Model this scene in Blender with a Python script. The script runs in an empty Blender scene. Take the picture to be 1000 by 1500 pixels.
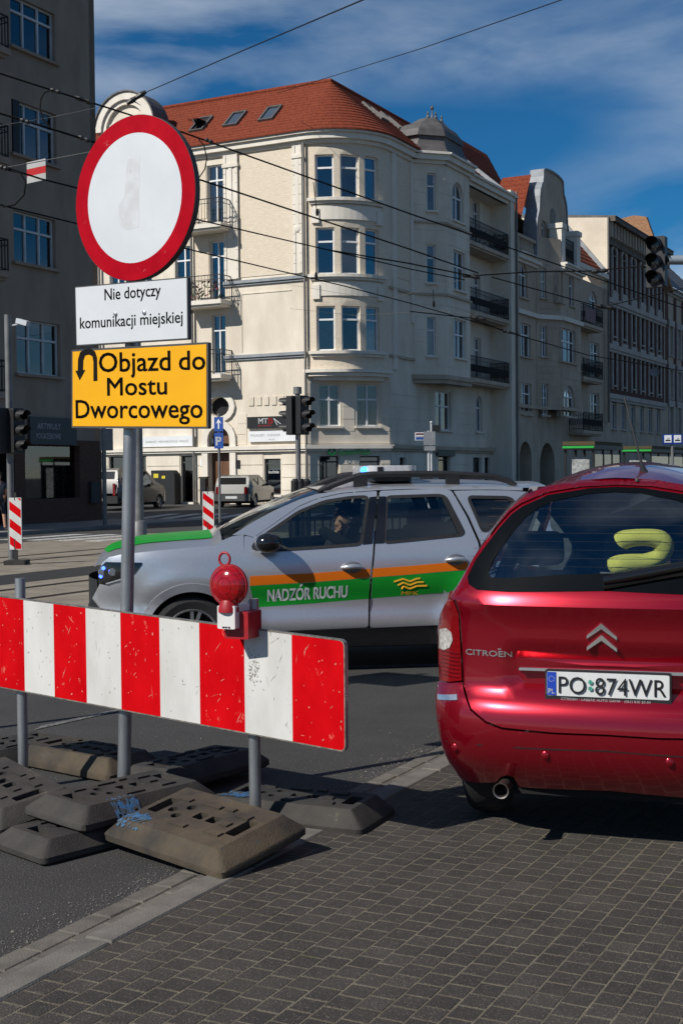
import bpy, bmesh, math, random
from mathutils import Vector, Matrix
from mathutils.geometry import delaunay_2d_cdt
random.seed(11)
R = math.radians
scene = bpy.context.scene
col = scene.collection

# ------------------------------------------------------------------ camera
FPX, CAMZ = 1920.0, 1.7
PITCH, ROLL = math.atan(56 / FPX), R(0.55)
_f = Vector((0, math.cos(PITCH), -math.sin(PITCH)))
_u0 = Vector((0, math.sin(PITCH), math.cos(PITCH)))
_r0 = Vector((1, 0, 0))
_r = _r0 * math.cos(ROLL) - _u0 * math.sin(ROLL)
_u = _u0 * math.cos(ROLL) + _r0 * math.sin(ROLL)
CAM = Vector((0, 0, CAMZ))
cd = bpy.data.cameras.new('camera')
cd.sensor_fit = 'VERTICAL'; cd.sensor_height = 36; cd.lens = FPX * 36 / 1500
cd.clip_start = 0.05; cd.clip_end = 3000
cam = bpy.data.objects.new('camera', cd); col.objects.link(cam)
cam.matrix_world = Matrix(((_r.x, _u.x, -_f.x, 0), (_r.y, _u.y, -_f.y, 0), (_r.z, _u.z, -_f.z, CAMZ), (0, 0, 0, 1)))
scene.camera = cam

def ray(px, py):
    return (_f + _r * ((px - 500) / FPX) + _u * ((750 - py) / FPX))
def at(px, py, y):                       # point on the ray of a photo pixel at depth y
    d = ray(px, py); return CAM + d * (y / d.y)
def ground(px, py, z=0.0):               # point on the ray at height z
    d = ray(px, py); return CAM + d * ((z - CAMZ) / d.z)

# ------------------------------------------------------------------ light
SUN_EL = R(40); SUN_H = Vector((-0.81, -0.586, 0)).normalized()     # horizontal direction towards the sun
sd = bpy.data.lights.new('sun', 'SUN'); sd.energy = 5.0; sd.angle = R(0.5); sd.color = (1, 0.955, 0.88)
sun = bpy.data.objects.new('sun', sd); col.objects.link(sun)
_to = (SUN_H * math.cos(SUN_EL) + Vector((0, 0, math.sin(SUN_EL))))
sun.rotation_euler = _to.to_track_quat('Z', 'Y').to_euler()
sun.location = (-20, -15, 40)
w = bpy.data.worlds.new('World'); scene.world = w; w.use_nodes = True
nt = w.node_tree; nt.nodes.clear()
def N(t, **k):
    n = nt.nodes.new(t)
    for a, b in k.items(): setattr(n, a, b)
    return n
wo = N('ShaderNodeOutputWorld'); bg = N('ShaderNodeBackground'); sky = N('ShaderNodeTexSky')
sky.sky_type = 'NISHITA'; sky.sun_disc = False; sky.sun_elevation = SUN_EL
sky.sun_rotation = math.atan2(SUN_H.x, SUN_H.y)
sky.altitude = 900; sky.air_density = 1.0; sky.dust_density = 0.1; sky.ozone_density = 4.0
tc = N('ShaderNodeTexCoord'); mp = N('ShaderNodeMapping')
mp.inputs['Rotation'].default_value = (0, 0.36, 2.98994); mp.inputs['Scale'].default_value = (2.0, 2.0, 7.0)
mp.inputs['Location'].default_value = (-5.56712, 1.4292, -5.84947)
n1 = N('ShaderNodeTexNoise'); n1.inputs['Scale'].default_value = 2.1; n1.inputs['Detail'].default_value = 9; n1.inputs['Roughness'].default_value = 0.52
n1.inputs['Distortion'].default_value = 0.3
n2 = N('ShaderNodeTexNoise'); n2.inputs['Scale'].default_value = 0.9; n2.inputs['Detail'].default_value = 2
cr = N('ShaderNodeValToRGB'); cr.color_ramp.elements[0].position = 0.38; cr.color_ramp.elements[1].position = 0.78
cr2 = N('ShaderNodeValToRGB'); cr2.color_ramp.elements[0].position = 0.40; cr2.color_ramp.elements[1].position = 0.62
mm = N('ShaderNodeMath', operation='MULTIPLY')
mx = N('ShaderNodeMix', data_type='RGBA'); mx.inputs['B'].default_value = (9.0, 10.4, 12.0, 1)
hs = N('ShaderNodeMix', data_type='RGBA', blend_type='MULTIPLY'); hs.inputs['B'].default_value = (0.20, 0.80, 1.14, 1)
L = nt.links.new
L(tc.outputs['Generated'], mp.inputs['Vector']); L(mp.outputs['Vector'], n1.inputs['Vector']); L(mp.outputs['Vector'], n2.inputs['Vector'])
L(n1.outputs['Fac'], cr.inputs['Fac']); L(n2.outputs['Fac'], cr2.inputs['Fac'])
L(cr.outputs['Color'], mm.inputs[0]); L(cr2.outputs['Color'], mm.inputs[1])
sx = N('ShaderNodeSeparateXYZ'); mr = N('ShaderNodeMapRange', interpolation_type='SMOOTHSTEP'); mr.inputs['From Min'].default_value = 0.0; mr.inputs['From Max'].default_value = 0.16
L(tc.outputs['Generated'], sx.inputs['Vector']); L(sx.outputs['Z'], mr.inputs['Value']); L(mr.outputs['Result'], hs.inputs['Factor'])      # pale towards the horizon, deep blue above
L(sky.outputs['Color'], hs.inputs['A'])
L(hs.outputs['Result'], mx.inputs['A']); L(mm.outputs[0], mx.inputs['Factor']); L(mx.outputs['Result'], bg.inputs['Color'])
bg.inputs['Strength'].default_value = 0.06
L(bg.outputs[0], wo.inputs['Surface'])
vs = scene.view_settings
vs.view_transform = 'Standard'; vs.look = 'None'; vs.exposure = 0.0; vs.gamma = 1.0; vs.use_curve_mapping = False
scene.cycles.max_bounces = 8; scene.cycles.transparent_max_bounces = 16

# ------------------------------------------------------------------ materials
MATS = {}
def M(name, c, rough=0.8, metal=0.0, var=0.12, scale=3.0, bump=0.0, bscale=60.0, coat=0.0, spec=0.5,
      c2=None, lo=0.35, hi=0.65, stretch=(1, 1, 1), emit=None, es=1.0, speck=None, space='world', det=6, trans=0.0):
    if name in MATS: return MATS[name]
    m = bpy.data.materials.new(name); m.use_nodes = True; MATS[name] = m
    t = m.node_tree; b = t.nodes['Principled BSDF']
    b.inputs['Roughness'].default_value = rough; b.inputs['Metallic'].default_value = metal
    b.inputs['Coat Weight'].default_value = coat; b.inputs['Coat Roughness'].default_value = 0.04
    b.inputs['Specular IOR Level'].default_value = spec
    b.inputs['Base Color'].default_value = (*c, 1)
    if trans: b.inputs['Transmission Weight'].default_value = trans
    if emit:
        b.inputs['Emission Color'].default_value = (*emit, 1); b.inputs['Emission Strength'].default_value = es
    g = t.nodes.new('ShaderNodeNewGeometry') if space == 'world' else t.nodes.new('ShaderNodeTexCoord')
    src = g.outputs['Position'] if space == 'world' else g.outputs['Object']
    if stretch != (1, 1, 1):
        mpn = t.nodes.new('ShaderNodeMapping'); mpn.inputs['Scale'].default_value = stretch
        t.links.new(src, mpn.inputs['Vector']); src = mpn.outputs['Vector']
    if var or c2:
        n = t.nodes.new('ShaderNodeTexNoise'); n.inputs['Scale'].default_value = scale; n.inputs['Detail'].default_value = det
        n.inputs['Roughness'].default_value = 0.62
        t.links.new(src, n.inputs['Vector'])
        rp = t.nodes.new('ShaderNodeValToRGB')
        rp.color_ramp.elements[0].position = lo; rp.color_ramp.elements[1].position = hi
        if c2 is None:
            a0 = tuple(x * (1 - var) for x in c); a1 = tuple(min(1, x * (1 + var)) for x in c)
        else: a0, a1 = c, c2
        rp.color_ramp.elements[0].color = (*a0, 1); rp.color_ramp.elements[1].color = (*a1, 1)
        t.links.new(n.outputs['Fac'], rp.inputs['Fac']); outc = rp.outputs['Color']
        if speck:                                           # (scale, threshold, colour): small marks with edges of their own
            n3 = t.nodes.new('ShaderNodeTexNoise'); n3.inputs['Scale'].default_value = speck[0]; n3.inputs['Detail'].default_value = 5
            n3.inputs['Roughness'].default_value = 0.7
            t.links.new(src, n3.inputs['Vector'])
            r3 = t.nodes.new('ShaderNodeValToRGB'); r3.color_ramp.elements[0].position = speck[1]; r3.color_ramp.elements[1].position = min(1, speck[1] + 0.05)
            t.links.new(n3.outputs['Fac'], r3.inputs['Fac'])
            mxx = t.nodes.new('ShaderNodeMix'); mxx.data_type = 'RGBA'; mxx.inputs['B'].default_value = (*speck[2], 1)
            t.links.new(r3.outputs['Color'], mxx.inputs['Factor']); t.links.new(outc, mxx.inputs['A']); outc = mxx.outputs['Result']
        t.links.new(outc, b.inputs['Base Color'])
    if bump:
        n2 = t.nodes.new('ShaderNodeTexNoise'); n2.inputs['Scale'].default_value = bscale; n2.inputs['Detail'].default_value = 4
        t.links.new(src, n2.inputs['Vector'])
        bp = t.nodes.new('ShaderNodeBump'); bp.inputs['Strength'].default_value = bump; bp.inputs['Distance'].default_value = 0.02
        t.links.new(n2.outputs['Fac'], bp.inputs['Height']); t.links.new(bp.outputs['Normal'], b.inputs['Normal'])
    return m
def glass(name, tint, refl=0.18, rough=0.02):
    if name in MATS: return MATS[name]
    m = bpy.data.materials.new(name); m.use_nodes = True; MATS[name] = m
    t = m.node_tree; t.nodes.clear()
    o = t.nodes.new('ShaderNodeOutputMaterial'); mix = t.nodes.new('ShaderNodeMixShader')
    tr = t.nodes.new('ShaderNodeBsdfTransparent'); tr.inputs['Color'].default_value = (*tint, 1)
    gl = t.nodes.new('ShaderNodeBsdfGlossy'); gl.inputs['Roughness'].default_value = rough; gl.inputs['Color'].default_value = (0.95, 0.98, 1, 1)
    fr = t.nodes.new('ShaderNodeFresnel'); fr.inputs['IOR'].default_value = 1.5
    ad = t.nodes.new('ShaderNodeMath'); ad.operation = 'ADD'; ad.inputs[1].default_value = refl; ad.use_clamp = True
    t.links.new(fr.outputs[0], ad.inputs[0]); t.links.new(ad.outputs[0], mix.inputs[0])
    t.links.new(tr.outputs[0], mix.inputs[1]); t.links.new(gl.outputs[0], mix.inputs[2]); t.links.new(mix.outputs[0], o.inputs['Surface'])
    return m

# ------------------------------------------------------------------ objects
WM = {}
def tag(o, label=None, cat=None, group=None, kind=None):
    if label: o['label'] = label
    if cat: o['category'] = cat
    if group: o['group'] = group
    if kind: o['kind'] = kind
    return o
def thing(name, label, cat, loc=(0, 0, 0), rotz=0.0, group=None, tilt=None):
    o = bpy.data.objects.new(name, None); col.objects.link(o); o.empty_display_size = 0.2
    mw = Matrix.Translation(loc) @ Matrix.Rotation(rotz, 4, 'Z')
    if tilt is not None: mw = mw @ tilt
    o.matrix_world = mw; o.matrix_basis = mw
    WM[o.name] = mw
    return tag(o, label, cat, group)
def wm(o): return WM.get(o.name, Matrix.Identity(4)) if o else Matrix.Identity(4)
def copy_tree(o, parent=None, loc=None, rotz=None, label=None):
    c = o.copy(); col.objects.link(c); c.parent = parent
    if parent is None:
        mw = Matrix.Translation(loc) @ Matrix.Rotation(rotz or 0, 4, 'Z'); c.matrix_basis = mw; WM[c.name] = mw
    else: WM[c.name] = WM.get(parent.name, Matrix.Identity(4))
    if label: c['label'] = label
    for ch in list(o.children): copy_tree(ch, c)
    return c

def pip(x, y, poly):
    r = False; j = len(poly) - 1
    for i in range(len(poly)):
        xi, yi = poly[i]; xj, yj = poly[j]
        if (yi > y) != (yj > y) and x < (xj - xi) * (y - yi) / (yj - yi) + xi: r = not r
        j = i
    return r
def resample(poly, sp):
    out = []
    for i, a in enumerate(poly):
        b = poly[(i + 1) % len(poly)]
        L_ = math.hypot(b[0] - a[0], b[1] - a[1]); k = max(1, int(L_ / sp))
        for j in range(k): out.append((a[0] + (b[0] - a[0]) * j / k, a[1] + (b[1] - a[1]) * j / k))
    return out
def round_poly(pts, r=0.03, n=4):
    out = []; k = len(pts)
    for i, p in enumerate(pts):
        ri = p[2] if len(p) > 2 else r
        a = Vector(pts[i - 1][:2]); b = Vector(p[:2]); c = Vector(pts[(i + 1) % k][:2])
        d1 = (a - b); d2 = (c - b)
        q = min(ri, d1.length * 0.48, d2.length * 0.48)
        if q < 1e-4: out.append(tuple(b)); continue
        p1 = b + d1.normalized() * q; p2 = b + d2.normalized() * q
        for j in range(n + 1):
            t = j / n; out.append(tuple(p1 * (1 - t) ** 2 + b * 2 * t * (1 - t) + p2 * t * t))
    return out
def tri_poly(outer, holes=(), sp=None):
    """constrained triangulation: -> points, triangles (counter-clockwise)"""
    vs_, es = [], []
    for lp in (outer, *holes):
        b = len(vs_); vs_ += [Vector(p[:2]) for p in lp]; k = len(lp)
        es += [(b + i, b + (i + 1) % k) for i in range(k)]
    if sp:
        xs = [p[0] for p in outer]; ys = [p[1] for p in outer]
        nx = int((max(xs) - min(xs)) / sp) + 1; ny = int((max(ys) - min(ys)) / sp) + 1
        for i in range(nx):
            for j in range(ny):
                x = min(xs) + (i + 0.5) * sp; y = min(ys) + (j + 0.5) * sp
                if pip(x, y, outer) and not any(pip(x, y, h) for h in holes): vs_.append(Vector((x, y)))
    v, e, f, *_ = delaunay_2d_cdt(vs_, es, [], 0, 1e-5)
    tr = []
    for t in f:
        cx = sum(v[i].x for i in t) / 3; cy = sum(v[i].y for i in t) / 3
        if pip(cx, cy, outer) and not any(pip(cx, cy, h) for h in holes): tr.append(tuple(t))
    return [tuple(p) for p in v], tr

class MB:
    def __init__(s): s.v = []; s.f = []; s.m = []; s.mi = 0
    def add(s, vs_, fs):
        b = len(s.v); s.v += [Vector(p) for p in vs_]
        for f in fs: s.f.append(tuple(b + i for i in f)); s.m.append(s.mi)
        return s
    def box(s, x0, x1, y0, y1, z0, z1):
        return s.hexa([(x0, y0, z0), (x1, y0, z0), (x1, y1, z0), (x0, y1, z0), (x0, y0, z1), (x1, y0, z1), (x1, y1, z1), (x0, y1, z1)])
    def hexa(s, p): return s.add(p, [(0, 3, 2, 1), (4, 5, 6, 7), (0, 1, 5, 4), (1, 2, 6, 5), (2, 3, 7, 6), (3, 0, 4, 7)])
    def bar(s, a, b, wx, wz=None):
        a = Vector(a); b = Vector(b); d = (b - a).normalized(); wz = wz or wx
        up = Vector((0, 0, 1)) if abs(d.z) < 0.9 else Vector((0, 1, 0))
        x = d.cross(up).normalized() * wx / 2; y = x.cross(d).normalized() * wz / 2
        return s.hexa([a - x - y, a + x - y, a + x + y, a - x + y, b - x - y, b + x - y, b + x + y, b - x + y])
    def tube(s, path, r, n=10, cap=True):
        path = [Vector(p) for p in path]; b = len(s.v); k = len(path)
        rr = r if isinstance(r, (list, tuple)) else [r] * k
        prev = None
        for i, p in enumerate(path):
            t = (path[min(i + 1, k - 1)] - path[max(i - 1, 0)]).normalized()
            if prev is None:
                x = t.orthogonal().normalized()
            else:
                x = (prev - t * prev.dot(t)).normalized()
            prev = x; y = t.cross(x)
            for j in range(n):
                a = 2 * math.pi * j / n; s.v.append(p + (x * math.cos(a) + y * math.sin(a)) * rr[i])
        for i in range(k - 1):
            for j in range(n):
                j2 = (j + 1) % n
                s.f.append((b + i * n + j, b + i * n + j2, b + (i + 1) * n + j2, b + (i + 1) * n + j)); s.m.append(s.mi)
        if cap:
            s.f.append(tuple(b + j for j in reversed(range(n)))); s.m.append(s.mi)
            s.f.append(tuple(b + (k - 1) * n + j for j in range(n))); s.m.append(s.mi)
        return s
    def lathe(s, prof, c, ax=(0, 0, 1), n=20, cap=True):      # prof: (radius, along axis)
        ax = Vector(ax).normalized(); x = ax.orthogonal().normalized(); y = ax.cross(x); b = len(s.v); c = Vector(c)
        for r_, h in prof:
            for j in range(n):
                a = 2 * math.pi * j / n; s.v.append(c + ax * h + (x * math.cos(a) + y * math.sin(a)) * max(r_, 1e-4))
        for i in range(len(prof) - 1):
            for j in range(n):
                j2 = (j + 1) % n
                s.f.append((b + i * n + j, b + i * n + j2, b + (i + 1) * n + j2, b + (i + 1) * n + j)); s.m.append(s.mi)
        if cap:
            s.f.append(tuple(b + j for j in reversed(range(n)))); s.m.append(s.mi)
            q = b + (len(prof) - 1) * n; s.f.append(tuple(q + j for j in range(n))); s.m.append(s.mi)
        return s
    def ball(s, c, r, n=12, k=8, sc=(1, 1, 1)):
        pr = [(math.sin(math.pi * i / k), -math.cos(math.pi * i / k)) for i in range(k + 1)]
        b = len(s.v); s.lathe(pr, (0, 0, 0), n=n, cap=False)
        for i in range(b, len(s.v)):
            p = s.v[i]; s.v[i] = Vector((c[0] + p.x * r * sc[0], c[1] + p.y * r * sc[1], c[2] + p.z * r * sc[2]))
        return s
    def slab(s, outer, fn, d0, d1, holes=(), sp=None, back=True):
        """a plate: fn(a, b, d) -> 3D point; front face at d1, back at d0, with walls round outline and holes"""
        pts, tr = tri_poly(outer, holes, sp)
        b = len(s.v); k = len(pts)
        s.v += [Vector(fn(p[0], p[1], d1)) for p in pts]
        for t in tr: s.f.append(tuple(b + i for i in t)); s.m.append(s.mi)
        if back:
            s.v += [Vector(fn(p[0], p[1], d0)) for p in pts]
            for t in tr: s.f.append(tuple(b + k + i for i in reversed(t))); s.m.append(s.mi)
        for lp in (outer, *holes):
            b2 = len(s.v); q = len(lp)
            for p in lp: s.v.append(Vector(fn(p[0], p[1], d1))); s.v.append(Vector(fn(p[0], p[1], d0)))
            for i in range(q):
                j = (i + 1) % q; s.f.append((b2 + 2 * i, b2 + 2 * i + 1, b2 + 2 * j + 1, b2 + 2 * j)); s.m.append(s.mi)
        return s
    # facade helpers: F maps (s along, d outward, z)
    def fbox(s, F, s0, s1, d0, d1, z0, z1, ns=1):
        for i in range(ns):
            a = s0 + (s1 - s0) * i / ns; c = s0 + (s1 - s0) * (i + 1) / ns
            s.hexa([F.P(a, d1, z0), F.P(c, d1, z0), F.P(c, d0, z0), F.P(a, d0, z0), F.P(a, d1, z1), F.P(c, d1, z1), F.P(c, d0, z1), F.P(a, d0, z1)])
        return s
    def mesh(s, name, mats, off=None, smooth=None):
        me = bpy.data.meshes.new(name)
        me.from_pydata([tuple(off @ p) if off else tuple(p) for p in s.v], [], s.f)
        for m in (mats if isinstance(mats, (list, tuple)) else [mats]): me.materials.append(m)
        if any(s.m): me.polygons.foreach_set('material_index', s.m)
        bm = bmesh.new(); bm.from_mesh(me)
        bmesh.ops.remove_doubles(bm, verts=bm.verts, dist=1e-5)
        bmesh.ops.recalc_face_normals(bm, faces=bm.faces)
        bm.to_mesh(me); bm.free()
        if smooth is not None:
            me.shade_smooth(); me.set_sharp_from_angle(angle=R(smooth))
        me.update(); return me
    def build(s, name, mats, parent=None, smooth=None, world=False, loc=None):
        off = None
        if world and parent is not None: off = wm(parent).inverted()
        elif loc is not None: off = Matrix.Translation(loc).inverted()
        o = bpy.data.objects.new(name, s.mesh(name, mats, off, smooth)); col.objects.link(o)
        if parent is not None: o.parent = parent; WM[o.name] = wm(parent)
        elif loc is not None: o.matrix_basis = Matrix.Translation(loc); WM[o.name] = Matrix.Translation(loc)
        return o

class Fr:
    def __init__(s, o, u):
        s.o = Vector((o[0], o[1], 0)); s.u = Vector((u[0], u[1], 0)).normalized(); s.n = Vector((s.u.y, -s.u.x, 0))
    def P(s, a, d, z):
        p = s.o + s.u * a + s.n * d; return Vector((p.x, p.y, z))
    def px(s, x, y, d=0.0):
        r_ = ray(x, y); q = s.o + s.n * d; t = (q - CAM).dot(s.n) / r_.dot(s.n); p = CAM + r_ * t
        return (p - s.o).dot(s.u), p.z
class Arc:
    def __init__(s, c, rad, a0, L_): s.c = Vector((c[0], c[1], 0)); s.r = rad; s.a0 = a0; s.L = L_
    def P(s, a, d, z):
        t = s.a0 + a / s.r; return Vector((s.c.x + (s.r + d) * math.cos(t), s.c.y + (s.r + d) * math.sin(t), z))

_fc = {}
def text_mesh(txt, fn, h, mb, x=0.0, z=0.0, width=None, d=0.0, thick=0.0, bold=0.0, shear=0.0, align='LEFT'):
    """lettering: fn(a, b, d) -> 3D; h = capital height, lower left corner (x, z)"""
    cu = bpy.data.curves.new('lettering', 'FONT'); cu.body = txt; cu.size = 1.0; cu.resolution_u = 3; cu.shear = shear
    ob = bpy.data.objects.new('lettering', cu); col.objects.link(ob)
    dg = bpy.context.evaluated_depsgraph_get(); me = bpy.data.meshes.new_from_object(ob.evaluated_get(dg))
    bpy.data.objects.remove(ob); bpy.data.curves.remove(cu)
    if not me.vertices: return mb
    xs = [v.co.x for v in me.vertices]; x0, x1 = min(xs), max(xs)
    k = h / 0.72; kx = (width / (x1 - x0)) if width else k
    for q, (ox, oz) in enumerate(((0, 0), (1, .6), (-1, -.6), (-.8, .8), (.8, -.8)) if bold > 0 else ((0, 0),)):
        b = len(mb.v)
        for v in me.vertices: mb.v.append(Vector(fn(x + (v.co.x - x0) * kx + ox * bold * h, z + v.co.y * k + oz * bold * h, d + (.00003 * q if d >= 0 else 0))))
        for p in me.polygons: mb.f.append(tuple(b + i for i in p.vertices)); mb.m.append(mb.mi)
    bpy.data.meshes.remove(me); return mb
# ================================================================== setting
VD = Vector((0.460, 0.888, 0)); WD = Vector((0.888, -0.460, 0))     # along the main street / across it
def gz(y): return 0.0 if y < 38 else min(0.3, 0.3 * (y - 38) / 22)
asphalt = M('asphalt', (0.025, 0.024, 0.023), 0.9, var=0.3, scale=1.3, c2=(0.050, 0.048, 0.046), lo=0.25, hi=0.8, bump=0.6, bscale=110, speck=(95, 0.575, (0.115, 0.11, 0.103)), det=9)
mb = MB()
ys = [-400, -60, -10, 0, 4, 8, 12, 20, 30, 38, 44, 50, 56, 60, 80, 140, 400, 1500]
for a, b in zip(ys, ys[1:]):
    mb.add([(-900, a, gz(a)), (900, a, gz(a)), (900, b, gz(b)), (-900, b, gz(b))], [(0, 1, 2, 3)])
road = mb.build('road', asphalt); tag(road, 'dark asphalt road across the whole junction', kind='structure')

def cv(c, v): return WD * c + VD * v                                # street coordinates -> ground
paver_ms = [M('paver_block_%d' % k, (0.025 * g, 0.0215 * g, 0.018 * g), 0.92, var=0.25, scale=2.2, c2=(0.043 * g, 0.037 * g, 0.031 * g), bump=0.45, bscale=130, speck=(115, 0.565, (0.095 * g, 0.083 * g, 0.07 * g))) for k, g in enumerate((1.0, .86, 1.14, .95, 1.05, 1.28))]
paver_m = paver_ms[0]
joint_m = M('joint_sand', (0.095, 0.079, 0.056), 0.95, var=0.3, scale=9, c2=(0.175, 0.15, 0.108), bump=0.6, bscale=150, speck=(5, 0.63, (0.11, 0.13, 0.03)))
C0 = -2.885
pav = MB()
def cq(mb_, c0, c1, v0, v1, z): mb_.add([cv(c0, v0) + Vector((0, 0, z)), cv(c1, v0) + Vector((0, 0, z)), cv(c1, v1) + Vector((0, 0, z)), cv(c0, v1) + Vector((0, 0, z))], [(0, 1, 2, 3)])
cq(pav, C0, 9, -3, 16, 0.022)
pavement = pav.build('pavement', joint_m); tag(pavement, 'dark block paved parking strip with sandy joints', kind='structure')
def paver_block(wc, wv, h, cx=0.0, cz=0.0, rr=0.006):
    m_ = MB(); a, b = wc / 2, wv / 2
    def rect(e, z, t=0.0): return [WD * x + VD * y + Vector((0, 0, z + t * x)) for x, y in ((-a + e, -b + e), (a - e, -b + e), (a - e, b - e), (-a + e, b - e))]
    m_.add(rect(0, -0.03) + rect(0, h - rr) + rect(rr, h), [(0, 1, 5, 4), (1, 2, 6, 5), (2, 3, 7, 6), (3, 0, 4, 7), (4, 5, 9, 8), (5, 6, 10, 9), (6, 7, 11, 10), (7, 4, 8, 11), (8, 9, 10, 11)])
    return m_
PW, PL, JW = 0.094, 0.101, 0.006
variants = [paver_block(PW - JW - random.uniform(0, .003), PL - .0085 - random.uniform(0, .004), 0.0014, rr=.0012).mesh('paver', paver_ms[_q], smooth=None) for _q in range(6)]
cells = []
rr_ = random.Random(3)
for i in range(0, 60):
    c = C0 + PW * (i + 0.5); off = rr_.uniform(-.012, .012) + (0.5 if i % 2 else 0) * PL
    for j in range(-16, 92):
        v = j * PL + off; p = cv(c, v)
        if p.y < 3.2 or p.y > 9.2 or abs(p.x) > p.y * 0.30 + 0.35: continue
        cells.append((p.y + abs(p.x - 0.3) * 0.4, p))
cells.sort(key=lambda t: t[0])
for k, (_, p) in enumerate(cells[:300]):
    o = bpy.data.objects.new('paver', variants[rr_.choice((0, 0, 1, 2, 3, 3, 4, 4, 5))]); col.objects.link(o); o.parent = pavement
    o.location = (p.x + rr_.uniform(-.0012, .0012), p.y + rr_.uniform(-.0012, .0012), 0.022 + rr_.uniform(-.0005, .0008)); o.rotation_euler = (rr_.uniform(-.008, .008), rr_.uniform(-.008, .008), rr_.uniform(-.014, .014))
rest = MB()
for _, p in cells[300:]:
    rest.mi = rr_.choice((0, 0, 1, 2, 3, 3, 4, 4, 5)); q = paver_block(PW - JW - rr_.uniform(0, .003), PL - .0085 - rr_.uniform(0, .003), 0.0014, rr=.0012); dz = 0.022 + rr_.uniform(-.0006, .0006)
    rest.add([v + Vector((p.x, p.y, dz)) for v in q.v], q.f)
tag(rest.build('distant_pavers', paver_ms, pavement), kind='stuff')
# flush kerb stones and gutter blocks
conc = M('kerb_concrete', (0.105, 0.096, 0.084), 0.9, var=0.2, scale=5, c2=(0.165, 0.152, 0.132), bump=0.25, bscale=140, speck=(110, 0.64, (0.24, 0.22, 0.2)))
gut = M('gutter_concrete', (0.085, 0.076, 0.065), 0.9, var=0.2, scale=7, c2=(0.145, 0.13, 0.108), bump=0.3, bscale=150, speck=(100, 0.62, (0.045, 0.04, 0.036)))
kerb = MB(); cq(kerb, -3.18, C0, -3, 30, 0.006)
kerb_o = kerb.build('kerb', joint_m); tag(kerb_o, 'flush concrete kerb line between asphalt and block paving', kind='structure')
km = paver_block(0.125, 0.992, 0.026, rr=0.008).mesh('kerb_stone', conc); gm = [paver_block(0.092 + 0.01 * (q % 2), 0.194, 0.012, rr=0.006).mesh('gutter_block', gut) for q in range(2)]
gm2 = paver_block(0.046, 0.194, 0.014, rr=0.006).mesh('gutter_strip', gut)
for j in range(-2, 13):
    p = cv(C0 - 0.066, 1.0 * j + 0.25); o = bpy.data.objects.new('kerb_stone', km); col.objects.link(o); o.parent = kerb_o; o.location = (p.x, p.y, 0.004)
for j in range(6, 50):
    p = cv(-3.128, 0.2 * j + 0.1); o = bpy.data.objects.new('gutter_block', gm[j % 2]); col.objects.link(o); o.parent = kerb_o
    o.location = (p.x, p.y, -0.002 + rr_.uniform(0, .003)); o.rotation_euler.z = rr_.uniform(-.015, .015)
    p = cv(-3.046, 0.2 * j + 0.03); o = bpy.data.objects.new('gutter_strip', gm2); col.objects.link(o); o.parent = kerb_o; o.location = (p.x, p.y, rr_.uniform(0, .003))

# tram track bed with rails, zebra bars, pavements of the far side
def strip_px(name, m, pts, z, label, extra=None):
    m_ = MB()
    q = [ground(x, y) for x, y in pts]
    m_.add([(p.x, p.y, z + gz(p.y)) for p in q], [tuple(range(len(q)))])
    o = m_.build(name, m); tag(o, label, kind='structure'); return o
bed_m = M('track_concrete', (0.17, 0.145, 0.112), 0.9, var=0.2, scale=2.2, c2=(0.25, 0.215, 0.165), bump=0.4, bscale=60, speck=(30, 0.66, (0.10, 0.085, 0.065)))
def cvbox(m_, c0, c1, v0, v1, z0, z1):
    p = [cv(c0, v0), cv(c1, v0), cv(c1, v1), cv(c0, v1)]
    m_.hexa([(q.x, q.y, z0) for q in p] + [(q.x, q.y, z1) for q in p])
gl = ground(0, 846); c_far = gl.dot(WD); v_ref = gl.dot(VD)
c_near = ground(0, 930).dot(WD); c_top = ground(0, 826).dot(WD); c_r1 = ground(0, 866).dot(WD); c_r2 = ground(0, 883).dot(WD)
c_d0 = ground(0, 858).dot(WD); c_d1 = ground(0, 844).dot(WD)
bed = MB(); cvbox(bed, c_top - 5.2, c_near, v_ref - 30, v_ref + 60, -0.05, 0.006)
bed_o = bed.build('tram_track_bed', bed_m); tag(bed_o, 'pale concrete tram track bed crossing the junction', kind='structure')
rail_m = M('rail_steel', (0.07, 0.055, 0.045), 0.45, metal=0.7, var=0.3, scale=8)
dark_m = M('tar_joint', (0.018, 0.017, 0.016), 0.9, var=0.2, scale=5)
for cc in (c_r1, c_r2, c_r1 - 5.5, c_r2 - 5.6):
    rm = MB(); cvbox(rm, cc - 0.05, cc + 0.05, v_ref - 30, v_ref + 60, 0.0, 0.012); cvbox(rm, cc + 0.055, cc + 0.10, v_ref - 30, v_ref + 60, 0.0, 0.009)
    rm.build('tram_rail', rail_m, bed_o)
dm = MB(); cvbox(dm, c_d1, c_d0, v_ref - 30, v_ref + 60, 0.0, 0.010); dm.build('asphalt_infill', dark_m, bed_o)
pavem2 = M('slab_pavement', (0.15, 0.145, 0.14), 0.9, var=0.18, scale=1.2, c2=(0.22, 0.21, 0.2), bump=0.3, bscale=40)
LC = ground(149, 761.5, 0.13)                                            # corner of the shaded house
fl = MB()
cl = LC.dot(WD); vl = LC.dot(VD)
cvbox(fl, cl - 14, cl + 3.6, vl - 60, vl + 2.2, -0.1, 0.13)
fo = fl.build('pavement_shaded', pavem2); tag(fo, 'grey slab pavement along the shaded house', kind='structure')
white_p = M('road_paint', (0.42, 0.42, 0.41), 0.8, var=0.3, scale=4, speck=(14, 0.55, (0.06, 0.06, 0.06)))
zb = MB()
for k in range(9):
    c0 = cl + 4.6 + k * 1.0
    cvbox(zb, c0, c0 + 0.5, vl - 10.5, vl - 7, 0.0, 0.006 if c0 < c_top - 5.4 else 0.012)
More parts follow.
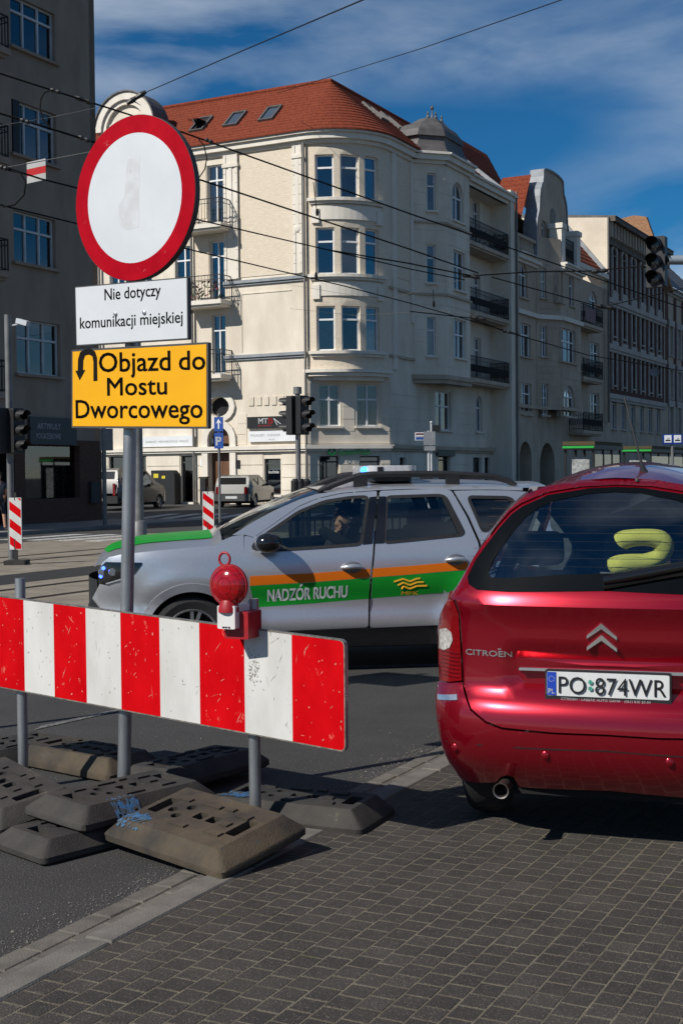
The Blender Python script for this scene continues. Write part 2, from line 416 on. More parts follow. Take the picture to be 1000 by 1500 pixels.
for k in range(8):
    p0 = Vector((-7.6 + k * 0.95, 47.6 - k * 0.15, 0)); 
    zb.add([(p0.x, p0.y, gz(p0.y) + .008), (p0.x + .5, p0.y, gz(p0.y) + .008), (p0.x + 1.3, p0.y + 4, gz(p0.y + 4) + .008), (p0.x + .8, p0.y + 4, gz(p0.y + 4) + .008)], [(0, 1, 2, 3)])
zo = zb.build('crossing_markings', white_p); tag(zo, 'worn white bars of the pedestrian crossings', kind='structure')
lm = MB(); a, b = ground(50, 1070), ground(172, 1043); d_ = Vector((0.03, .12, 0))
lm.add([(a.x, a.y, .005), (b.x, b.y, .005), (b.x + .02, b.y + .14, .005), (a.x + .02, a.y + .14, .005)], [(0, 1, 2, 3)])
a, b = ground(470, 980), ground(760, 973)
lm.add([(a.x, a.y, .005), (b.x, b.y, .005), (b.x + .02, b.y + .12, .005), (a.x + .02, a.y + .12, .005)], [(0, 1, 2, 3)])
tag(lm.build('lane_markings', M('worn_paint', (0.16, 0.155, 0.15), 0.85, var=0.3, scale=6, speck=(40, 0.5, (0.05, 0.05, 0.05)))), 'worn pale lane line fragments on the asphalt', kind='structure')

# grit and small stones gathered along the gutter and on the asphalt
gm_ = M('grit', (0.10, 0.092, 0.08), 0.95, var=0.5, scale=60, c2=(0.24, 0.22, 0.19)); gr_ = MB(); rg = random.Random(21)
for k in range(2600):
    near = rg.random() < .75
    c = (-3.19 - abs(rg.gauss(0, .09))) if near else rg.uniform(-5.5, -2.9); v = rg.uniform(1.2, 8.0); p = cv(c, v)
    if p.y < 3.3: continue
    s_ = rg.uniform(.0018, .0045) * (1 if rg.random() < .96 else 2.2); z = .002 if c < -3.17 else .03
    a = [Vector((rg.uniform(-1, 1), rg.uniform(-1, 1), 0)).normalized() * s_ for _ in range(1)][0]; bq = Vector((-a.y, a.x, 0)) * rg.uniform(.6, 1)
    gr_.add([p + a + Vector((0, 0, z)), p + bq + Vector((0, 0, z)), p - a + Vector((0, 0, z)), p - bq + Vector((0, 0, z)), p + Vector((0, 0, z + s_ * .9))], [(0, 1, 4), (1, 2, 4), (2, 3, 4), (3, 0, 4)])
tag(gr_.build('gravel', gm_), 'scattered grit along the gutter and on the asphalt', 'gravel', kind='stuff')
# tar-sealed cracks and a patch in the asphalt
sealm = M('tar_seal', (0.016, 0.016, 0.016), 0.6, var=0.3, scale=12)
# ================================================================== buildings
cream = M('cream_render', (0.61, 0.54, 0.44), 0.92, var=0.15, scale=0.9, c2=(0.75, 0.68, 0.57), bump=0.35, bscale=45, stretch=(1, 1, .45), speck=(2.4, 0.70, (0.54, 0.48, 0.40)))
tanbrick = M('tan_facing', (0.60, 0.515, 0.40), 0.92, var=0.2, scale=9, c2=(0.74, 0.65, 0.52), bump=0.4, bscale=30, stretch=(.5, .5, 4))
pale = M('pale_stucco', (0.66, 0.61, 0.52), 0.9, var=0.12, scale=1.5, c2=(0.76, 0.71, 0.63), bump=0.25, bscale=40, stretch=(1, 1, .5))
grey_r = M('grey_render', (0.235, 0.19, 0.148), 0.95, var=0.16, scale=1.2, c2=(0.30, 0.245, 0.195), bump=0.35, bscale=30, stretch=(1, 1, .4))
stone2 = M('grey_stucco', (0.38, 0.31, 0.235), 0.92, var=0.15, scale=1.1, c2=(0.50, 0.415, 0.32), bump=0.4, bscale=30, stretch=(1, 1, .5))
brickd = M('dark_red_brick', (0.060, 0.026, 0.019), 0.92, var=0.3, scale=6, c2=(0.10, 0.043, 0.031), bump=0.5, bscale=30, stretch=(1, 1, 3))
white_s = M('white_surround', (0.40, 0.37, 0.33), 0.9, var=0.15, scale=2)
tile_m = M('clay_roof_tile', (0.125, 0.027, 0.015), 0.9, spec=.15, var=0.25, scale=5, c2=(0.235, 0.055, 0.027), bump=0.5, bscale=14, stretch=(2.2, 2.2, .3))
zinc = M('zinc_sheet', (0.24, 0.26, 0.28), 0.6, metal=0.15, var=0.15, scale=2)
slate = M('dark_sheet_roof', (0.075, 0.07, 0.07), 0.6, metal=0.2, var=0.35, scale=2, c2=(0.13, 0.12, 0.115), stretch=(1, 1, .4))
win_w = M('white_window_paint', (0.74, 0.75, 0.76), 0.45, var=0.06, scale=3)
win_g = M('grey_window_paint', (0.46, 0.49, 0.52), 0.5, var=0.1, scale=3)
wing = glass('window_glass', (0.62, 0.66, 0.68), 0.07)
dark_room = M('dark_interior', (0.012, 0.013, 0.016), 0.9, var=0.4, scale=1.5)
curt_w = M('pale_curtain', (0.30, 0.31, 0.32), 0.9, var=0.35, scale=6, stretch=(6, 6, .15), c2=(0.5, 0.51, 0.52))
curt_d = M('net_curtain_dim', (0.10, 0.11, 0.13), 0.9, var=0.4, scale=5, stretch=(5, 5, .2), c2=(0.2, 0.21, 0.23))
blind_p = M('purple_blind', (0.19, 0.105, 0.15), 0.85, var=0.1, scale=3)
iron = M('black_iron', (0.014, 0.014, 0.015), 0.55, metal=0.3, var=0.2, scale=5)
pipe_m = M('downpipe', (0.17, 0.16, 0.15), 0.6, metal=0.3, var=0.15, scale=2)
wood_d = M('brown_door', (0.13, 0.055, 0.022), 0.55, var=0.25, scale=6, stretch=(4, 4, .4))
flow = M('potted_leaves', (0.03, 0.055, 0.018), 0.8, var=0.4, scale=20, c2=(0.07, 0.10, 0.03))
flow_r = M('red_blossom', (0.16, 0.02, 0.03), 0.8, var=0.4, scale=20)

def rect(s0, s1, z0, z1): return [(s0, z0), (s1, z0), (s1, z1), (s0, z1)]
def archp(s0, s1, z0, z1, n=10, flat=1.0):
    r_ = (s1 - s0) / 2; c = (s0 + s1) / 2; zs = z1 - r_ * flat
    return [(s0, z0), (s1, z0)] + [(c + r_ * math.cos(math.pi * i / n), zs + r_ * flat * math.sin(math.pi * i / n)) for i in range(n + 1)]
def wall(name, F, outer, holes, m, parent, d=0.0, depth=0.3, sp=None):
    b = MB(); o = resample(outer, sp) if sp else outer
    b.slab(o, lambda s_, z, dd: F.P(s_, d + dd, z), -depth, 0.0, holes, sp, back=False)
    return b.build(name, m, parent, world=True)
def inset_arch(p, e):
    c = (p[0][0] + p[1][0]) / 2; z0 = p[0][1]; z1 = max(q[1] for q in p); r0 = (p[1][0] - p[0][0]) / 2
    return archp(c - r0 + e, c + r0 - e, z0 + e, z1 - e, flat=(z1 - e - (p[2][1])) / (r0 - e) if r0 > e else 1)
rw = random.Random(5)
def window(par, F, s0, s1, z0, z1, cols=2, tr=0.66, arch=False, m=None, back=None, sill=True, d=-0.14, t=0.06, rows=None, off=0.0, sillm=None, flat=1.0):
    m = m or win_w; b = MB(); d += off
    if arch:
        op = archp(s0, s1, z0, z1, flat=flat); ip = inset_arch(op, t)
        b.slab(op, lambda a, z, dd: F.P(a, dd, z), d - 0.06, d, [ip])
    else:
        b.fbox(F, s0, s0 + t, d - .06, d, z0, z1); b.fbox(F, s1 - t, s1, d - .06, d, z0, z1)
        b.fbox(F, s0 + t, s1 - t, d - .06, d, z0, z0 + t); b.fbox(F, s0 + t, s1 - t, d - .06, d, z1 - t, z1)
    zt = z0 + (z1 - z0) * tr
    ztop = z1 - t - (0.0 if not arch else (s1 - s0) * 0.02)
    for c in range(1, cols):
        x = s0 + (s1 - s0) * c / cols
        b.fbox(F, x - t * .6, x + t * .6, d - .05, d + .012, z0 + t, ztop)
    if tr < 0.99: b.fbox(F, s0 + t, s1 - t, d - .05, d + .02, zt - t * .6, zt + t * .6)
    for r_ in (rows or ()):
        zz = z0 + (z1 - z0) * r_; b.fbox(F, s0 + t, s1 - t, d - .045, d - .005, zz - .018, zz + .018)
    wo_ = b.build('window', m, par, world=True)
    zs = [z0 + t * .5, zt, z1 - t * .5] if tr < 0.99 else [z0 + t * .5, z1 - t * .5]
    for c in range(cols):
        a0 = s0 + t * .4 + (s1 - s0 - t * .8) * c / cols; a1 = s0 + t * .4 + (s1 - s0 - t * .8) * (c + 1) / cols
        for k in range(len(zs) - 1):
            if arch and k == len(zs) - 2:
                if c: continue
                q = MB(); q.slab(inset_arch(archp(s0, s1, zs[k] - t * .9, z1, flat=flat), t * .9), lambda a, z, dd: F.P(a, dd, z), d - .05, d - .045)
            else:
                q = MB(); q.fbox(F, a0, a1, d - .05, d - .045, zs[k], zs[k + 1])
            q.build('pane', wing, wo_, world=True)
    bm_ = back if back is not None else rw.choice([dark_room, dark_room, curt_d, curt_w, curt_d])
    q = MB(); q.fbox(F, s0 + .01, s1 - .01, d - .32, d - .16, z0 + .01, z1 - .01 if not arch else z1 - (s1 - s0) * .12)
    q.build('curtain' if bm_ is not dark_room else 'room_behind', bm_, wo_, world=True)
    if sill:
        q = MB(); q.fbox(F, s0 - .1, s1 + .1, d - .02, off + .14, z0 - .10, z0 - .004); q.build('sill', sillm or pale, wo_, world=True)
    return wo_
def railing(par, pts, h, m=None, step=0.13, deco=False, name='railing'):
    b = MB(); m = m or iron
    for a, c in zip(pts, pts[1:]):
        a = Vector(a); c = Vector(c); n = max(2, int((c - a).length / step)); up = Vector((0, 0, h))
        b.bar(a + up, c + up, .05, .035); b.bar(a + up * .08, c + up * .08, .03, .03); b.bar(a + up * .82, c + up * .82, .025, .025)
        for i in range(n + 1):
            p = a.lerp(c, i / n); b.bar(p, p + up, .045 if i in (0, n) else .02)
            if deco and i < n:
                p2 = a.lerp(c, (i + .5) / n); b.bar(p2 + up * .3, p2 + up * .62, .05, .05)
    return b.build(name, m, par, world=True)
def balcony(par, F, s0, s1, dep, z, h=1.0, d0=0.0, m=None, th=0.2, deco=False, plants=False, step=0.13):
    b = MB(); b.fbox(F, s0, s1, d0 - .05, d0 + dep, z - th, z); b.fbox(F, s0 + .08, s1 - .08, d0 - .05, d0 + dep - .1, z - th - .1, z - th - .003)
    o = b.build('balcony', m or pale, par, world=True)
    e = .05
    railing(o, [F.P(s0 + e, d0, z), F.P(s0 + e, d0 + dep - e, z), F.P(s1 - e, d0 + dep - e, z), F.P(s1 - e, d0, z)], h, deco=deco, step=step)
    if plants:
        g = MB(); rp = random.Random(int(s0 * 100) + int(z * 10))
        for k in range(140):
            p = F.P(rp.uniform(s0 + .15, s1 - .15), d0 + dep - rp.uniform(.1, .35), z + rp.uniform(.1, .8 * h)); r_ = rp.uniform(.04, .11)
            q = Vector((rp.uniform(-1, 1), rp.uniform(-1, 1), rp.uniform(-1, 1))).normalized(); x = q.orthogonal().normalized() * r_; y = q.cross(x)
            g.mi = 1 if rp.random() < .3 else 0
            g.add([p - x, p - y * .6, p + x, p + y * .6], [(0, 1, 2, 3)])
        tag(g.build('potted_plants', [flow, flow_r], o, world=True), kind='stuff')
    return o
def roof_strip(name, E, T, m, par, n=16, lift=.05):
    """tiled slope between eave polyline E and ridge polyline T (same length), laid in stepped courses"""
    b = MB(); k = len(E)
    for c in range(n):
        t0, t1 = c / n, (c + 1) / n + .012
        lo = [Vector(e).lerp(Vector(t), t0) for e, t in zip(E, T)]; hi = [Vector(e).lerp(Vector(t), min(1, t1)) for e, t in zip(E, T)]
        up = Vector((0, 0, lift))
        for i in range(k - 1):
            b.add([lo[i] + up, lo[i + 1] + up, hi[i + 1], hi[i]], [(0, 1, 2, 3)])
            b.add([lo[i] - up * .4, lo[i + 1] - up * .4, lo[i + 1] + up, lo[i] + up], [(0, 1, 2, 3)])
    return b.build(name, m, par, world=True)
def cornice(mb_, F, s0, s1, z, ns=1, d=0.0, prof=((.12, -.55, -.38), (.3, -.38, -.12), (.42, -.12, .0))):
    for dd, z0, z1 in prof: mb_.fbox(F, s0, s1, d - .1, d + dd, z + z0, z + z1 - .003, ns)
def poly_box(F, outer, d0, d1, mb_): mb_.slab(outer, lambda a, z, dd: F.P(a, dd, z), d0, d1)

# ---------------- shaded house at the junction's near corner
FL = Fr((LC.x, LC.y), (VD.x, VD.y)); Bl = thing('tenement_house', 'grey rendered tenement in deep shade with shop and brick plinth', 'building', (LC.x, LC.y, .13))
holes = []; specs = []
for (x0, x1, yt, yb) in ((15, 80, -10, 65), (17, 82, 144, 223), (20, 81, 307, 382), (24, 88, 466, 546)):
    s0, z1 = FL.px(x0, yt); s1, _ = FL.px(x1, yt); _, z0 = FL.px(x0, yb); holes.append(rect(s0, s1, z0, z1)); specs.append((s0, s1, z0, z1))
sw0, zz = FL.px(36, 668); sw1, _ = FL.px(116, 668); _, zb0 = FL.px(36, 742)
shop_hole = rect(sw0, sw1, .95, 2.75)
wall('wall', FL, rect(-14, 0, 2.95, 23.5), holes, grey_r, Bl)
bw = M('brown_brick_plinth', (0.075, 0.035, 0.022), 0.9, var=0.3, scale=7, c2=(0.11, 0.055, 0.036), bump=0.5, bscale=40, stretch=(1, 1, 3))
wall('brick_plinth', FL, rect(-14, .02, .05, 2.95), [shop_hole, rect(sw0 - 3.4, sw0 - .5, .15, 2.7)], bw, Bl, d=.03)
# end wall and roof mass
FE = Fr((LC.x, LC.y), (-WD.x, -WD.y))
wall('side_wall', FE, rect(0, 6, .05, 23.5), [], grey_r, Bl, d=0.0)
b = MB(); b.fbox(FL, -14.3, .3, -6, .45, 23.5, 23.9); b.build('roof', slate, Bl, world=True)
for i, (s0, s1, z0, z1) in enumerate(specs):
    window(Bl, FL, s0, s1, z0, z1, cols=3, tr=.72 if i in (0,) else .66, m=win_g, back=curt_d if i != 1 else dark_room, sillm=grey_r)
    if i == 1: b = MB(); b.fbox(FL, s0 + .02, s0 + .34, -.13, .04, z0 + .02, z1 - .02); b.build('shutter', iron, Bl, world=True)
for (y, ) in ((72,), (232,), (398,), (575,)):
    s1, z = FL.px(16, y, 1.0); balcony(Bl, FL, s1 - 3.4, s1, 1.0, z, 1.0, m=grey_r)
g = MB(); g.fbox(FL, sw0 + .02, sw1 - .02, -.2, -.19, .97, 2.73); g.build('shop_window', glass('shop_glass', (.5, .52, .55), .08), Bl, world=True)
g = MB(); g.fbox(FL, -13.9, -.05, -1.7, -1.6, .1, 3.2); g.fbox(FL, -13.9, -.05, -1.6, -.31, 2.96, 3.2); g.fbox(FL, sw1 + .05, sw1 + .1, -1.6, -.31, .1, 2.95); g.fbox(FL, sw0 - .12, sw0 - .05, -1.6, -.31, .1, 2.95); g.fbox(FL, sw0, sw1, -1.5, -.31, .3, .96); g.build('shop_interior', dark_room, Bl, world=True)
rs = random.Random(9)
for i, (u_, z, wz, hz, c) in enumerate(((.22, 1.9, .2, .5, (.10, .12, .13)), (.36, 1.75, .2, .4, (.3, .2, .03)), (.62, 2.2, .5, .45, (.45, .24, .02)), (.55, 1.45, .25, .3, (.35, .03, .05)), (.5, 1.1, .35, .35, (.22, .17, .1)), (.85, 1.6, .12, .9, (.14, .16, .16)), (.72, 1.35, .1, .7, (.12, .12, .13)), (.45, 1.6, .08, .9, (.16, .18, .2)))):
    b = MB(); s_ = sw0 + (sw1 - sw0) * u_; b.fbox(FL, s_ - wz / 2, s_ + wz / 2, -.5, -.42, z - hz / 2, z + hz / 2)
    b.build('shop_display', M('display_%d' % i, c, .7, var=.2, scale=8), Bl, world=True)
ss0, zt = FL.px(44, 629, .12); ss1, _ = FL.px(112, 629, .12)
b = MB(); b.fbox(FL, ss0, ss1, .032, .14, 2.78, 3.7); sg = b.build('shop_sign', M('dark_signboard', (.035, .036, .04), .5, var=.2, scale=3), Bl, world=True)
tm = MB(); Wd = ss1 - ss0
text_mesh('ARTYKUŁY', lambda a, z, d: FL.P(ss0 + a, .145 + d, z), .2, tm, .35, 3.3, Wd * .5, bold=.01); text_mesh('POGRZEBOWE', lambda a, z, d: FL.P(ss0 + a, .145 + d, z), .18, tm, .3, 2.98, Wd * .52, bold=.01)
tm.build('lettering', M('sign_grey_letters', (.32, .32, .33), .6), sg, world=True)
b = MB(); b.fbox(FL, -.75, -.3, .03, .16, .75, 1.5); b.build('meter_box', M('meter_box', (.02, .02, .02), .6), Bl, world=True)

# ---------------- corner tenement: facade A (sunlit), rounded bay, facade B (street side)
AO = Vector((-1.58, 60.6, 0)); UA = Vector((0.888, -0.460, 0)); UC = Vector((0.953, 0.303, 0)).normalized()
BO = AO + UC * 4.09
FA = Fr((AO.x, AO.y), (UA.x, UA.y)); FB = Fr((BO.x, BO.y), (VD.x, VD.y)); FC = Fr((AO.x, AO.y), (UC.x, UC.y))
RA = 2.045 / math.sin(R(45)); cA = AO + Vector((UA.y, -UA.x, 0)) * -RA
a0 = math.atan2(AO.y - cA.y, AO.x - cA.x); LA = RA * R(90)
FR_ = Arc((cA.x, cA.y), RA, a0, LA)
K = thing('corner_tenement', 'cream corner tenement with rounded bay, red tiled roof and dark turret cap', 'building', (AO.x, AO.y, .3))
ZE = 17.35
def wpx(F, x0, x1, yt, yb, d=0.0):
    s0, z1 = F.px(x0, yt, d); s1, _ = F.px(x1, yt, d); _, z0 = F.px(x0, yb, d); return s0, s1, z0, z1
# facade A
wa = [wpx(FA, *q) for q in ((303, 328, 243, 329), (307, 329, 354, 441), (310, 330, 462, 548), (256, 282, 362, 441), (200, 222, 360, 430), (160, 182, 360, 430), (256, 280, 250, 330))]
ga = [wpx(FA, *q) for q in ((387, 411, 672, 735), (265, 285, 668, 737), (204, 214, 668, 737), (160, 181, 669, 722))]
pc, _ = FA.px(322, 650); port = archp(pc - .62, pc + .62, .3, 4.0); oval = [(pc + .62 * math.cos(t * .3927), 4.95 + .48 * math.sin(t * .3927)) for t in range(16)]
wall('wall', FA, rect(-13.2, 0, 3.2, ZE), [rect(*q) for q in wa] + [oval, [(pc - .62, 3.2), (pc + .62, 3.2)] + port[2:]], tanbrick if False else cream, K)
wall('ground_floor_wall', FA, rect(-13.2, 0, .1, 3.2), [rect(*q) for q in ga] + [rect(pc - .62, pc + .62, .3, 3.2)], cream, K, depth=.35)
# tan facing panels on the upper floors
for (x0, x1, yt, yb) in ((350, 429, 222, 410), (284, 302, 236, 322), (329.5, 331, 236, 330), (284, 306, 352, 440)):
    s0, s1, z0, z1 = wpx(FA, x0, x1, yt, yb); b = MB(); z0 = max(z0, 11.0)
    b.fbox(FA, s0, s1, .003, .03, z0, z1); b.build('facing_panel', tanbrick, K, world=True)
# pilasters, ledges, cornice
for (x0, x1, yt, yb) in ((430, 448, 205, 405), (329, 349, 218, 407)):
    s0, s1, z0, z1 = wpx(FA, x0, x1, yt, yb); s1 = min(s1, -.06)
    b = MB(); b.fbox(FA, s0, s1, .031, .12, 10.95, ZE - .56); pl = b.build('pilaster', pale, K, world=True)
    zc = 10.95; nb = 13
    for k in range(nb):
        h_ = (ZE - .56 - zc) / nb
        for a_, c_ in ((s0, s0 + .12), (s1 - .12, s1)):
            b = MB(); b.fbox(FA, a_ - .012, c_ + .012, .1, .15, zc + k * h_ + .012, zc + (k + 1) * h_ - .012); b.build('quoin_block', pale, pl, world=True)
    b = MB(); b.lathe([(.001, .0), (.16, .0), (.18, .03), (.12, .06), (.001, .07)], FA.P((s0 + s1) / 2, .12, 13.0), FA.n, 14); b.fbox(FA, (s0 + s1) / 2 - .09, (s0 + s1) / 2 + .09, .12, .16, 13.15, 16.4); b.build('pilaster_drop', pale, pl, world=True)
    b = MB(); b.fbox(FA, s0 - .06, s1 + .06, .05, .2, ZE - 1.15, ZE - 1.0); b.build('pilaster_capital', pale, pl, world=True)
for z, h_, dd in ((10.85, .14, .16), (7.35, .14, .16), (3.05, .18, .24)):
    b = MB(); b.fbox(FA, -13.2 if z < 4 else -4.35, .06, .001, dd, z - h_, z); b.fbox(FA, -13.2 if z < 4 else -4.35, .02, .0015, dd - .07, z - h_ - .1, z - h_ - .002)
    b.build('ledge', zinc if z > 4 else pale, K, world=True)
# rendered panel outlines and courses on the lower floors
b = MB(); s0, z_ = FA.px(353, 432); s1, _ = FA.px(427, 425); b.fbox(FA, s0, s1, .001, .03, 10.2, 10.25); b.fbox(FA, s0, s0 + .05, .001, .03, 7.5, 10.2); b.build('panel_moulding', cream, K, world=True)
for k in range(6):
    b = MB(); s_, _ = FA.px(365 + 11 * k, 580); b.fbox(FA, s_, s_ + .26, .001, .045, 4.95, 5.35); b.build('raised_block', cream, K, world=True)
def courses(F, s0, s1, z0, z1, n, gaps, par, m, d=.0, ns=1, th=.035):
    h_ = (z1 - z0) / n
    for k in range(n):
        a = s0
        for g0, g1 in sorted([g for g in gaps if g[3] > z0 + k * h_ + .02 and g[2] < z0 + (k + 1) * h_ - .02]) + [(s1, s1, 0, 0)] if True else ():
            if g0 - a > .06:
                b_ = MB(); b_.fbox(F, a, g0, d + .001, d + th, z0 + k * h_ + .018, z0 + (k + 1) * h_ - .018, max(1, int(ns * (g0 - a) / (s1 - s0)) if ns > 1 else 1)); b_.build('stone_course', m, par, world=True)
            a = max(a, g1)
def courses(F, s0, s1, z0, z1, n, gaps, par, m, d=.0, ns=1, th=.035):
    h_ = (z1 - z0) / n
    for k in range(n):
        za, zb_ = z0 + k * h_ + .018, z0 + (k + 1) * h_ - .018; a = s0
        gs = sorted((g[0], g[1]) for g in gaps if g[3] > za and g[2] < zb_)
        for g0, g1 in gs + [(s1, s1)]:
            if g0 - a > .08:
                b_ = MB(); b_.fbox(F, a, g0, d + .001, d + th, za, zb_, max(1, int(ns * (g0 - a) / (s1 - s0) + .5)) if ns > 1 else 1); b_.build('stone_course', m, par, world=True)
            a = max(a, g1)
courses(FA, -13.1, -.02, .35, 2.75, 4, [(q[0] - .05, q[1] + .05, q[2], q[3]) for q in ga] + [(pc - .95, pc + .95, 0, 5)], K, cream)
courses(FA, -4.2, -.02, 3.1, 4.6, 3, [(pc - 1, pc + 1, 0, 9), (*FA.px(362, 640)[:1], FA.px(436, 640)[0], 3, 5)], K, cream, th=.02)
for i, q in enumerate(wa): window(K, FA, *q, cols=2, tr=.74, back=[curt_w, dark_room, curt_d, dark_room, curt_d, curt_d, curt_w][i], sill=i > 2)
for i, q in enumerate(ga):
    window(K, FA, q[0], q[1], max(q[2], .75) if i != 1 else .4, q[3], cols=1, tr=.86 if i < 2 else 1, m=M('shop_frame', (.05, .055, .055), .5), back=dark_room, sill=True)
b = MB(); s_ = (ga[0][0] + ga[0][1]) / 2; b.fbox(FA, s_ - .1, s_ + .3, -.3, -.24, .8, 1.0); b.build('window_poster', M('red_poster', (.5, .02, .05), .6), K, world=True)
b = MB(); s_ = (ga[0][0] + ga[0][1]) / 2; text_mesh('kuchnie', lambda a, z, d: FA.P(s_ - .3 + a, -.15, z), .16, b, 0, 1.75, .55); b.build('window_lettering', win_w, K, world=True)
# portal with arched surround and brown door
b = MB(); b.slab(archp(pc - .95, pc + .95, .31, 4.33), lambda a, z, dd: FA.P(a, dd, z), .001, .14, [port]); b.build('portal_surround', pale, K, world=True)
b = MB(); b.slab([(pc + .92 * math.cos(t * .3927), 4.95 + .74 * math.sin(t * .3927)) for t in range(16)], lambda a, z, dd: FA.P(a, dd, z), .001, .12, [oval]); b.build('oval_surround', pale, K, world=True)
b = MB(); b.fbox(FA, pc - .6, pc + .6, -.33, -.30, 4.4, 5.5); b.build('oval_window', dark_room, K, world=True)
b = MB(); b.fbox(FA, pc - .6, pc - .01, -.32, -.27, .3, 3.1); b.fbox(FA, pc + .01, pc + .6, -.32, -.27, .3, 3.1); b.fbox(FA, pc - .5, pc - .12, -.27, -.25, .5, 1.4); b.fbox(FA, pc + .12, pc + .5, -.27, -.25, .5, 1.4); b.fbox(FA, pc - .6, pc + .6, -.34, -.30, 3.1, 4.0); b.build('entrance_door', wood_d, K, world=True)
# balconies of facade A
for (yt, pl_) in ((327, False), (439, True), (548, False)):
    s1, z = FA.px(331, yt, .6); balcony(K, FA, s1 - 2.35, s1, 1.05, z, 1.15, plants=pl_, step=.17)
for x in (449.5, 284.5, 150):
    s_, _ = FA.px(x, 500); b = MB(); b.tube([FA.P(s_, .16, .3), FA.P(s_, .16, ZE - .5)], .06, 8); b.build('downpipe', pipe_m, K, world=True)
b = MB(); cornice(b, FA, -13.2, 0, ZE); b.build('cornice', pale, K, world=True)
# arched pediment over the left axis of A
sp_, _ = FA.px(188, 190); hw = 1.72; zb_ = ZE + .02; ztop = 20.45
outer = [(sp_ - hw, zb_), (sp_ + hw, zb_)] + [(sp_ + hw * math.cos(math.pi * i / 18), ztop - hw + hw * math.sin(math.pi * i / 18)) for i in range(19)]
b = MB(); poly_box(FA, outer, -.55, .05, b); ped = b.build('pediment', cream, K, world=True)
for e0, e1, d1 in ((0, .3, .34), (.3, .52, .22)):
    o_ = [(sp_ + (hw - e0 + .06) * math.cos(math.pi * i / 18), ztop - hw + (hw - e0 + .06) * math.sin(math.pi * i / 18)) for i in range(19)]; i_ = [(sp_ + (hw - e1) * math.cos(math.pi * i / 18), ztop - hw + (hw - e1) * math.sin(math.pi * i / 18)) for i in range(18, -1, -1)]
    b = MB(); poly_box(FA, o_ + i_, .051, d1, b); b.build('arch_moulding', pale, ped, world=True)
o_ = [(sp_ + (hw + .14) * math.cos(math.pi * i / 18), ztop - hw + (hw + .14) * math.sin(math.pi * i / 18)) for i in range(19)]; i_ = [(sp_ + (hw + .07) * math.cos(math.pi * i / 18), ztop - hw + (hw + .07) * math.sin(math.pi * i / 18)) for i in range(18, -1, -1)]
b = MB(); poly_box(FA, o_ + i_, -.9, .42, b); b.build('arch_capping', slate, ped, world=True)
b = MB(); b.tube([FA.P(sp_ - .85 + .45 * math.cos(t), .06, 18.5 + .6 * math.sin(t)) for t in [i * .3 for i in range(4, 14)]], .05, 6); b.lathe([(.12, 0), (.12, .06), (.05, .1)], FA.P(sp_ - .3, .05, 18.9), FA.n, 10); b.build('scroll_ornament', pale, ped, world=True)
# rounded bay
rows = [(7.36, 9.4), (10.86, 12.98), (14.33, 16.3)]; wv = [(.55, 1.42), (1.72, 2.62), (2.92, 3.72)]
hl = [rect(a, c, z0, z1) for z0, z1 in rows for a, c in wv]
wall('bay_wall', FR_, rect(0, LA, 6.5, ZE), hl, tanbrick, K, sp=.3)
for r_i, (z0, z1) in enumerate(rows):
    for c_i, (a, c) in enumerate(wv):
        bk = blind_p if (r_i == 1 and c_i != 1) else (dark_room if r_i != 2 else curt_d)
        window(K, FR_, a, c, z0, z1, cols=1, tr=.70, back=bk, sill=False, t=.07)
    b = MB(); b.fbox(FR_, .25, 4.05, .001, .24, z0 - .16, z0 - .02, 12); b.fbox(FR_, .32, 3.98, .0015, .14, z0 - .28, z0 - .163, 12); b.build('bay_sill', pale, K, world=True)
    if r_i:
        b = MB(); b.fbox(FR_, .45, 3.85, .002, .06, z0 - 1.0, z0 - .35, 12); b.fbox(FR_, .4, .75, .003, .12, z0 - 1.15, z0 - .5, 2); b.fbox(FR_, 3.55, 3.9, .003, .12, z0 - 1.15, z0 - .5, 2); b.build('apron_panel', pale, K, world=True)
b = MB(); b.fbox(FR_, -.05, LA + .05, -.8, .22, 6.36, 6.5, 14); b.fbox(FR_, 0, LA, -.8, .1, 6.2, 6.357, 14); b.fbox(FR_, .3, LA - .3, -1, -.12, 6.02, 6.197, 14); b.build('bay_corbel', pale, K, world=True)
b = MB(); cornice(b, FR_, 0, LA, ZE, 16); b.build('bay_cornice', pale, K, world=True)
# chamfer below the bay
wc = [wpx(FC, *q) for q in ((467, 498, 563, 624), (522, 554, 563, 624))]; gc = [wpx(FC, *q) for q in ((468, 496, 668, 735), (527, 556, 668, 735))]
wall('chamfer_wall', FC, rect(0, 4.09, 3.2, 6.3), [rect(*q) for q in wc], cream, K)
wall('chamfer_ground_floor', FC, rect(0, 4.09, .1, 3.2), [rect(*q) for q in gc], cream, K, depth=.35)
for q in wc:
    o = window(K, FC, *q, cols=2, tr=.64, back=curt_w)
    for kk, tx in enumerate(('BIURO', 'PODATKI')):
        tm = MB()
        for li, ch in enumerate(tx): text_mesh(ch, lambda a, z, d: FC.P(q[0] + .2 + kk * .45 + a, -.185, z), .1, tm, 0, q[2] + 1.0 - li * .15)
        tm.build('window_lettering', M('grey_letters', (.12, .12, .13), .7), o, world=True)
for q in gc: window(K, FC, q[0], q[1], .6, q[3], cols=1, tr=.86, m=M('shop_frame', (.05, .055, .055), .5), back=dark_room)
b = MB(); b.fbox(FC, -.05, 4.14, .001, .24, 2.87, 3.05); b.fbox(FC, 0, 4.09, .0015, .15, 2.75, 2.867); b.build('ledge', pale, K, world=True)
courses(FC, .02, 4.07, .35, 2.72, 4, [(q[0] - .05, q[1] + .05, q[2], q[3]) for q in gc], K, cream)
courses(FC, .02, 4.07, 3.1, 5.95, 5, [(q[0] - .12, q[1] + .12, q[2] - .12, q[3]) for q in wc], K, cream, th=.02)
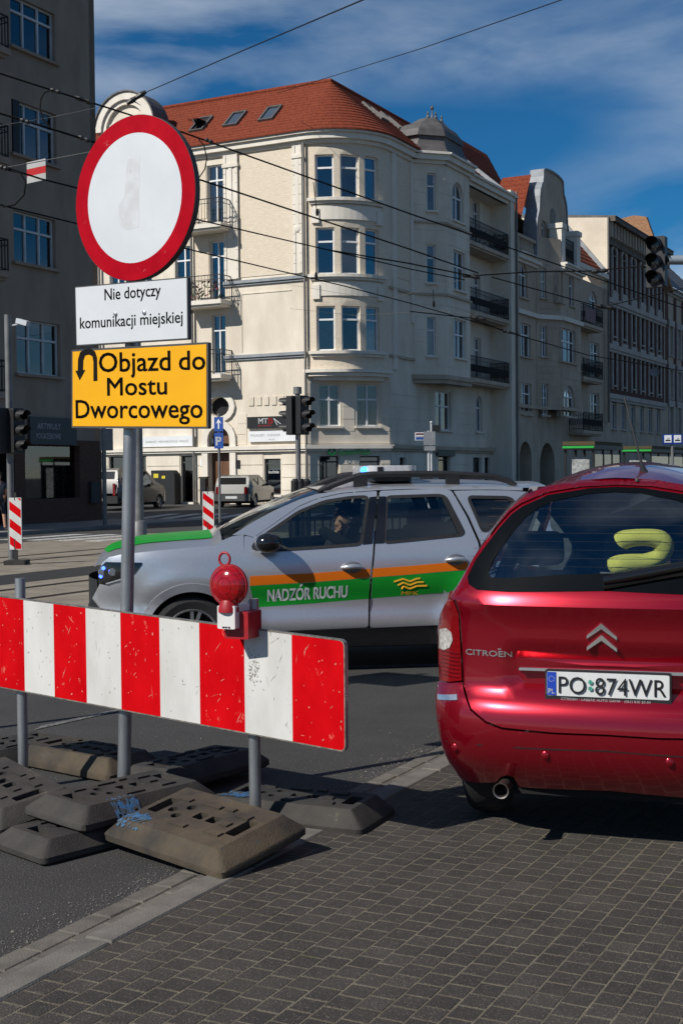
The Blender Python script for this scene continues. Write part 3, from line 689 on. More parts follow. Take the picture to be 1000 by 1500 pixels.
s0, z0 = FC.px(483, 669, .2); s1, z1 = FC.px(543, 656, .2)
tm = MB(); text_mesh('GreenWash', lambda a, z, d: FC.P(s0 + .3 + a, .19 + d, z), .34, tm, .12, z0 + .08, s1 - s0 - .45, bold=.02)
tm.lathe([(.2, 0), (.2, .05), (.1, .05), (.1, 0)], FC.P(s0 + .12, .14, z0 + .24), FC.n, 14, cap=False)
gsg = tm.build('shop_lettering', M('green_letters', (.012, .16, .045), .4), K, world=True)
# facade B with the polygonal turret and loggias
t0, t1 = 2.74, 3.96; dT = 1.22; sT = 7.15; sE = 13.0
T0 = FB.P(t0, 0, 0); T1 = FB.P(t1, dT, 0); F1 = Fr((T0.x, T0.y), ((T1 - T0).x, (T1 - T0).y)); L1 = (T1 - T0).length
F2 = Fr((T1.x, T1.y), (VD.x, VD.y)); L2 = sT - t1
w1 = [wpx(F1, 625, 637.5, *q) for q in ((253, 308), (358, 414), (464, 521))]
w2 = [wpx(F2, *q) for q in ((662, 678.5, 263, 321), (664, 680.5, 365, 423), (665, 682, 466, 523))]
wb = [wpx(FB, *q) for q in ((692, 702, 292, 351), (723, 734, 306, 361), (693, 703, 400, 452), (724, 735, 403, 456), (694, 704, 494, 552), (726, 736, 498, 554))]
wf = [wpx(FB, *q) for q in ((637, 660, 572, 629), (696, 706, 579, 632), (730, 741, 581, 634))]
gb = [wpx(FB, *q) for q in ((585, 593, 670, 735), (641, 658, 668, 740), (692, 704, 670, 735), (709, 717, 670, 735), (735, 744, 671, 735))]
zs1 = FB.px(660, 548)[1]
wall('street_wall', FB, rect(0, 16.5, 3.2, ZE), [rect(*q) for q in wb if q[1] < 16.4] + [rect(*wf[0]), archp(*wf[1]), archp(*wf[2])], cream, K)
wall('street_ground_floor', FB, rect(0, 16.5, .1, 3.2), [rect(*q) for q in gb], cream, K, depth=.35)
b = MB(); b.fbox(FB, .35, .75, .001, .1, 6.6, ZE - .56); b.fbox(FB, 2.45, 2.72, .001, .1, 9, ZE - .56); b.build('pilaster', pale, K, world=True)
b = MB(); b.fbox(FB, .85, 2.35, .001, .03, 11, ZE - .8); b.build('facing_panel', tanbrick, K, world=True)
wall('turret_wall', F1, rect(0, L1, 6.4, ZE), [rect(*q) for q in w1], cream, K)
wall('turret_wall', F2, rect(0, L2, 6.4, ZE), [archp(*w2[0])] + [rect(*q) for q in w2[1:]], cream, K)
T2 = FB.P(sT, dT, 0); T3 = FB.P(sT, 0, 0); F3 = Fr((T2.x, T2.y), ((T3 - T2).x, (T3 - T2).y))
wall('turret_wall', F3, rect(0, dT, 6.4, ZE), [], cream, K)
for F_, L_, ws in ((F1, L1, w1), (F2, L2, w2)):
    courses(F_, .02, L_ - .02, 6.9, 16.6, 16, [(q[0] - .08, q[1] + .08, q[2] - .12, q[3] + .05) for q in ws], K, cream, th=.018)
    for z in (14.0, 10.5): b = MB(); b.fbox(F_, -.03, L_ + .03, .019, .12, z - .1, z); b.build('turret_band', stone2, K, world=True)
    b = MB(); b.fbox(F_, -.1, L_ + .1, -.5, .18, 6.3, 6.52); b.fbox(F_, -.02, L_ + .02, -.6, .08, 6.1, 6.297); b.build('turret_corbel', stone2, K, world=True)
    b = MB(); cornice(b, F_, -.12, L_ + .12, ZE); b.build('cornice', pale, K, world=True)
for q in w1: window(K, F1, *q, cols=1, tr=.66, back=rw.choice([dark_room, curt_d, blind_p]))
for i, q in enumerate(w2): window(K, F2, *q, cols=2, tr=.6, arch=i == 0, back=curt_w if i else curt_d)
for q in wb: window(K, FB, *q, cols=2, tr=.7, sill=False)
window(K, FB, *wf[0], cols=2, tr=.62, back=curt_w); window(K, FB, *wf[1], cols=2, tr=.66, arch=True, back=curt_w); window(K, FB, *wf[2], cols=2, tr=.66, arch=True, back=curt_d)
for q in gb: window(K, FB, q[0], q[1], .5, q[3], cols=1, tr=.9, m=iron, back=dark_room, sill=False)
s0, z0 = FB.px(641, 668, .15); s1, _ = FB.px(666, 668, .15); b = MB(); b.fbox(FB, s0, s1, .05, .16, z0, z0 + .5); gs2 = b.build('shop_sign', M('dark_signboard', (.035, .036, .04), .5), K, world=True)
tm = MB(); text_mesh('GreenWash', lambda a, z, d: FB.P(s0 + a, .17, z), .26, tm, .12, z0 + .12, s1 - s0 - .3); tm.build('lettering', M('green_letters', (.012, .16, .045), .4), gs2, world=True)
b = MB(); b.fbox(FB, -.02, 16.5, .001, .22, 2.87, 3.05); b.fbox(FB, 0, 16.5, .0015, .14, 2.75, 2.867); b.build('ledge', stone2, K, world=True)
courses(FB, .02, 16.4, .35, 2.72, 4, [(q[0] - .05, q[1] + .05, q[2], q[3]) for q in gb], K, cream)
courses(FB, .02, 16.4, 3.1, 6.0, 5, [(q[0] - .12, q[1] + .12, q[2] - .12, q[3] + .1) for q in wf], K, cream, th=.02)
for z in (7.3, 10.5): b = MB(); b.fbox(FB, 0, t0, .001, .1, z - .12, z); b.build('ledge', stone2, K, world=True)
for yt in (352, 453.5, 553):
    _, z = F2.px(694, yt, 0); balcony(K, FB, sT + .03, sE + .3, 1.12, z, 1.15, deco=True, plants=yt == 352, m=stone2)
b = MB(); b.fbox(FB, sE + .32, sE + 1.0, .001, dT, .3, ZE); b.build('end_pier', cream, K, world=True)
b = MB(); b.tube([FB.P(sE + 1.02, dT + .08, .4), FB.P(sE + 1.02, dT + .08, ZE)], .06, 8); b.build('downpipe', pipe_m, K, world=True)
b = MB(); cornice(b, FB, 0, t0 + .2, ZE); b.build('cornice', pale, K, world=True); b = MB(); cornice(b, FB, sT, sE + 1.1, ZE - .25, d=dT - .25); b.build('cornice', pale, K, world=True)
b = MB(); b.fbox(FB, sT, sE + 1.0, -.2, dT - .2, ZE - .8, ZE - .02); b.build('loggia_soffit', cream, K, world=True)
# roof
ZR = 20.5; RD = 3.07
def inn(F, s_, d, z): return F.P(s_, -d, z)
R0 = AO + UA * 0 + Vector((0, 0, 0)); nA = FA.n; nB = FB.n
# ridge corner: intersection of the two ridges
pa = AO - nA * RD; pb = BO - nB * RD
den = UA.x * (-VD.y) - UA.y * (-VD.x); rx = pb - pa; ta = (rx.x * (-VD.y) - rx.y * (-VD.x)) / den
RC = pa + UA * ta; RC.z = ZR
E = [FA.P(-13.2, .5, ZE)] + [FA.P(-13.2 + 13.2 * i / 4, .5, ZE) for i in range(1, 4)] + [FR_.P(LA * i / 10, .5, ZE) for i in range(11)] + [FB.P(t0 - .6, .5, ZE)]
T = [Vector((0, 0, 0))] * len(E)
Tl = []
for i, e in enumerate(E):
    if i < 4: p = FA.P((e - AO).dot(UA), -RD, ZR)
    elif i < 15: p = RC.copy()
    else: p = FB.P(t0 - .6, -RD, ZR)
    if i == 0 or i < 4:
        if (p - RC).dot(UA) > 0: p = RC.copy()
    Tl.append(p)
Tl[-1] = Vector((*(FB.P(max(t0 - .6, (RC - BO).dot(VD) + .1), -RD, ZR)).xy, ZR))
roof = roof_strip('roof', E, Tl, tile_m, K, n=17)
E2 = [FB.P(t0 - .6, .5, ZE), FB.P(sT, .5, ZE), FB.P(sE + 1.0, .7, ZE - .2)]; T2_ = [Tl[-1], FB.P(sT + 2, -RD, ZR), FB.P(sE + 1.0, -RD, ZR)]
roof_strip('roof', E2, T2_, tile_m, K, n=17)
b = MB(); b.tube([Tl[0] + Vector((0, 0, .05)), RC + Vector((0, 0, .05)), T2_[-1] + Vector((0, 0, .05))], .11, 8); b.build('ridge_tiles', tile_m, K, world=True)
bk = MB(); q = [Tl[0], RC, T2_[-1], T2_[-1] - nB * 5 - Vector((0, 0, 5)), Tl[0] - nA * 5 - Vector((0, 0, 5))]; bk.add(q, [(0, 1, 2, 3, 4)]); bk.build('rear_roof', tile_m, K, world=True)
b = MB(); pA_, pB_ = FB.P(sE + 1.0, .75, ZE - .1), FB.P(sE + 1.0, -RD - .2, ZR + .15)
for o_, hh in ((0, .2),): b.hexa([pA_ + VD * o_ - Vector((0, 0, 1)), pA_ + VD * (o_ + .4) - Vector((0, 0, 1)), pB_ + VD * (o_ + .4) - Vector((0, 0, 6)), pB_ + VD * o_ - Vector((0, 0, 6)), pA_ + VD * o_ + Vector((0, 0, hh)), pA_ + VD * (o_ + .4) + Vector((0, 0, hh)), pB_ + VD * (o_ + .4) + Vector((0, 0, hh)), pB_ + VD * o_ + Vector((0, 0, hh))])
b.build('party_parapet', zinc, K, world=True)
fr_m = M('rooflight_frame', (.10, .095, .09), .5); skyg = glass('rooflight_glass', (.12, .14, .16), .35)
def rooflight(F, s_, t_, wd, hh, openx=False):
    sl = (Vector((0, 0, ZR - ZE)) - F.n * (RD + .5)); ln = sl.length; sl.normalize(); base = F.P(s_, .5, ZE) + sl * (ln * t_); nn = F.u.cross(sl).normalized()
    if nn.z < 0: nn = -nn
    def q(a, b_, d): return base + F.u * a + sl * b_ + nn * d
    m_ = MB(); m_.slab([(0, 0), (wd, 0), (wd, hh), (0, hh)], lambda a, b_, d: q(a, b_, d), 0, .14, [[(.09, .09), (wd - .09, .09), (wd - .09, hh - .09), (.09, hh - .09)]])
    o = m_.build('rooflight', fr_m, K, world=True)
    m_ = MB(); m_.slab([(.08, .08), (wd - .08, .08), (wd - .08, hh - .08), (.08, hh - .08)], lambda a, b_, d: q(a, b_, d) if not openx else q(a, hh * .5 + (b_ - hh * .5) * .75, d + .1 + (hh * .5 - b_) * .7), .06, .09); m_.build('pane', skyg, o, world=True)
    if openx: m_ = MB(); m_.slab([(.08, .08), (wd - .08, .08), (wd - .08, hh - .08), (.08, hh - .08)], lambda a, b_, d: q(a, b_, d), .03, .04); m_.build('room_behind', dark_room, o, world=True)
for (x, y, op) in ((294, 186, True), (343, 180, False), (394, 172, False)):
    s_, _ = FA.px(x, y, -1.6); rooflight(FA, s_, .30, .8, 1.35, op)
rooflight(FB, .4 + 1.2, .45, .8, 1.4); rooflight(FB, 3.6, .45, .8, 1.4)
# turret cap: two-stage curved sheet roof with finials
cc = FB.P((t1 + sT) / 2 - .3, .0, 0)
def ring(sc, z):
    pts = [FB.P(t0 - .1, -1.6, 0), FB.P(t0 - .2, .15, 0), FB.P(t1 - .1, dT + .3, 0), FB.P(sT + .1, dT + .3, 0), FB.P(sT + .6, .1, 0), FB.P(sT + .6, -1.6, 0)]
    return [Vector((cc.x + (p.x - cc.x) * sc, cc.y + (p.y - cc.y) * sc, z)) for p in pts]
lev = [(.93, ZE + .02), (.85, ZE + .18), (.76, ZE + .48), (.72, ZE + .7), (.70, ZE + .72), (.70, ZE + .9), (.76, ZE + .92), (.74, ZE + 1.02), (.68, ZE + 1.3), (.55, ZE + 1.6), (.40, ZE + 1.78), (.28, ZE + 2.0), (.22, ZE + 2.08)]
b = MB(); rg = [ring(*l) for l in lev]
for a, c in zip(rg, rg[1:]):
    for i in range(6): b.add([a[i], a[(i + 1) % 6], c[(i + 1) % 6], c[i]], [(0, 1, 2, 3)])
b.add(rg[-1], [tuple(range(6))]); cap = b.build('turret_cap', slate, K, world=True)
for i in (1, 2, 3, 4):
    p = rg[-1][i]; m_ = MB(); m_.lathe([(.08, 0), (.09, .08), (.04, .18), (.06, .26), (.01, .36)], p - Vector((0, 0, .05)), n=8); m_.build('finial', slate, cap, world=True)
p = sum((q for q in rg[-1]), Vector()) / 6; m_ = MB(); m_.lathe([(.1, 0), (.04, .3), (.03, .5), (.09, .58), (.09, .66), (.01, .74)], p, n=8); m_.build('finial', slate, cap, world=True)
# signs fixed on facade A
def wall_sign(x0, x1, yt, yb, m, name='wall_sign', d=.14, F=FA):
    s0, z1 = F.px(x0, yt, d); s1, _ = F.px(x1, yt, d); _, z0 = F.px(x0, yb, d); b_ = MB(); b_.fbox(F, s0, s1, .05, d, z0, z1)
    return b_.build(name, m, K, world=True), s0, s1, z0, z1
blk = M('sign_black', (.012, .012, .013), .4); wht = M('sign_white', (.72, .73, .74), .5, var=.05, scale=2)
o, s0, s1, z0, z1 = wall_sign(362, 428, 611, 628, blk)
tm = MB(); text_mesh('MT', lambda a, z, d: FA.P(s0 + a, .146, z), .26, tm, .62, z0 + .22, .5, bold=.03); tm.mi = 1; text_mesh('B', lambda a, z, d: FA.P(s0 + a, .146, z), .26, tm, 1.16, z0 + .22, .24, bold=.03); text_mesh('projekt', lambda a, z, d: FA.P(s0 + a, .146, z), .07, tm, .62, z0 + .1, .7)
tm.mi = 0; tm.bar(FA.P(s0 + 1.45, .15, z0 + .45), FA.P(s0 + 1.9, .15, z0 + .12), .02); tm.bar(FA.P(s0 + 1.45, .15, z0 + .45), FA.P(s0 + 1.65, .15, z0 + .12), .02)
tm.build('lettering', [win_w, M('sign_red', (.5, .02, .02), .5)], o, world=True)
o, s0, s1, z0, z1 = wall_sign(364, 434, 632, 647.5, wht)
gl_ = M('sign_grey_text', (.32, .33, .34), .6)
tm = MB(); text_mesh('POSADZKI - KUCHNIE', lambda a, z, d: FA.P(s0 + a, .146, z), .11, tm, .12, z0 + .25, 1.6); text_mesh('tel. 61', lambda a, z, d: FA.P(s0 + a, .146, z), .09, tm, 1.1, z0 + .06, .3); tm.build('lettering', gl_, o, world=True)
o, s0, s1, z0, z1 = wall_sign(206, 284, 640, 655, wht)
tm = MB(); text_mesh('GABINET  REHABILITACJI  MASAŻ', lambda a, z, d: FA.P(s0 + a, .146, z), .1, tm, .3, z0 + .2, (s1 - s0) * .8); tm.build('lettering', gl_, o, world=True)
o, s0, s1, z0, z1 = wall_sign(137, 160, 642, 656, blk)
tm = MB(); text_mesh('salon', lambda a, z, d: FA.P(s0 + a, .146, z), .26, tm, .05, z0 + .12, (s1 - s0) * .8, bold=.02); tm.build('lettering', win_w, o, world=True)
wall_sign(293, 302, 672, 683, wht, 'notice_plate', .08); wall_sign(341, 351, 674, 686, blk, 'notice_plate', .08)

# ---------------- second house of the street: scrolled gable
F5 = Fr((FB.P(0, dT, 0).x, FB.P(0, dT, 0).y), (VD.x, VD.y))
s5a, s5b = sE + 1.05, F5.px(885, 500)[0]
G = thing('gabled_tenement', 'grey stucco tenement with scrolled gable and arched ground floor', 'building', tuple(F5.P(s5a, 0, .3)))
ZE2 = F5.px(757, 368)[1]
bs0, bs1 = F5.px(800, 500)[0] - 1.9, F5.px(848, 500)[0]; bd = 1.0
# facet + bay front
Tb0 = F5.P(bs0, 0, 0); Tb1 = F5.P(bs0 + 1.6, bd, 0); H1 = Fr((Tb0.x, Tb0.y), ((Tb1 - Tb0).x, (Tb1 - Tb0).y)); LH1 = (Tb1 - Tb0).length
H2 = Fr((Tb1.x, Tb1.y), (VD.x, VD.y)); LH2 = H2.px(850, 500)[0]
Tb2 = H2.P(LH2, 0, 0); Tb3 = F5.P((Tb2 - F5.o).dot(VD), 0, 0); H3 = Fr((Tb2.x, Tb2.y), ((Tb3 - Tb2).x, (Tb3 - Tb2).y))
wl = [wpx(F5, *q) for q in ((763, 778, 560, 606), (762, 777, 472, 521), (760, 772, 383, 434))]
wh1 = [wpx(H1, *q) for q in ((793, 802, 562, 608), (791, 800, 477, 522), (791, 799, 392, 436))]
wh2 = [wpx(H2, *q) for q in ((825, 841, 563, 609), (820, 842, 479, 528), (817, 824, 392, 441), (833, 840, 399, 447))]
wr = [wpx(F5, *q) for q in ((864, 877, 575, 628), (864, 877, 500, 550), (862, 874, 424, 470))]
gh = [wpx(F5, *q) for q in ((760, 778, 646, 745), (790, 812, 648, 745))]
def clamp(q, lo, hi): return (max(lo, q[0]), min(hi, q[1]), q[2], q[3])
wh1 = [clamp(q, .15, LH1 - .15) for q in wh1]
wall('wall', F5, rect(s5a, s5b, 5.2, ZE2), [rect(*wl[0]), rect(*wl[1]), archp(*wl[2]), rect(*wr[0]), rect(*wr[1]), archp(*wr[2])], stone2, G)
wall('ground_floor_wall', F5, rect(s5a, s5b, .1, 5.2), [archp(q[0], q[1], .3, min(q[3], 4.8)) for q in gh], stone2, G, depth=1.2)
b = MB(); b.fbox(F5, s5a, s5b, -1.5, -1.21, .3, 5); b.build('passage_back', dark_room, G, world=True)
wall('bay_wall', H1, rect(0, LH1, 5.4, ZE2 + 1.3), [rect(*q) for q in wh1], stone2, G); wall('bay_wall', H2, rect(0, LH2, 5.4, ZE2), [archp(*wh2[0]), rect(*wh2[1]), archp(*wh2[2]), archp(*wh2[3])], stone2, G); wall('bay_wall', H3, rect(0, bd, 5.4, ZE2), [], stone2, G)
courses(H1, .02, LH1 - .02, 5.6, ZE2 - .2, 22, [(q[0] - .05, q[1] + .05, q[2] - .12, q[3] + .05) for q in wh1], G, stone2, th=.02)
courses(H2, .02, LH2 - .02, 5.6, 10.0, 8, [(q[0] - .08, q[1] + .08, q[2] - .12, q[3] + .05) for q in wh2], G, stone2, th=.02)
for i, q in enumerate(wl): window(G, F5, *q, cols=2, tr=.66, arch=i == 2, sillm=stone2, back=[dark_room, curt_d, dark_room][i])
for q in wh1: window(G, H1, *q, cols=2, tr=.55, rows=(.78,), sillm=stone2, back=dark_room)
for i, q in enumerate(wh2): window(G, H2, *q, cols=3 if i == 1 else 2 if i == 0 else 1, tr=.62, arch=i != 1, sillm=stone2, back=[curt_w, curt_d, dark_room, dark_room][i])
for i, q in enumerate(wr): window(G, F5, *q, cols=2, tr=.7, arch=i == 2, sill=False, back=[dark_room, curt_d, curt_w][i])
for F_, a, c in ((F5, s5a, bs0), (H1, 0, LH1), (H2, 0, LH2)):
    _, z = F5.px(757, 452); b = MB(); b.fbox(F_, a, c, .021, .2, z - .25, z); b.build('ledge', pale, G, world=True)
    b = MB(); b.fbox(F_, a, c, .021, .14, 5.35, 5.55); b.build('ledge', stone2, G, world=True)
for yt in (630, 551, 471.5):
    s0, z = F5.px(853, yt, .9); s1, _ = F5.px(882, yt, .9); balcony(G, F5, s0, s1, .95, z, 1.15, deco=True, plants=yt == 551, m=stone2)
b = MB(); s0, s1, z0, z1 = wpx(F5, 856, 871, 449, 469, .97); b.fbox(F5, s0, s1, .97, 1.0, z0, z1); b.build('hung_cloth', M('pink_cloth', (.22, .15, .15), .9, var=.15, scale=3), G, world=True)
b = MB(); cornice(b, F5, s5a, bs0 + .3, ZE2); cornice(b, H2, -.1, LH2 + .1, ZE2 - .05); cornice(b, F5, (Tb3 - F5.o).dot(VD), s5b, F5.px(870, 397)[1], prof=((.1, -.5, -.3), (.35, -.3, 0))); b.build('cornice', pale, G, world=True)
# balustrade over the left axis
b = MB(); zbl = ZE2
for k in range(11): b.lathe([(.07, 0), (.11, .25), (.06, .5), (.08, .75)], F5.P(s5a + .5 + k * (bs0 - s5a - .6) / 11, -.1, zbl + .12), n=6)
b.fbox(F5, s5a, bs0 + .2, -.25, .05, zbl + .87, zbl + 1.05); b.fbox(F5, s5a, bs0 + .2, -.25, .05, zbl, zbl + .115); b.fbox(F5, s5a, s5a + .35, -.25, .06, zbl + .116, zbl + .868); b.build('balustrade', stone2, G, world=True)
# gable
gc_, _ = F5.px(809, 300, 0); _, gtop = F5.px(802, 250, 0); hw = 3.15
half = [(hw, ZE2 - .2), (hw, ZE2 + 1.5), (hw - .03, ZE2 + 1.9), (hw - .14, ZE2 + 2.3), (hw - .34, ZE2 + 2.6), (hw - .5, ZE2 + 2.9), (hw - .56, ZE2 + 3.3), (hw - .6, ZE2 + 3.7), (hw - .72, ZE2 + 4.1), (hw - .95, ZE2 + 4.4), (hw - 1.18, ZE2 + 4.6), (hw - 1.27, ZE2 + 4.95), (hw - 1.3, ZE2 + 5.3)]
topz = gtop; base_r = hw - 1.3
half += [(base_r * math.cos(t * math.pi / 16), ZE2 + 5.3 + (topz - ZE2 - 5.3) * math.sin(t * math.pi / 16)) for t in range(1, 8)]
outl = [(gc_ + a, z) for a, z in half] + [(gc_, topz)] + [(gc_ - a, z) for a, z in reversed(half)]
gwin = [wpx(F5, *q) for q in ((792, 799, 322, 346), (809, 817, 329, 350))]; niche = archp(gc_ - .55, gc_ + .35, gtop - 3.6, gtop - 2.1)
b = MB(); b.slab(outl, lambda a, z, dd: F5.P(a, dd, z), -.5, .02, [rect(*q) for q in gwin]); gab = b.build('gable', stone2, G, world=True)
b = MB(); 
for i in range(len(outl) - 1):
    p0, p1 = outl[i], outl[i + 1]
    if i == len(half) * 2: continue
    def sc(p, e): return (gc_ + (p[0] - gc_) * e, ZE2 + (p[1] - ZE2) * (1 + (e - 1) * .6))
    q0, q1 = sc(p0, 1.035), sc(p1, 1.035)
    b.hexa([F5.P(p0[0], .1, p0[1]), F5.P(p1[0], .1, p1[1]), F5.P(p1[0], -.75, p1[1]), F5.P(p0[0], -.75, p0[1]), F5.P(q0[0], .1, q0[1]), F5.P(q1[0], .1, q1[1]), F5.P(q1[0], -.75, q1[1]), F5.P(q0[0], -.75, q0[1])])
b.build('gable_capping', zinc, G, world=True)
b = MB(); poly_box(F5, niche, .021, .06, b); b.build('gable_niche', M('niche', (.24, .21, .18), .9), gab, world=True)
for q in gwin: window(G, F5, *q, cols=1, tr=.6, back=dark_room, sill=False)
# terrace on the bay with piers and rail
for s_ in (0.1, LH2 - .75): b = MB(); b.fbox(H2, s_, s_ + .7, -.7, .02, ZE2, ZE2 + 2.0); b.fbox(H2, s_ - .08, s_ + .78, -.78, .1, ZE2 + 2.003, ZE2 + 2.3); b.build('terrace_pier', pale, G, world=True)
railing(G, [H2.P(.85, -.2, ZE2 + .1), H2.P(LH2 - .8, -.2, ZE2 + .1)], 1.5, deco=True)
# roofs of the gabled house
zr2 = F5.px(780, 263, -4)[1]
roof_strip('roof', [F5.P(s5a, -.5, ZE2 + .3), F5.P(gc_, -.5, ZE2 + .3)], [F5.P(s5a + .3, -4.2, zr2), F5.P(gc_, -4.2, zr2)], tile_m, G, n=16)
b = MB(); b.fbox(F5, s5a + .1, gc_ - 1, -1.6, -1.2, ZE2 + 1.9, ZE2 + 2.6); b.build('dormer_band', dark_room, G, world=True)
zq = F5.px(870, 397)[1]
roof_strip('roof', [F5.P(gc_ + 2.5, -.2, zq + .02), F5.P(s5b, .2, zq + .02)], [F5.P(gc_ + 1.5, -3.8, zq + 5.2), F5.P(s5b - 0.02, -4.2, zq + 5.2)], tile_m, G, n=14)
b = MB(); pA_, pB_ = F5.P(s5b - .25, .25, zq + .1), F5.P(s5b - .25, -4.0, zq + 5.3); b.bar(pA_, pB_, .3, .25); b.build('verge_flashing', zinc, G, world=True)

zh0 = ZE2 + 2.2; zh1 = F5.px(772, 264, -1.2)[1]
roof_strip('roof', [F5.P(s5a + 2.0, -2.6, zh0), F5.P(s5a + 2.0, -.35, zh0)], [F5.P(s5a + 4.2, -2.3, zh1), F5.P(s5a + 4.2, -.5, zh1)], tile_m, G, n=9)
# ---------------- third house: dark red brick with pale surrounds and a bright blank side wall
s6a, s6b = s5b + .02, F5.px(972, 500)[0]
Q = thing('brick_tenement', 'dark red brick tenement with white window surrounds and blank cream side wall', 'building', tuple(F5.P(s6a, 0, .3)))
ZE3 = F5.px(884, 318)[1]
zf = [F5.px(886, y)[1] for y in (640, 578, 505, 437)]          # storey lines
wq = []
nW = 6
for k in range(nW):
    c = s6a + 1.0 + (s6b - s6a - 1.6) * (k + .5) / nW
    for fl_ in (1, 2, 3):
        z0 = zf[fl_] + .75; z1 = z0 + (2.5 if fl_ < 3 else 3.0); wq.append((c - .5, c + .5, z0, z1, fl_))
    wq.append((c - .6, c + .6, zf[0] + .6, zf[0] + 3.2, 0))
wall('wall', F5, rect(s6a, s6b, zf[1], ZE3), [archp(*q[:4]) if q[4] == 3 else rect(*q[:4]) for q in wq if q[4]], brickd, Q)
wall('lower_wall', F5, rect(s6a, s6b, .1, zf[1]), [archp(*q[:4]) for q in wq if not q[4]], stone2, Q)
for q in wq:
    window(Q, F5, *q[:4], cols=2, tr=.68, arch=q[4] in (0, 3), m=win_g, sillm=white_s, back=rw.choice([dark_room, curt_d]))
    if q[4]:
        b = MB()
        for a, c in ((q[0] - .2, q[0] - .01), (q[1] + .01, q[1] + .2)): b.fbox(F5, a, c, .002, .1, q[2] - .3, q[3] - (.5 if q[4] == 3 else 0))
        if q[4] == 3:
            ap = archp(q[0] - .01, q[1] + .01, q[3] - .6, q[3] + .005); ap2 = [(q[0] - .24, q[3] - .6), (q[1] + .24, q[3] - .6), (q[1] + .24, q[3] - .2), ((q[0] + q[1]) / 2, q[3] + 1.0), (q[0] - .24, q[3] - .2)]
            b.slab(ap2, lambda a, z, dd: F5.P(a, dd, z), .002, .1, [[p if p[1] > q[3] - .59 else (p[0] * .999, p[1] + .02) for p in ap]])
        else: b.fbox(F5, q[0] - .28, q[1] + .28, .002, .13, q[3] + .003, q[3] + .55)
        b.build('window_surround', white_s, Q, world=True)
for i, z in enumerate(zf[1:]): b = MB(); b.fbox(F5, s6a, s6b, .003, .24, z - .2, z + .12); b.fbox(F5, s6a, s6b, .0035, .14, z - .4, z - .203); b.build('ledge', white_s, Q, world=True)
b = MB()
for k in range(22):
    s_ = s6a + .3 + (s6b - s6a - .6) * k / 21; b.fbox(F5, s_ - .12, s_ + .12, .003, .5, ZE3 - 1.3, ZE3 - .31); 
b.build('cornice_brackets', stone2, Q, world=True)
b = MB(); b.fbox(F5, s6a, s6b, .003, .75, ZE3 - .3, ZE3); b.fbox(F5, s6a, s6b, .0035, .2, ZE3 - 1.7, ZE3 - 1.32); b.build('cornice', M('weathered_cornice', (.13, .11, .09), .9, var=.3, scale=2), Q, world=True)
b = MB(); b.hexa([F5.P(s6a, .8, ZE3 + .003), F5.P(s6b, .8, ZE3 + .003), F5.P(s6b, -9, ZE3 + .003), F5.P(s6a, -9, ZE3 + .003), F5.P(s6a, .8, ZE3 + .06), F5.P(s6b, .8, ZE3 + .06), F5.P(s6b, -9, ZE3 + 1.1), F5.P(s6a, -9, ZE3 + 1.1)]); b.build('roof', slate, Q, world=True)
FS = Fr((F5.P(s6a, 0, 0).x, F5.P(s6a, 0, 0).y), (WD.x, WD.y))
b = MB(); b.slab([(-10, 5), (.25, 5), (.25, ZE3 - .05), (-10, ZE3 + .9)], lambda a, z, dd: FS.P(a, dd, z), -.3, .05); b.build('blank_side_wall', M('blank_wall_render', (.62, .54, .43), .95, var=.12, scale=.6, c2=(.72, .64, .52), bump=.2, bscale=20), Q, world=True)
b = MB(); b.tube([FS.P(.3, .1, 5), FS.P(.3, .1, ZE3)], .07, 6); b.build('downpipe', pipe_m, Q, world=True)
b = MB(); s_, z_ = F5.px(958, 545, .4); b.lathe([(.02, 0), (.25, .04), (.36, .11)], F5.P(s_, .4, z_), FS.n * .9 + F5.n * .4, 14, cap=False); b.bar(F5.P(s_, 0, z_), F5.P(s_, .4, z_), .05); b.build('satellite_dish', M('dish_grey', (.25, .25, .26), .6), Q, world=True)
# ---------------- fourth house, cut by the picture edge
s7b = s6b + 16
Q2 = thing('stucco_brick_house', 'pale stucco and brick house with a steep brick gable chimney wall', 'building', tuple(F5.P(s6b, 0, .3)))
ZE4 = ZE3 - 2.6
wz = []
for k in range(5):
    c = s6b + 2.2 + k * 2.8
    for z in (zf[0] + .5, zf[1] + .6, zf[2] + .7, zf[3] + .3): wz.append((c - .55, c + .55, z, z + 2.3))
wall('wall', F5, rect(s6b + .02, s7b, .1, ZE4), [rect(*q) for q in wz if q[3] < ZE4 - .3], stone2, Q2)
for q in wz:
    if q[3] < ZE4 - .3:
        window(Q2, F5, *q, cols=2, m=win_g, sillm=white_s); b = MB(); b.fbox(F5, q[0] - .35, q[0] - .01, .002, .08, q[2] - .2, q[3]); b.fbox(F5, q[1] + .01, q[1] + .35, .002, .08, q[2] - .2, q[3]); b.fbox(F5, q[0] - .45, q[1] + .45, .002, .12, q[3] + .003, q[3] + .5); b.build('window_surround', white_s, Q2, world=True)
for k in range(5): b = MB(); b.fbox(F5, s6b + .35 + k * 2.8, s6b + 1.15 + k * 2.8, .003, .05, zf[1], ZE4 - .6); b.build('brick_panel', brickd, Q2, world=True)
b = MB(); cornice(b, F5, s6b + .02, s7b, ZE4); b.build('cornice', white_s, Q2, world=True)
roof_strip('roof', [F5.P(s6b + .1, .5, ZE4), F5.P(s7b, .5, ZE4)], [F5.P(s6b + .1, -4.5, ZE4 + 5), F5.P(s7b, -4.5, ZE4 + 5)], slate, Q2, n=12)
FS2 = Fr((F5.P(s6b + .06, 0, 0).x, F5.P(s6b + .06, 0, 0).y), (WD.x, WD.y))
rawb = M('raw_brick_gable', (.23, .11, .055), .95, var=.35, scale=5, c2=(.36, .2, .11), bump=.6, bscale=20, stretch=(1, 1, 3))
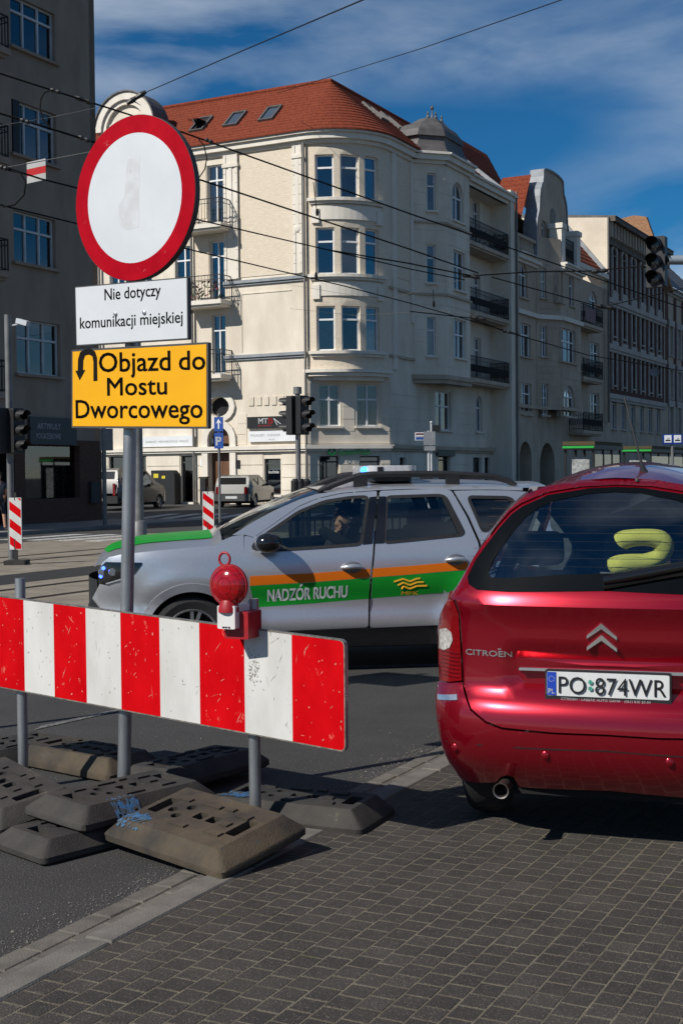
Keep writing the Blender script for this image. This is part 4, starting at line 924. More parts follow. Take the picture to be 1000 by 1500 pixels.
b = MB(); b.slab([(-8, ZE3 - 2), (.7, ZE4 - .5), (-1.4, ZE4 + 5.6), (-2.4, ZE4 + 5.8), (-8, ZE4 + 5.0)], lambda a, z, dd: FS2.P(a, dd, z), -.5, .06); b.build('brick_gable', rawb, Q2, world=True)
# ================================================================== vehicles
def interp(t, pts):
    if t <= pts[0][0]: return pts[0][1]
    for i in range(len(pts) - 1):
        (a, b), (c, d) = pts[i], pts[i + 1]
        if t <= c:
            m0 = (d - pts[i - 1][1]) / (c - pts[i - 1][0]) if i else (d - b) / (c - a)
            m1 = (pts[i + 2][1] - b) / (pts[i + 2][0] - a) if i + 2 < len(pts) else (d - b) / (c - a)
            h = c - a; u = (t - a) / h
            return (2*u**3 - 3*u*u + 1) * b + (u**3 - 2*u*u + u) * h * m0 + (-2*u**3 + 3*u*u) * d + (u**3 - u*u) * h * m1
    return pts[-1][1]
def panel(mb_, poly, fn, sp=.06, holes=(), th=.02, lip=.0):
    """curved sheet: fn(a, b, inward) -> local point, with a folded edge of depth th"""
    poly = resample(poly, sp); holes = [resample(h, sp) for h in holes]
    mb_.slab(poly, lambda a, b, d: fn(a, b, -d), -th, lip, holes, sp, back=False)
def shrink(poly, e):
    cx = sum(p[0] for p in poly) / len(poly); k = len(poly); out = []
    area = sum(poly[i][0] * poly[(i + 1) % k][1] - poly[(i + 1) % k][0] * poly[i][1] for i in range(k)); sg = 1 if area > 0 else -1
    for i in range(k):
        a = Vector(poly[i - 1]); b = Vector(poly[i]); c = Vector(poly[(i + 1) % k])
        d1 = (b - a); d2 = (c - b)
        if d1.length < 1e-7: d1 = d2
        if d2.length < 1e-7: d2 = d1
        n1_ = Vector((-d1.y, d1.x)).normalized() * sg; n2_ = Vector((-d2.y, d2.x)).normalized() * sg
        n_ = (n1_ + n2_); n_ = n_.normalized() if n_.length > 1e-6 else n1_
        out.append((b.x + n_.x * e, b.y + n_.y * e))
    return out
tyre_m = M('tyre_rubber', (.012, .012, .012), .85, var=.25, scale=30, space='obj', bump=.3, bscale=90)
rim_m = M('alloy_rim', (.42, .43, .45), .32, metal=.8, var=.1, scale=6, space='obj')
blackp = M('black_plastic', (.012, .012, .013), .55, var=.25, scale=20, bump=.15, bscale=200)
gloss_b = M('gloss_black', (.008, .008, .009), .12, coat=.5, var=0)
chrome = M('chrome', (.80, .81, .83), .22, metal=.9, var=0)
under = M('underbody', (.006, .006, .006), .95, var=0)
seat_m = M('dark_upholstery', (.035, .037, .042), .9, var=.2, scale=20)
def wheel(par, c, r, w_, ax, spokes=5, rim=None):
    """tyre with rounded shoulders, rim with spokes; ax points outwards"""
    ax = Vector(ax); c = Vector(c); b = MB(); h = w_ / 2
    b.lathe([(r * .66, -h), (r * .86, -h * 1.02), (r * .96, -h * .85), (r, -h * .55), (r, h * .55), (r * .96, h * .85), (r * .86, h * 1.02), (r * .68, h * .9), (r * .66, h * .5)], c, ax, 40, cap=False)
    o = b.build('wheel', tyre_m, par, smooth=35)
    g = MB(); x = ax.orthogonal().normalized(); y = ax.cross(x)
    g.lathe([(r * .70, h * .78), (r * .67, h * .95), (r * .63, h * .82), (r * .60, h * .2), (r * .60, -h * .4)], c, ax, 40, cap=False)
    for i in range(spokes):
        for dd in (-.16, .16):
            a = 2 * math.pi * i / spokes + dd; a2 = 2 * math.pi * i / spokes + dd * .55
            p0 = c + ax * h * .62 + (x * math.cos(a2) + y * math.sin(a2)) * r * .10; p1 = c + ax * h * .72 + (x * math.cos(a) + y * math.sin(a)) * r * .64
            g.bar(p0, p1, r * .085, r * .085)
    g.lathe([(r * .16, h * .3), (r * .16, h * .72), (r * .08, h * .8)], c, ax, 16)
    g.build('rim', rim or rim_m, o, smooth=35)
    g = MB(); g.lathe([(r * .6, -h * .3), (r * .6, -h * .25)], c, ax, 24); g.build('brake_backing', under, o)
    return o
def circ(cx, cz, r, a0, a1, n=18): return [(cx + r * math.cos(R(a0 + (a1 - a0) * i / n)), cz + r * math.sin(R(a0 + (a1 - a0) * i / n))) for i in range(n + 1)]

# ---------------------------------------------------------------- silver patrol SUV, seen from the side
DTH = R(8)
dw = at(282, 935, 10.95)                                                     # hub of the near front wheel
ex = Vector((math.cos(DTH), math.sin(DTH), 0)); ey = Vector((-math.sin(DTH), math.cos(DTH), 0))
HX = .86
Dorig = Vector((dw.x, dw.y, 0)) - ex * HX + ey * .90
D = thing('patrol_car', 'silver SUV with orange and green stripe, driver at the wheel, crossing behind the barrier', 'car', tuple(Dorig), DTH)
DP = [(.15, .80), (.25, .84), (.33, .860), (.40, .888), (.455, .890), (.52, .873), (.60, .862), (.66, .871), (.73, .893), (.80, .904), (.90, .905), (1.0, .893), (1.06, .872), (1.10, .856), (1.14, .842), (1.25, .805), (1.40, .752), (1.52, .70), (1.57, .668), (1.62, .60), (1.66, .5)]
DX = [(-.02, .52), (.0, .60), (.04, .70), (.10, .785), (.2, .86), (.35, .92), (.55, .965), (.8, .988), (1.2, 1.0), (3.2, 1.0), (3.7, .985), (4.05, .95), (4.22, .88), (4.3, .78), (4.34, .66)]
def DW(x, z):
    base = interp(z, DP) * interp(x, DX)
    for hx in (HX, HX + 2.67):
        r_ = math.hypot(x - hx, z - .34)
        if r_ < .62: base += .022 * max(0, min(1, (.62 - r_) / .1)) * (1 if z > .2 else 0)
    return base
def dside(sg):
    return lambda x, z, inn: Vector((x, sg * (DW(x, z) - inn), z))
def dpx(px, py):                                                             # photo pixel -> (x, z) on the near flank
    d = ray(px, py); dl = Vector((d.dot(ex), d.dot(ey), d.z)); o = CAM - Dorig; ol = Vector((o.dot(ex), o.dot(ey), o.z))
    y = -.9
    for _ in range(12):
        t = (y - ol.y) / dl.y; p = ol + dl * t; y = -DW(p.x, p.z)
    return (p.x, p.z)
def dpoly(pts): return [dpx(*p[:2]) + tuple(p[2:]) for p in pts]
silver = M('silver_metallic', (.56, .575, .60), .32, metal=.72, coat=.5, var=.04, scale=60, space='obj')
green = M('green_vinyl', (.005, .24, .02), .45, spec=.3, var=.04, scale=8); orange = M('orange_vinyl', (.60, .13, .003), .45, spec=.3, var=.04, scale=8)
dglass = glass('car_glass', (.55, .62, .60), .05)
NR = 1  # mirrored flanks
lines = {}
hoodline = [(150, 824), (160, 816), (178, 812), (198, 810), (230, 806.5), (270, 803), (316, 799), (325, 792)]
fend_top = dpoly(hoodline)
door_f = [(357.5, 785), (356, 842), (360, 924)]
rear_arch_c = (HX + 2.67, .34)
def arch_cut(poly): return poly
# fender incl. bumper: outline
archo = circ(HX, .34, .43, 200, -20, 22)
fr_lo = dpx(150, 915)
xd0 = dpx(357, 800)[0]
bumper_line = [dpx(199, 855), dpx(217, 867)]
fender = fend_top + [dpx(340, 786), dpx(357, 783), (xd0, 1.0), (xd0, .8), (xd0 + .01, .30), (HX + .47, .30)] + circ(HX, .34, .455, 0, 180, 24) + [(HX - .47, .30), (.30, .27), (.06, .30), (.02, .50), (.005, .62)] + [dpx(146, 856), dpx(144, 846), dpx(148, 830)]
hl_poly = dpoly([(149, 829), (155, 823), (208, 824), (208, 827), (198, 840), (179, 850), (156, 857), (146, 855), (144, 846)])
for sg in (-1, 1):
    b = MB(); b.mi = 0; panel(b, [p[:2] for p in fender], dside(sg), .05, [shrink(hl_poly, .004)] if False else [], .03); b.build('fender', silver, D, smooth=40)
    b = MB(); ring_o = circ(HX, .34, .455, -3, 183, 26); ring_i = circ(HX, .34, .385, 183, -3, 26)
    b.slab(ring_o + ring_i, lambda x, z, d: Vector((x, sg * (DW(x, z) + d), z)), -.03, .012); b.build('wheel_arch_trim', M('arch_trim', (.30, .31, .33), .5, metal=.3, var=.05, scale=20), D, smooth=40)
    b = MB(); panel(b, hl_poly, lambda x, z, i: dside(sg)(x, z, i - .006), .03, th=.01); hlm = b.build('headlight', gloss_b, D, smooth=40)
    b = MB(); q = [(0.2, .0)]
    x0, z0 = dpx(156, 855); x1, z1 = dpx(180, 848)
    for k in range(3):
        xx, zz_ = dpx((150, 165, 185)[k], (838, 838, 832)[k]); b.lathe([(.001, .012), (.03, .012), (.034, .004)], dside(sg)(xx, zz_, -.004), (0, sg, 0), 12)
    b.bar(dside(sg)(x0, z0, -.012), dside(sg)(x1, z1, -.012), .012, .012); b.build('lamp_lens', chrome, hlm)
    b = MB()
    for (px_, py_) in ((152, 832), (148, 844)):
        xx, zz_ = dpx(px_, py_); b.ball(dside(sg)(xx, zz_, -.014), .016)
    b.build('blue_strobe', M('strobe_blue', (.02, .03, .3), .2, emit=(.05, .12, 1.0), es=6), hlm)
# doors
xg = lambda pts: dpoly(pts)
f_win = [(368, 803), (380, 789), (402, 774), (438, 749.5), (476, 734.5), (514, 728.5), (539, 727.5), (529, 797), (470, 801.5), (400, 806)]
r_win = [(566, 728), (643, 725.5), (652, 728), (679, 780), (675, 783.5), (563, 795)]
q_win = [(685, 728), (742, 729), (752, 733), (735, 757), (712, 777), (706, 776)]
fd = xg([(358, 784), (372, 788), (385, 779), (402, 767), (438, 742), (464, 731), (500, 723), (552, 719), (549, 760), (542.5, 842), (538.7, 919), (400, 925), (360, 926), (356.5, 842)])
rd = xg([(556, 719), (600, 717), (650, 716.5), (661, 719), (683, 757), (700, 795), (704, 830)]); 
xr = HX + 2.67; rd += [(xr - .50, .80)] + circ(xr, .34, .47, 138, 158, 4) + [(xr - .52, .40)] + xg([(639, 917), (541.5, 919.5), (545.5, 842), (552, 760)])
def edge(x0, z0): return (x0, z0)
for sg in (-1, 1):
    d1 = MB(); fw = xg(f_win); panel(d1, round_poly(fd, .02, 3), dside(sg), .05, [round_poly(fw, .03, 3)], .03); dr1 = d1.build('door', silver, D, smooth=40)
    d2 = MB(); rw_ = xg(r_win); panel(d2, round_poly(rd, .02, 3), dside(sg), .05, [round_poly(rw_, .04, 3)], .03); dr2 = d2.build('door', silver, D, smooth=40)
    for drx, wp in ((dr1, fw), (dr2, rw_)):
        b = MB(); wpr = round_poly(wp, .04, 3); panel(b, shrink(wpr, -.012), lambda x, z, i: dside(sg)(x, z, i + .012), .07, th=.004); b.build('window_pane', dglass, drx, smooth=40)
        b = MB(); panel(b, shrink(wpr, -.014), lambda x, z, i: dside(sg)(x, z, i - .004), .05, [shrink(wpr, .012)], .012); b.build('window_seal', blackp, drx, smooth=40)
    # black B pillar covers
    b = MB(); panel(b, xg([(541, 728), (552, 727), (545, 796), (531, 797.5)]), lambda x, z, i: dside(sg)(x, z, i - .006), .06, th=.01); b.build('pillar_cover', gloss_b, dr1, smooth=40)
    b = MB(); panel(b, xg([(555, 727), (565, 727), (562, 795.5), (548, 796)]), lambda x, z, i: dside(sg)(x, z, i - .006), .06, th=.01); b.build('pillar_cover', gloss_b, dr2, smooth=40)
    b = MB(); panel(b, xg([(646, 727), (652, 728), (679, 780), (672, 783)]), lambda x, z, i: dside(sg)(x, z, i - .0), .06, th=.01); b.build('pillar_cover', blackp, dr2, smooth=40)
    # livery
    for drx, o_t, o_b, g_b in ((dr1, [(366, 844), (460, 839.5), (542, 833)], [(366, 858), (460, 852.5), (541.5, 846)], [(374, 890), (460, 883.5), (540, 877)]), (dr2, [(546, 832.8), (600, 829), (651, 824.5), (685, 822.5)], [(545, 845.7), (600, 841.5), (651, 837), (685, 834.5)], [(543.5, 876.5), (600, 872), (651, 868), (690, 864)])):
        b = MB(); panel(b, xg(o_t) + list(reversed(xg(o_b))), lambda x, z, i: dside(sg)(x, z, i - .002), .05, th=.002); b.build('orange_stripe', orange, drx, smooth=60)
        b = MB(); panel(b, xg([(p[0], p[1] + .6) for p in o_b]) + list(reversed(xg(g_b))), lambda x, z, i: dside(sg)(x, z, i - .002), .05, th=.002); b.build('green_stripe', green, drx, smooth=60)
    # handles
    for drx, hx_, hy in ((dr1, 515, 831), (dr2, 667, 820)):
        x_, z_ = dpx(hx_, hy); b = MB(); b.lathe([(.001, .0), (.05, .001), (.045, .006)], dside(sg)(x_, z_, -.003), (0, sg, 0), 16)
        for i in range(len(b.v)): v = b.v[i]; b.v[i] = Vector((x_ + (v.x - x_) * 1.8, v.y, v.z))
        b.mi = 1; b.tube([dside(sg)(x_ - .09, z_, -.01), dside(sg)(x_ - .06, z_ + .004, -.035), dside(sg)(x_, z_ + .008, -.042), dside(sg)(x_ + .06, z_ + .004, -.035), dside(sg)(x_ + .09, z_, -.01)], [.012, .02, .023, .02, .012], 8)
        b.build('door_handle', [M('handle_recess', (.2, .21, .22), .4, metal=.6), silver], drx, smooth=50)
    # mirror
    x_, z_ = dpx(394, 794); mc = dside(sg)(x_ - .02, z_ + .0, -.16)
    b = MB(); b.ball(mc, 1, 16, 10, (.115, .10, .085)); b.bar(mc + Vector((-.02, -sg * .02, -.05)), dside(sg)(x_ - .05, z_ - .07, .01), .06, .05); b.build('wing_mirror', gloss_b, dr1, smooth=50)
    # rear quarter, sill, rear arch
    xe = 4.30
    qp = xg([(664, 719), (700, 718), (745, 718.5), (765, 720)]) + [(4.08, 1.50), (4.2, 1.25), (4.27, 1.0), (4.31, .8), (4.32, .55), (4.28, .32), (xr + .47, .30)] + circ(xr, .34, .455, 0, 128, 18) + [(dpx(708, 830)[0], .84)] + xg([(708, 830), (704, 795), (687, 757)])
    b = MB(); qw = round_poly(xg(q_win), .04, 3); panel(b, qp, dside(sg), .05, [qw], .03); qo = b.build('rear_quarter', silver, D, smooth=40)
    b = MB(); panel(b, shrink(qw, -.01), lambda x, z, i: dside(sg)(x, z, i + .01), .06, th=.004); b.build('window_pane', dglass, qo, smooth=40)
    b = MB(); panel(b, shrink(qw, -.016), lambda x, z, i: dside(sg)(x, z, i - .004), .05, [shrink(qw, .012)], .012); b.build('window_seal', blackp, qo, smooth=40)
    b = MB(); ro = circ(xr, .34, .455, -3, 183, 26); ri = circ(xr, .34, .385, 183, -3, 26); b.slab(ro + ri, lambda x, z, d: Vector((x, sg * (DW(x, z) + d), z)), -.03, .012); b.build('wheel_arch_trim', MATS['arch_trim'], D, smooth=40)
    zs0 = dpx(450, 925)[1]
    b = MB(); panel(b, [(HX + .40, .22), (xr - .40, .22), (xr - .46, zs0 + .03), (HX + .48, zs0 + .0)], lambda x, z, i: dside(sg)(x, z, i - .015), .06, th=.05); b.build('side_sill', blackp, D, smooth=40)
    # A pillar / roof edge rail
    rl = xg([(340, 784), (372, 764), (402, 748), (438, 732), (464, 723.5), (525, 715.5), (552, 713), (600, 711.5), (662, 711), (720, 711.5), (765, 714)]); rb = xg([(765, 718.5), (720, 717), (662, 717.5), (600, 716), (552, 718), (500, 722), (464, 730), (438, 741), (402, 766), (385, 778), (372, 787), (358, 783)])
    b = MB(); panel(b, rl + rb, dside(sg), .05, th=.02); b.build('roof_frame', silver, D, smooth=50)
    # front black bumper corner
    b = MB(); panel(b, [(-.015, .30), (.10, .26), (.12, .55), (.02, .66), (-.015, .60)], lambda x, z, i: dside(sg)(x, z, i - .012), .05, th=.02); b.build('bumper_guard', blackp, D, smooth=40)
    for i_, hx_ in enumerate((HX, xr)):
        wheel(D, (hx_, sg * .775, .343), .343, .215, (0, sg, 0))
        lb = MB(); pts = circ(hx_, .34, .44, 0, 180, 16)
        for (xa, za), (xb, zb2) in zip(pts, pts[1:]): lb.add([(xa, sg * .86, za), (xb, sg * .86, zb2), (xb, sg * .45, zb2), (xa, sg * .45, za)], [(0, 1, 2, 3)])
        lb.add([(p[0], sg * .45, p[1]) for p in pts], [tuple(range(len(pts)))]); lb.build('wheel_arch_liner', under, D)
    rt = xg([(468, 723), (478, 718), (491, 712), (510, 704), (526, 698.5), (545, 697), (600, 696), (660, 696.5), (720, 700), (745, 706), (759, 713)])
    b = MB(); rpts = [Vector((x, sg * (.56 if 0 < i < len(rt) - 1 else .58), z + .012)) for i, (x, z) in enumerate(rt)]; b.tube(rpts, [.02] + [.028] * (len(rt) - 2) + [.02], 8)
    for k in (4, 7): b.bar(rpts[k] - Vector((0, 0, .11)), rpts[k], .12, .05)
    b.build('roof_rail', blackp, D, smooth=50)
# lettering on the near flank
ls = dside(-1); xt0, zt0 = dpx(392, 881); xt1, zt1 = dpx(508, 874.5); slope = (zt1 - zt0) / (xt1 - xt0)
tm = MB(); text_mesh('NADZOR RUCHU', lambda a, z, d: ls(xt0 + a, zt0 + z + slope * a, -.004), .105, tm, 0, 0, xt1 - xt0, bold=.03); xo = xt0 + (xt1 - xt0) * .405; tm.add([ls(xo + a, zt0 + slope * (xo - xt0) + c, -.004) for a, c in ((-.008, .112), (.006, .112), (.026, .138), (.008, .138))], [(0, 1, 2, 3)]); tm.build('lettering', M('white_vinyl', (.62, .64, .62), .5, var=.05), D)
yel = M('gold_vinyl', (.72, .36, .02), .45, var=.05); x_, z_ = dpx(600, 855)
b = MB()
for k, (ox, oz) in enumerate(((0, .032), (.0, .0), (0, -.032))):
    pts = [(-.14 + k * .035, -.012), (-.06, .012), (.0, -.012), (.06, .012), (.15 - (2 - k) * .03, .012)]
    for (a, c), (e, f_) in zip(pts, pts[1:]): b.bar(ls(x_ + a, z_ + oz + c, -.004), ls(x_ + e, z_ + oz + f_, -.004), .004, .014)
text_mesh('MPK', lambda a, z, d: ls(x_ - .07 + a, z_ - .10 + z, -.004), .035, b, 0, 0, .15, bold=.02); b.build('emblem', yel, D)
# bonnet, windscreen, roof, nose, tail
def zsh(x): return interp(x, sorted([(p[0], p[1]) for p in fend_top]))
hx0, hx1 = fend_top[0][0], fend_top[-1][0]
def hood(u_, v_, d):
    x = hx0 + .0 + (hx1 - hx0) * u_; wdt = DW(x, zsh(x)); y = v_ * wdt; crown = .09 * (1 - abs(v_) ** 2.8)
    nose = -.10 * max(0, (.14 - u_) / .14) ** 2 * (abs(v_) < 2)
    return Vector((x - .10 * (1 - v_ * v_) * (1 - u_) ** 2, y, zsh(x) + crown * min(1, .25 + u_ * 2.2) + nose * (1 - v_ * v_) + d))
def surf(fn, nu, nv, name, m, par, u0=0, u1=1, v0=-1, v1=1, th=.0, smooth=50):
    b_ = MB(); vs__ = [fn(u0 + (u1 - u0) * i / nu, v0 + (v1 - v0) * j / nv, th) for i in range(nu + 1) for j in range(nv + 1)]
    b_.add(vs__, [(i * (nv + 1) + j, i * (nv + 1) + j + 1, (i + 1) * (nv + 1) + j + 1, (i + 1) * (nv + 1) + j) for i in range(nu) for j in range(nv)])
    return b_.build(name, m, par, smooth=smooth)
hd = surf(hood, 22, 26, 'bonnet', silver, D)
surf(hood, 18, 20, 'green_decal', green, hd, .08, .93, -.72, .72, .006)
wsb = dpx(357, 783)[1]
def roofz(y, x): return 1.60 + .045 * (1 - (y / .62) ** 2) - .03 * max(0, (x - 3.2)) ** 2 - .05 * max(0, 2.15 - x) ** 1.5
xw0 = hx1 - .05; xw1 = dpx(464, 724)[0] - .02; zw1 = dpx(464, 724)[1]
def wscr(u_, v_, d):
    x = xw0 + (xw1 - xw0) * u_ + (v_ * v_) * (.20 * (1 - u_) + .12 * u_); 
    wd_ = interp(wsb + (zw1 - wsb) * u_, DP) - .02; z = wsb - .01 + (zw1 + .01 - wsb) * u_ + .05 * (1 - v_ * v_) * (u_ > .0) * u_ + .03 * math.sin(math.pi * u_)
    return Vector((x, v_ * wd_, z + d))
surf(wscr, 10, 16, 'windscreen', dglass, D)
b = MB(); b.box(xw0 + .06, xw0 + .55, -.70, .70, wsb - .14, wsb - .08); b.build('dashboard', seat_m, D)
for k in (-.15, .4): b = MB(); b.tube([wscr(.04, k, .03), wscr(.10, k + .25, .035), wscr(.16, k + .48, .03)], .009, 6); b.build('wiper', blackp, D)
surf(lambda u_, v_, d: Vector((hx1 - .10 + .22 * u_ + .18 * v_ * v_, v_ * .8, wsb + .005 - .05 * (1 - u_) + .02 * (1 - v_ * v_))), 3, 10, 'cowl', blackp, D)
xr0, xr1 = xw1, 4.02
zed = lambda x: interp(x, sorted(dpoly([(464, 724), (525, 716), (552, 713.5), (600, 712), (662, 711.5), (720, 712), (765, 714.5)]))) 
def roof_f(u_, v_, d):
    x = xr0 + (xr1 - xr0) * u_ + .12 * v_ * v_ * (1 - u_); ze = zed(x); wd_ = DW(x, ze)
    return Vector((x, v_ * wd_, ze + .055 * (1 - abs(v_) ** 2.2) + d))
surf(roof_f, 16, 14, 'roof', silver, D)
surf(lambda u_, v_, d: Vector((-.03 + .10 * v_ * v_, v_ * .62, .30 + .52 * u_)), 6, 10, 'grille', blackp, D)
surf(lambda u_, v_, d: Vector((interp(u_, [(0, 4.33), (.3, 4.36), (.55, 4.30), (1, 4.02)]) - .10 * v_ * v_, v_ * interp(u_, [(0, .78), (.5, .78), (1, .6)]), .32 + 1.24 * u_)), 10, 10, 'tailgate', silver, D)
b = MB(); b.box(.1, 4.25, -.74, .74, .2, .3); b.build('floor_pan', under, D)
# blue light bar
def lbp(px_, py_): 
    d = ray(px_, py_); o = CAM - Dorig; t = (0 - o.dot(ey)) / d.dot(ey); p = o + d * t; return p.dot(ex), p.z
lx0, lz0 = lbp(527, 697); lx1, lz1 = lbp(594, 682)
clear_l = M('clear_lens', (.66, .66, .69), .15, var=.15, scale=25, coat=.5, trans=.2)
b = MB(); b.slab(round_poly([(lx0, -.55), (lx1, -.55), (lx1, .55), (lx0, .55)], .09, 4), lambda a, c, d: Vector((a, c, lz0 + d)), .0, lz1 - lz0); lb_o = b.build('light_bar', clear_l, D, smooth=40)
b = MB(); b.slab(round_poly([(lx0 + .03, -.5), (lx1 - .03, -.5), (lx1 - .03, .5), (lx0 + .03, .5)], .08, 3), lambda a, c, d: Vector((a, c, lz0 + d)), -.05, -.002); b.build('light_bar_base', blackp, lb_o)
b = MB(); b.box(lx0 + .07, lx0 + .12, -.555, -.30, lz0 + .01, lz1 - .012); b.build('light_divider', blackp, lb_o)
bx0, _ = lbp(520, 688); b = MB(); b.ball((bx0 + .03, -.35, (lz0 + lz1) / 2 + .005), .045, 12, 8, (.8, 1.2, .75)); b.build('blue_beacon', M('beacon_blue', (.02, .08, .5), .2, emit=(.05, .3, 1.0), es=3.5), lb_o, smooth=60)
# interior: seats, steering wheel
for (sx, sy) in ((2.02, -.36), (2.02, .36)):
    b = MB(); b.hexa([(sx - .45, sy - .25, .55), (sx + .1, sy - .25, .5), (sx + .1, sy + .25, .5), (sx - .45, sy + .25, .55), (sx - .45, sy - .25, .72), (sx + .1, sy - .25, .68), (sx + .1, sy + .25, .68), (sx - .45, sy + .25, .72)])
    b.hexa([(sx, sy - .24, .6), (sx + .16, sy - .24, .6), (sx + .16, sy + .24, .6), (sx, sy + .24, .6), (sx + .22, sy - .2, 1.22), (sx + .32, sy - .2, 1.22), (sx + .32, sy + .2, 1.22), (sx + .22, sy + .2, 1.22)])
    b.hexa([(sx + .22, sy - .13, 1.24), (sx + .33, sy - .13, 1.24), (sx + .33, sy + .13, 1.24), (sx + .22, sy + .13, 1.24), (sx + .24, sy - .12, 1.42), (sx + .33, sy - .12, 1.42), (sx + .33, sy + .12, 1.42), (sx + .24, sy + .12, 1.42)]); b.build('front_seat', seat_m, D)
b = MB(); b.hexa([(2.75, -.62, .6), (2.95, -.62, .55), (2.95, .62, .55), (2.75, .62, .6), (2.95, -.6, 1.2), (3.08, -.6, 1.2), (3.08, .6, 1.2), (2.95, .6, 1.2)])
for y in (-.4, .4): b.box(2.98, 3.08, y - .13, y + .13, 1.2, 1.38)
b.box(2.35, 2.85, -.62, .62, .5, .68); b.build('rear_seat', seat_m, D)
b = MB(); swc = Vector((1.60, -.36, 1.02)); axs = Vector((.85, 0, .5)).normalized(); xx = axs.orthogonal().normalized(); yy = axs.cross(xx)
b.tube([swc + (xx * math.cos(t) + yy * math.sin(t)) * .185 for t in [i * math.pi / 12 for i in range(25)]], .014, 6); b.bar(swc - yy * .18, swc + yy * .18, .04, .02); b.tube([swc, swc + Vector((-.3, 0, -.15))], .03, 6); b.build('steering_wheel', blackp, D)
# ---------------------------------------------------------------- red MPV, seen from behind
PTH = R(18)
pc0 = at(889, 1008, 5.65)
px_ = Vector((math.cos(PTH), -math.sin(PTH), 0)); py_ = Vector((math.sin(PTH), math.cos(PTH), 0))
Porig = Vector((pc0.x, pc0.y, 0.028))
V = thing('red_car', 'metallic red MPV seen from behind on the block paving, yellow neck pillow inside', 'car', tuple(Porig), -PTH)
HWZ = [(.2, .78), (.35, .832), (.5, .862), (.65, .868), (.85, .862), (1.0, .852), (1.1, .84), (1.2, .82), (1.35, .79), (1.5, .74), (1.6, .70), (1.7, .62)]
def hwz(z): return interp(z, HWZ)
YZ = [(.2, .14), (.32, .02), (.40, -.035), (.50, -.06), (.60, -.055), (.655, -.03), (.685, .0), (.70, .012), (.80, .02), (.92, .018), (1.0, .012), (1.035, .004), (1.06, -.010), (1.085, -.016), (1.11, -.007), (1.15, .018), (1.19, .046), (1.30, .115), (1.45, .225), (1.58, .345), (1.62, .39), (1.68, .5)]
def gy(x, z):
    h = hwz(z); u = min(1.02, abs(x) / h)
    rc = max(0, min(1, (.47 - abs(x)) / .08)) * max(0, min(1, (z - .700) / .03)) * max(0, min(1, (.885 - z) / .02)); rc = rc * rc * (3 - 2 * rc)
    return interp(z, YZ) + .055 * u * u + .10 * u ** 4 + .20 * u ** 10 + .030 * rc
def prear(x, z, inn=0.0): return Vector((x, gy(x, z) + inn, z))
def ppx(X, Y):
    d = ray(X, Y); dl = Vector((d.dot(px_), d.dot(py_), d.z)); o = CAM - Porig; ol = Vector((o.dot(px_), o.dot(py_), o.z)); y = .02
    for _ in range(14):
        t = (y - ol.y) / dl.y; p = ol + dl * t; y = .5 * y + .5 * gy(p.x, p.z)
    return (p.x, p.z)
def pp(pts): return [ppx(*p) for p in pts]
def half(pts):                                    # left-half outline from top centre anticlockwise to bottom centre -> mirrored polygon
    l = [(min(p[0], 0), p[1]) for p in pts]; return l + [(-p[0], p[1]) for p in reversed(l) if p[0] < -1e-6]
redm = M('red_metallic', (.32, .002, .014), .27, metal=.66, coat=1.0, var=.10, scale=900, space='obj', det=1)
pglass = glass('tinted_car_glass', (.80, .90, .91), .10)
# tailgate
gl_out = [(0, 1.625)] + [p for p in pp([(863, 715), (802, 725), (764, 742), (749, 753), (730, 774), (696, 820), (684, 845), (686, 856), (698, 864), (745, 867.5), (820, 867)])] + [(0, ppx(885, 866)[1])]
gl_out[0] = (0, ppx(903, 713)[1])
tg_top = [(0, ppx(903, 710)[1])] + pp([(850, 713), (800, 721.5), (762, 738), (747, 749), (727, 771), (693, 817), (676, 848), (665, 876), (673, 897), (675, 920), (679, 1003), (690, 1038), (712, 1056.5), (735, 1065.5), (810, 1073)]) + [(0, ppx(885, 1076)[1])]
tg = half(tg_top); glp = half(gl_out)
b = MB(); panel(b, tg, prear, .035, [glp], .03); tail = b.build('tailgate', redm, V, smooth=40)
b = MB(); panel(b, glp, lambda x, z, i: prear(x, z, i + .004), .06, th=.006)
rg_ = b.build('rear_window', pglass, tail, smooth=40)
fr_in = half([(0, ppx(903, 720.5)[1])] + pp([(863, 723), (812, 733), (787, 744), (770, 757), (745, 786), (722, 820), (714, 838), (718, 846), (745, 847), (820, 842)]) + [(0, ppx(885, 840)[1])])
b = MB(); panel(b, shrink(glp, .001), lambda x, z, i: prear(x, z, i + .001), .06, [fr_in], .008); b.build('window_border', M('glass_frit', (.003, .004, .005), .25, var=0, spec=.12), rg_, smooth=40)
b = MB()
for k in range(9):
    z = 1.25 + k * .036; w_ = hwz(z) - .16; pts = [prear(-w_ + 2 * w_ * i / 14, z, .012) for i in range(15)]; b.tube(pts, .0012, 3, cap=False)
b.build('heater_lines', M('heater_line', (.10, .07, .05), .6, var=0), rg_)
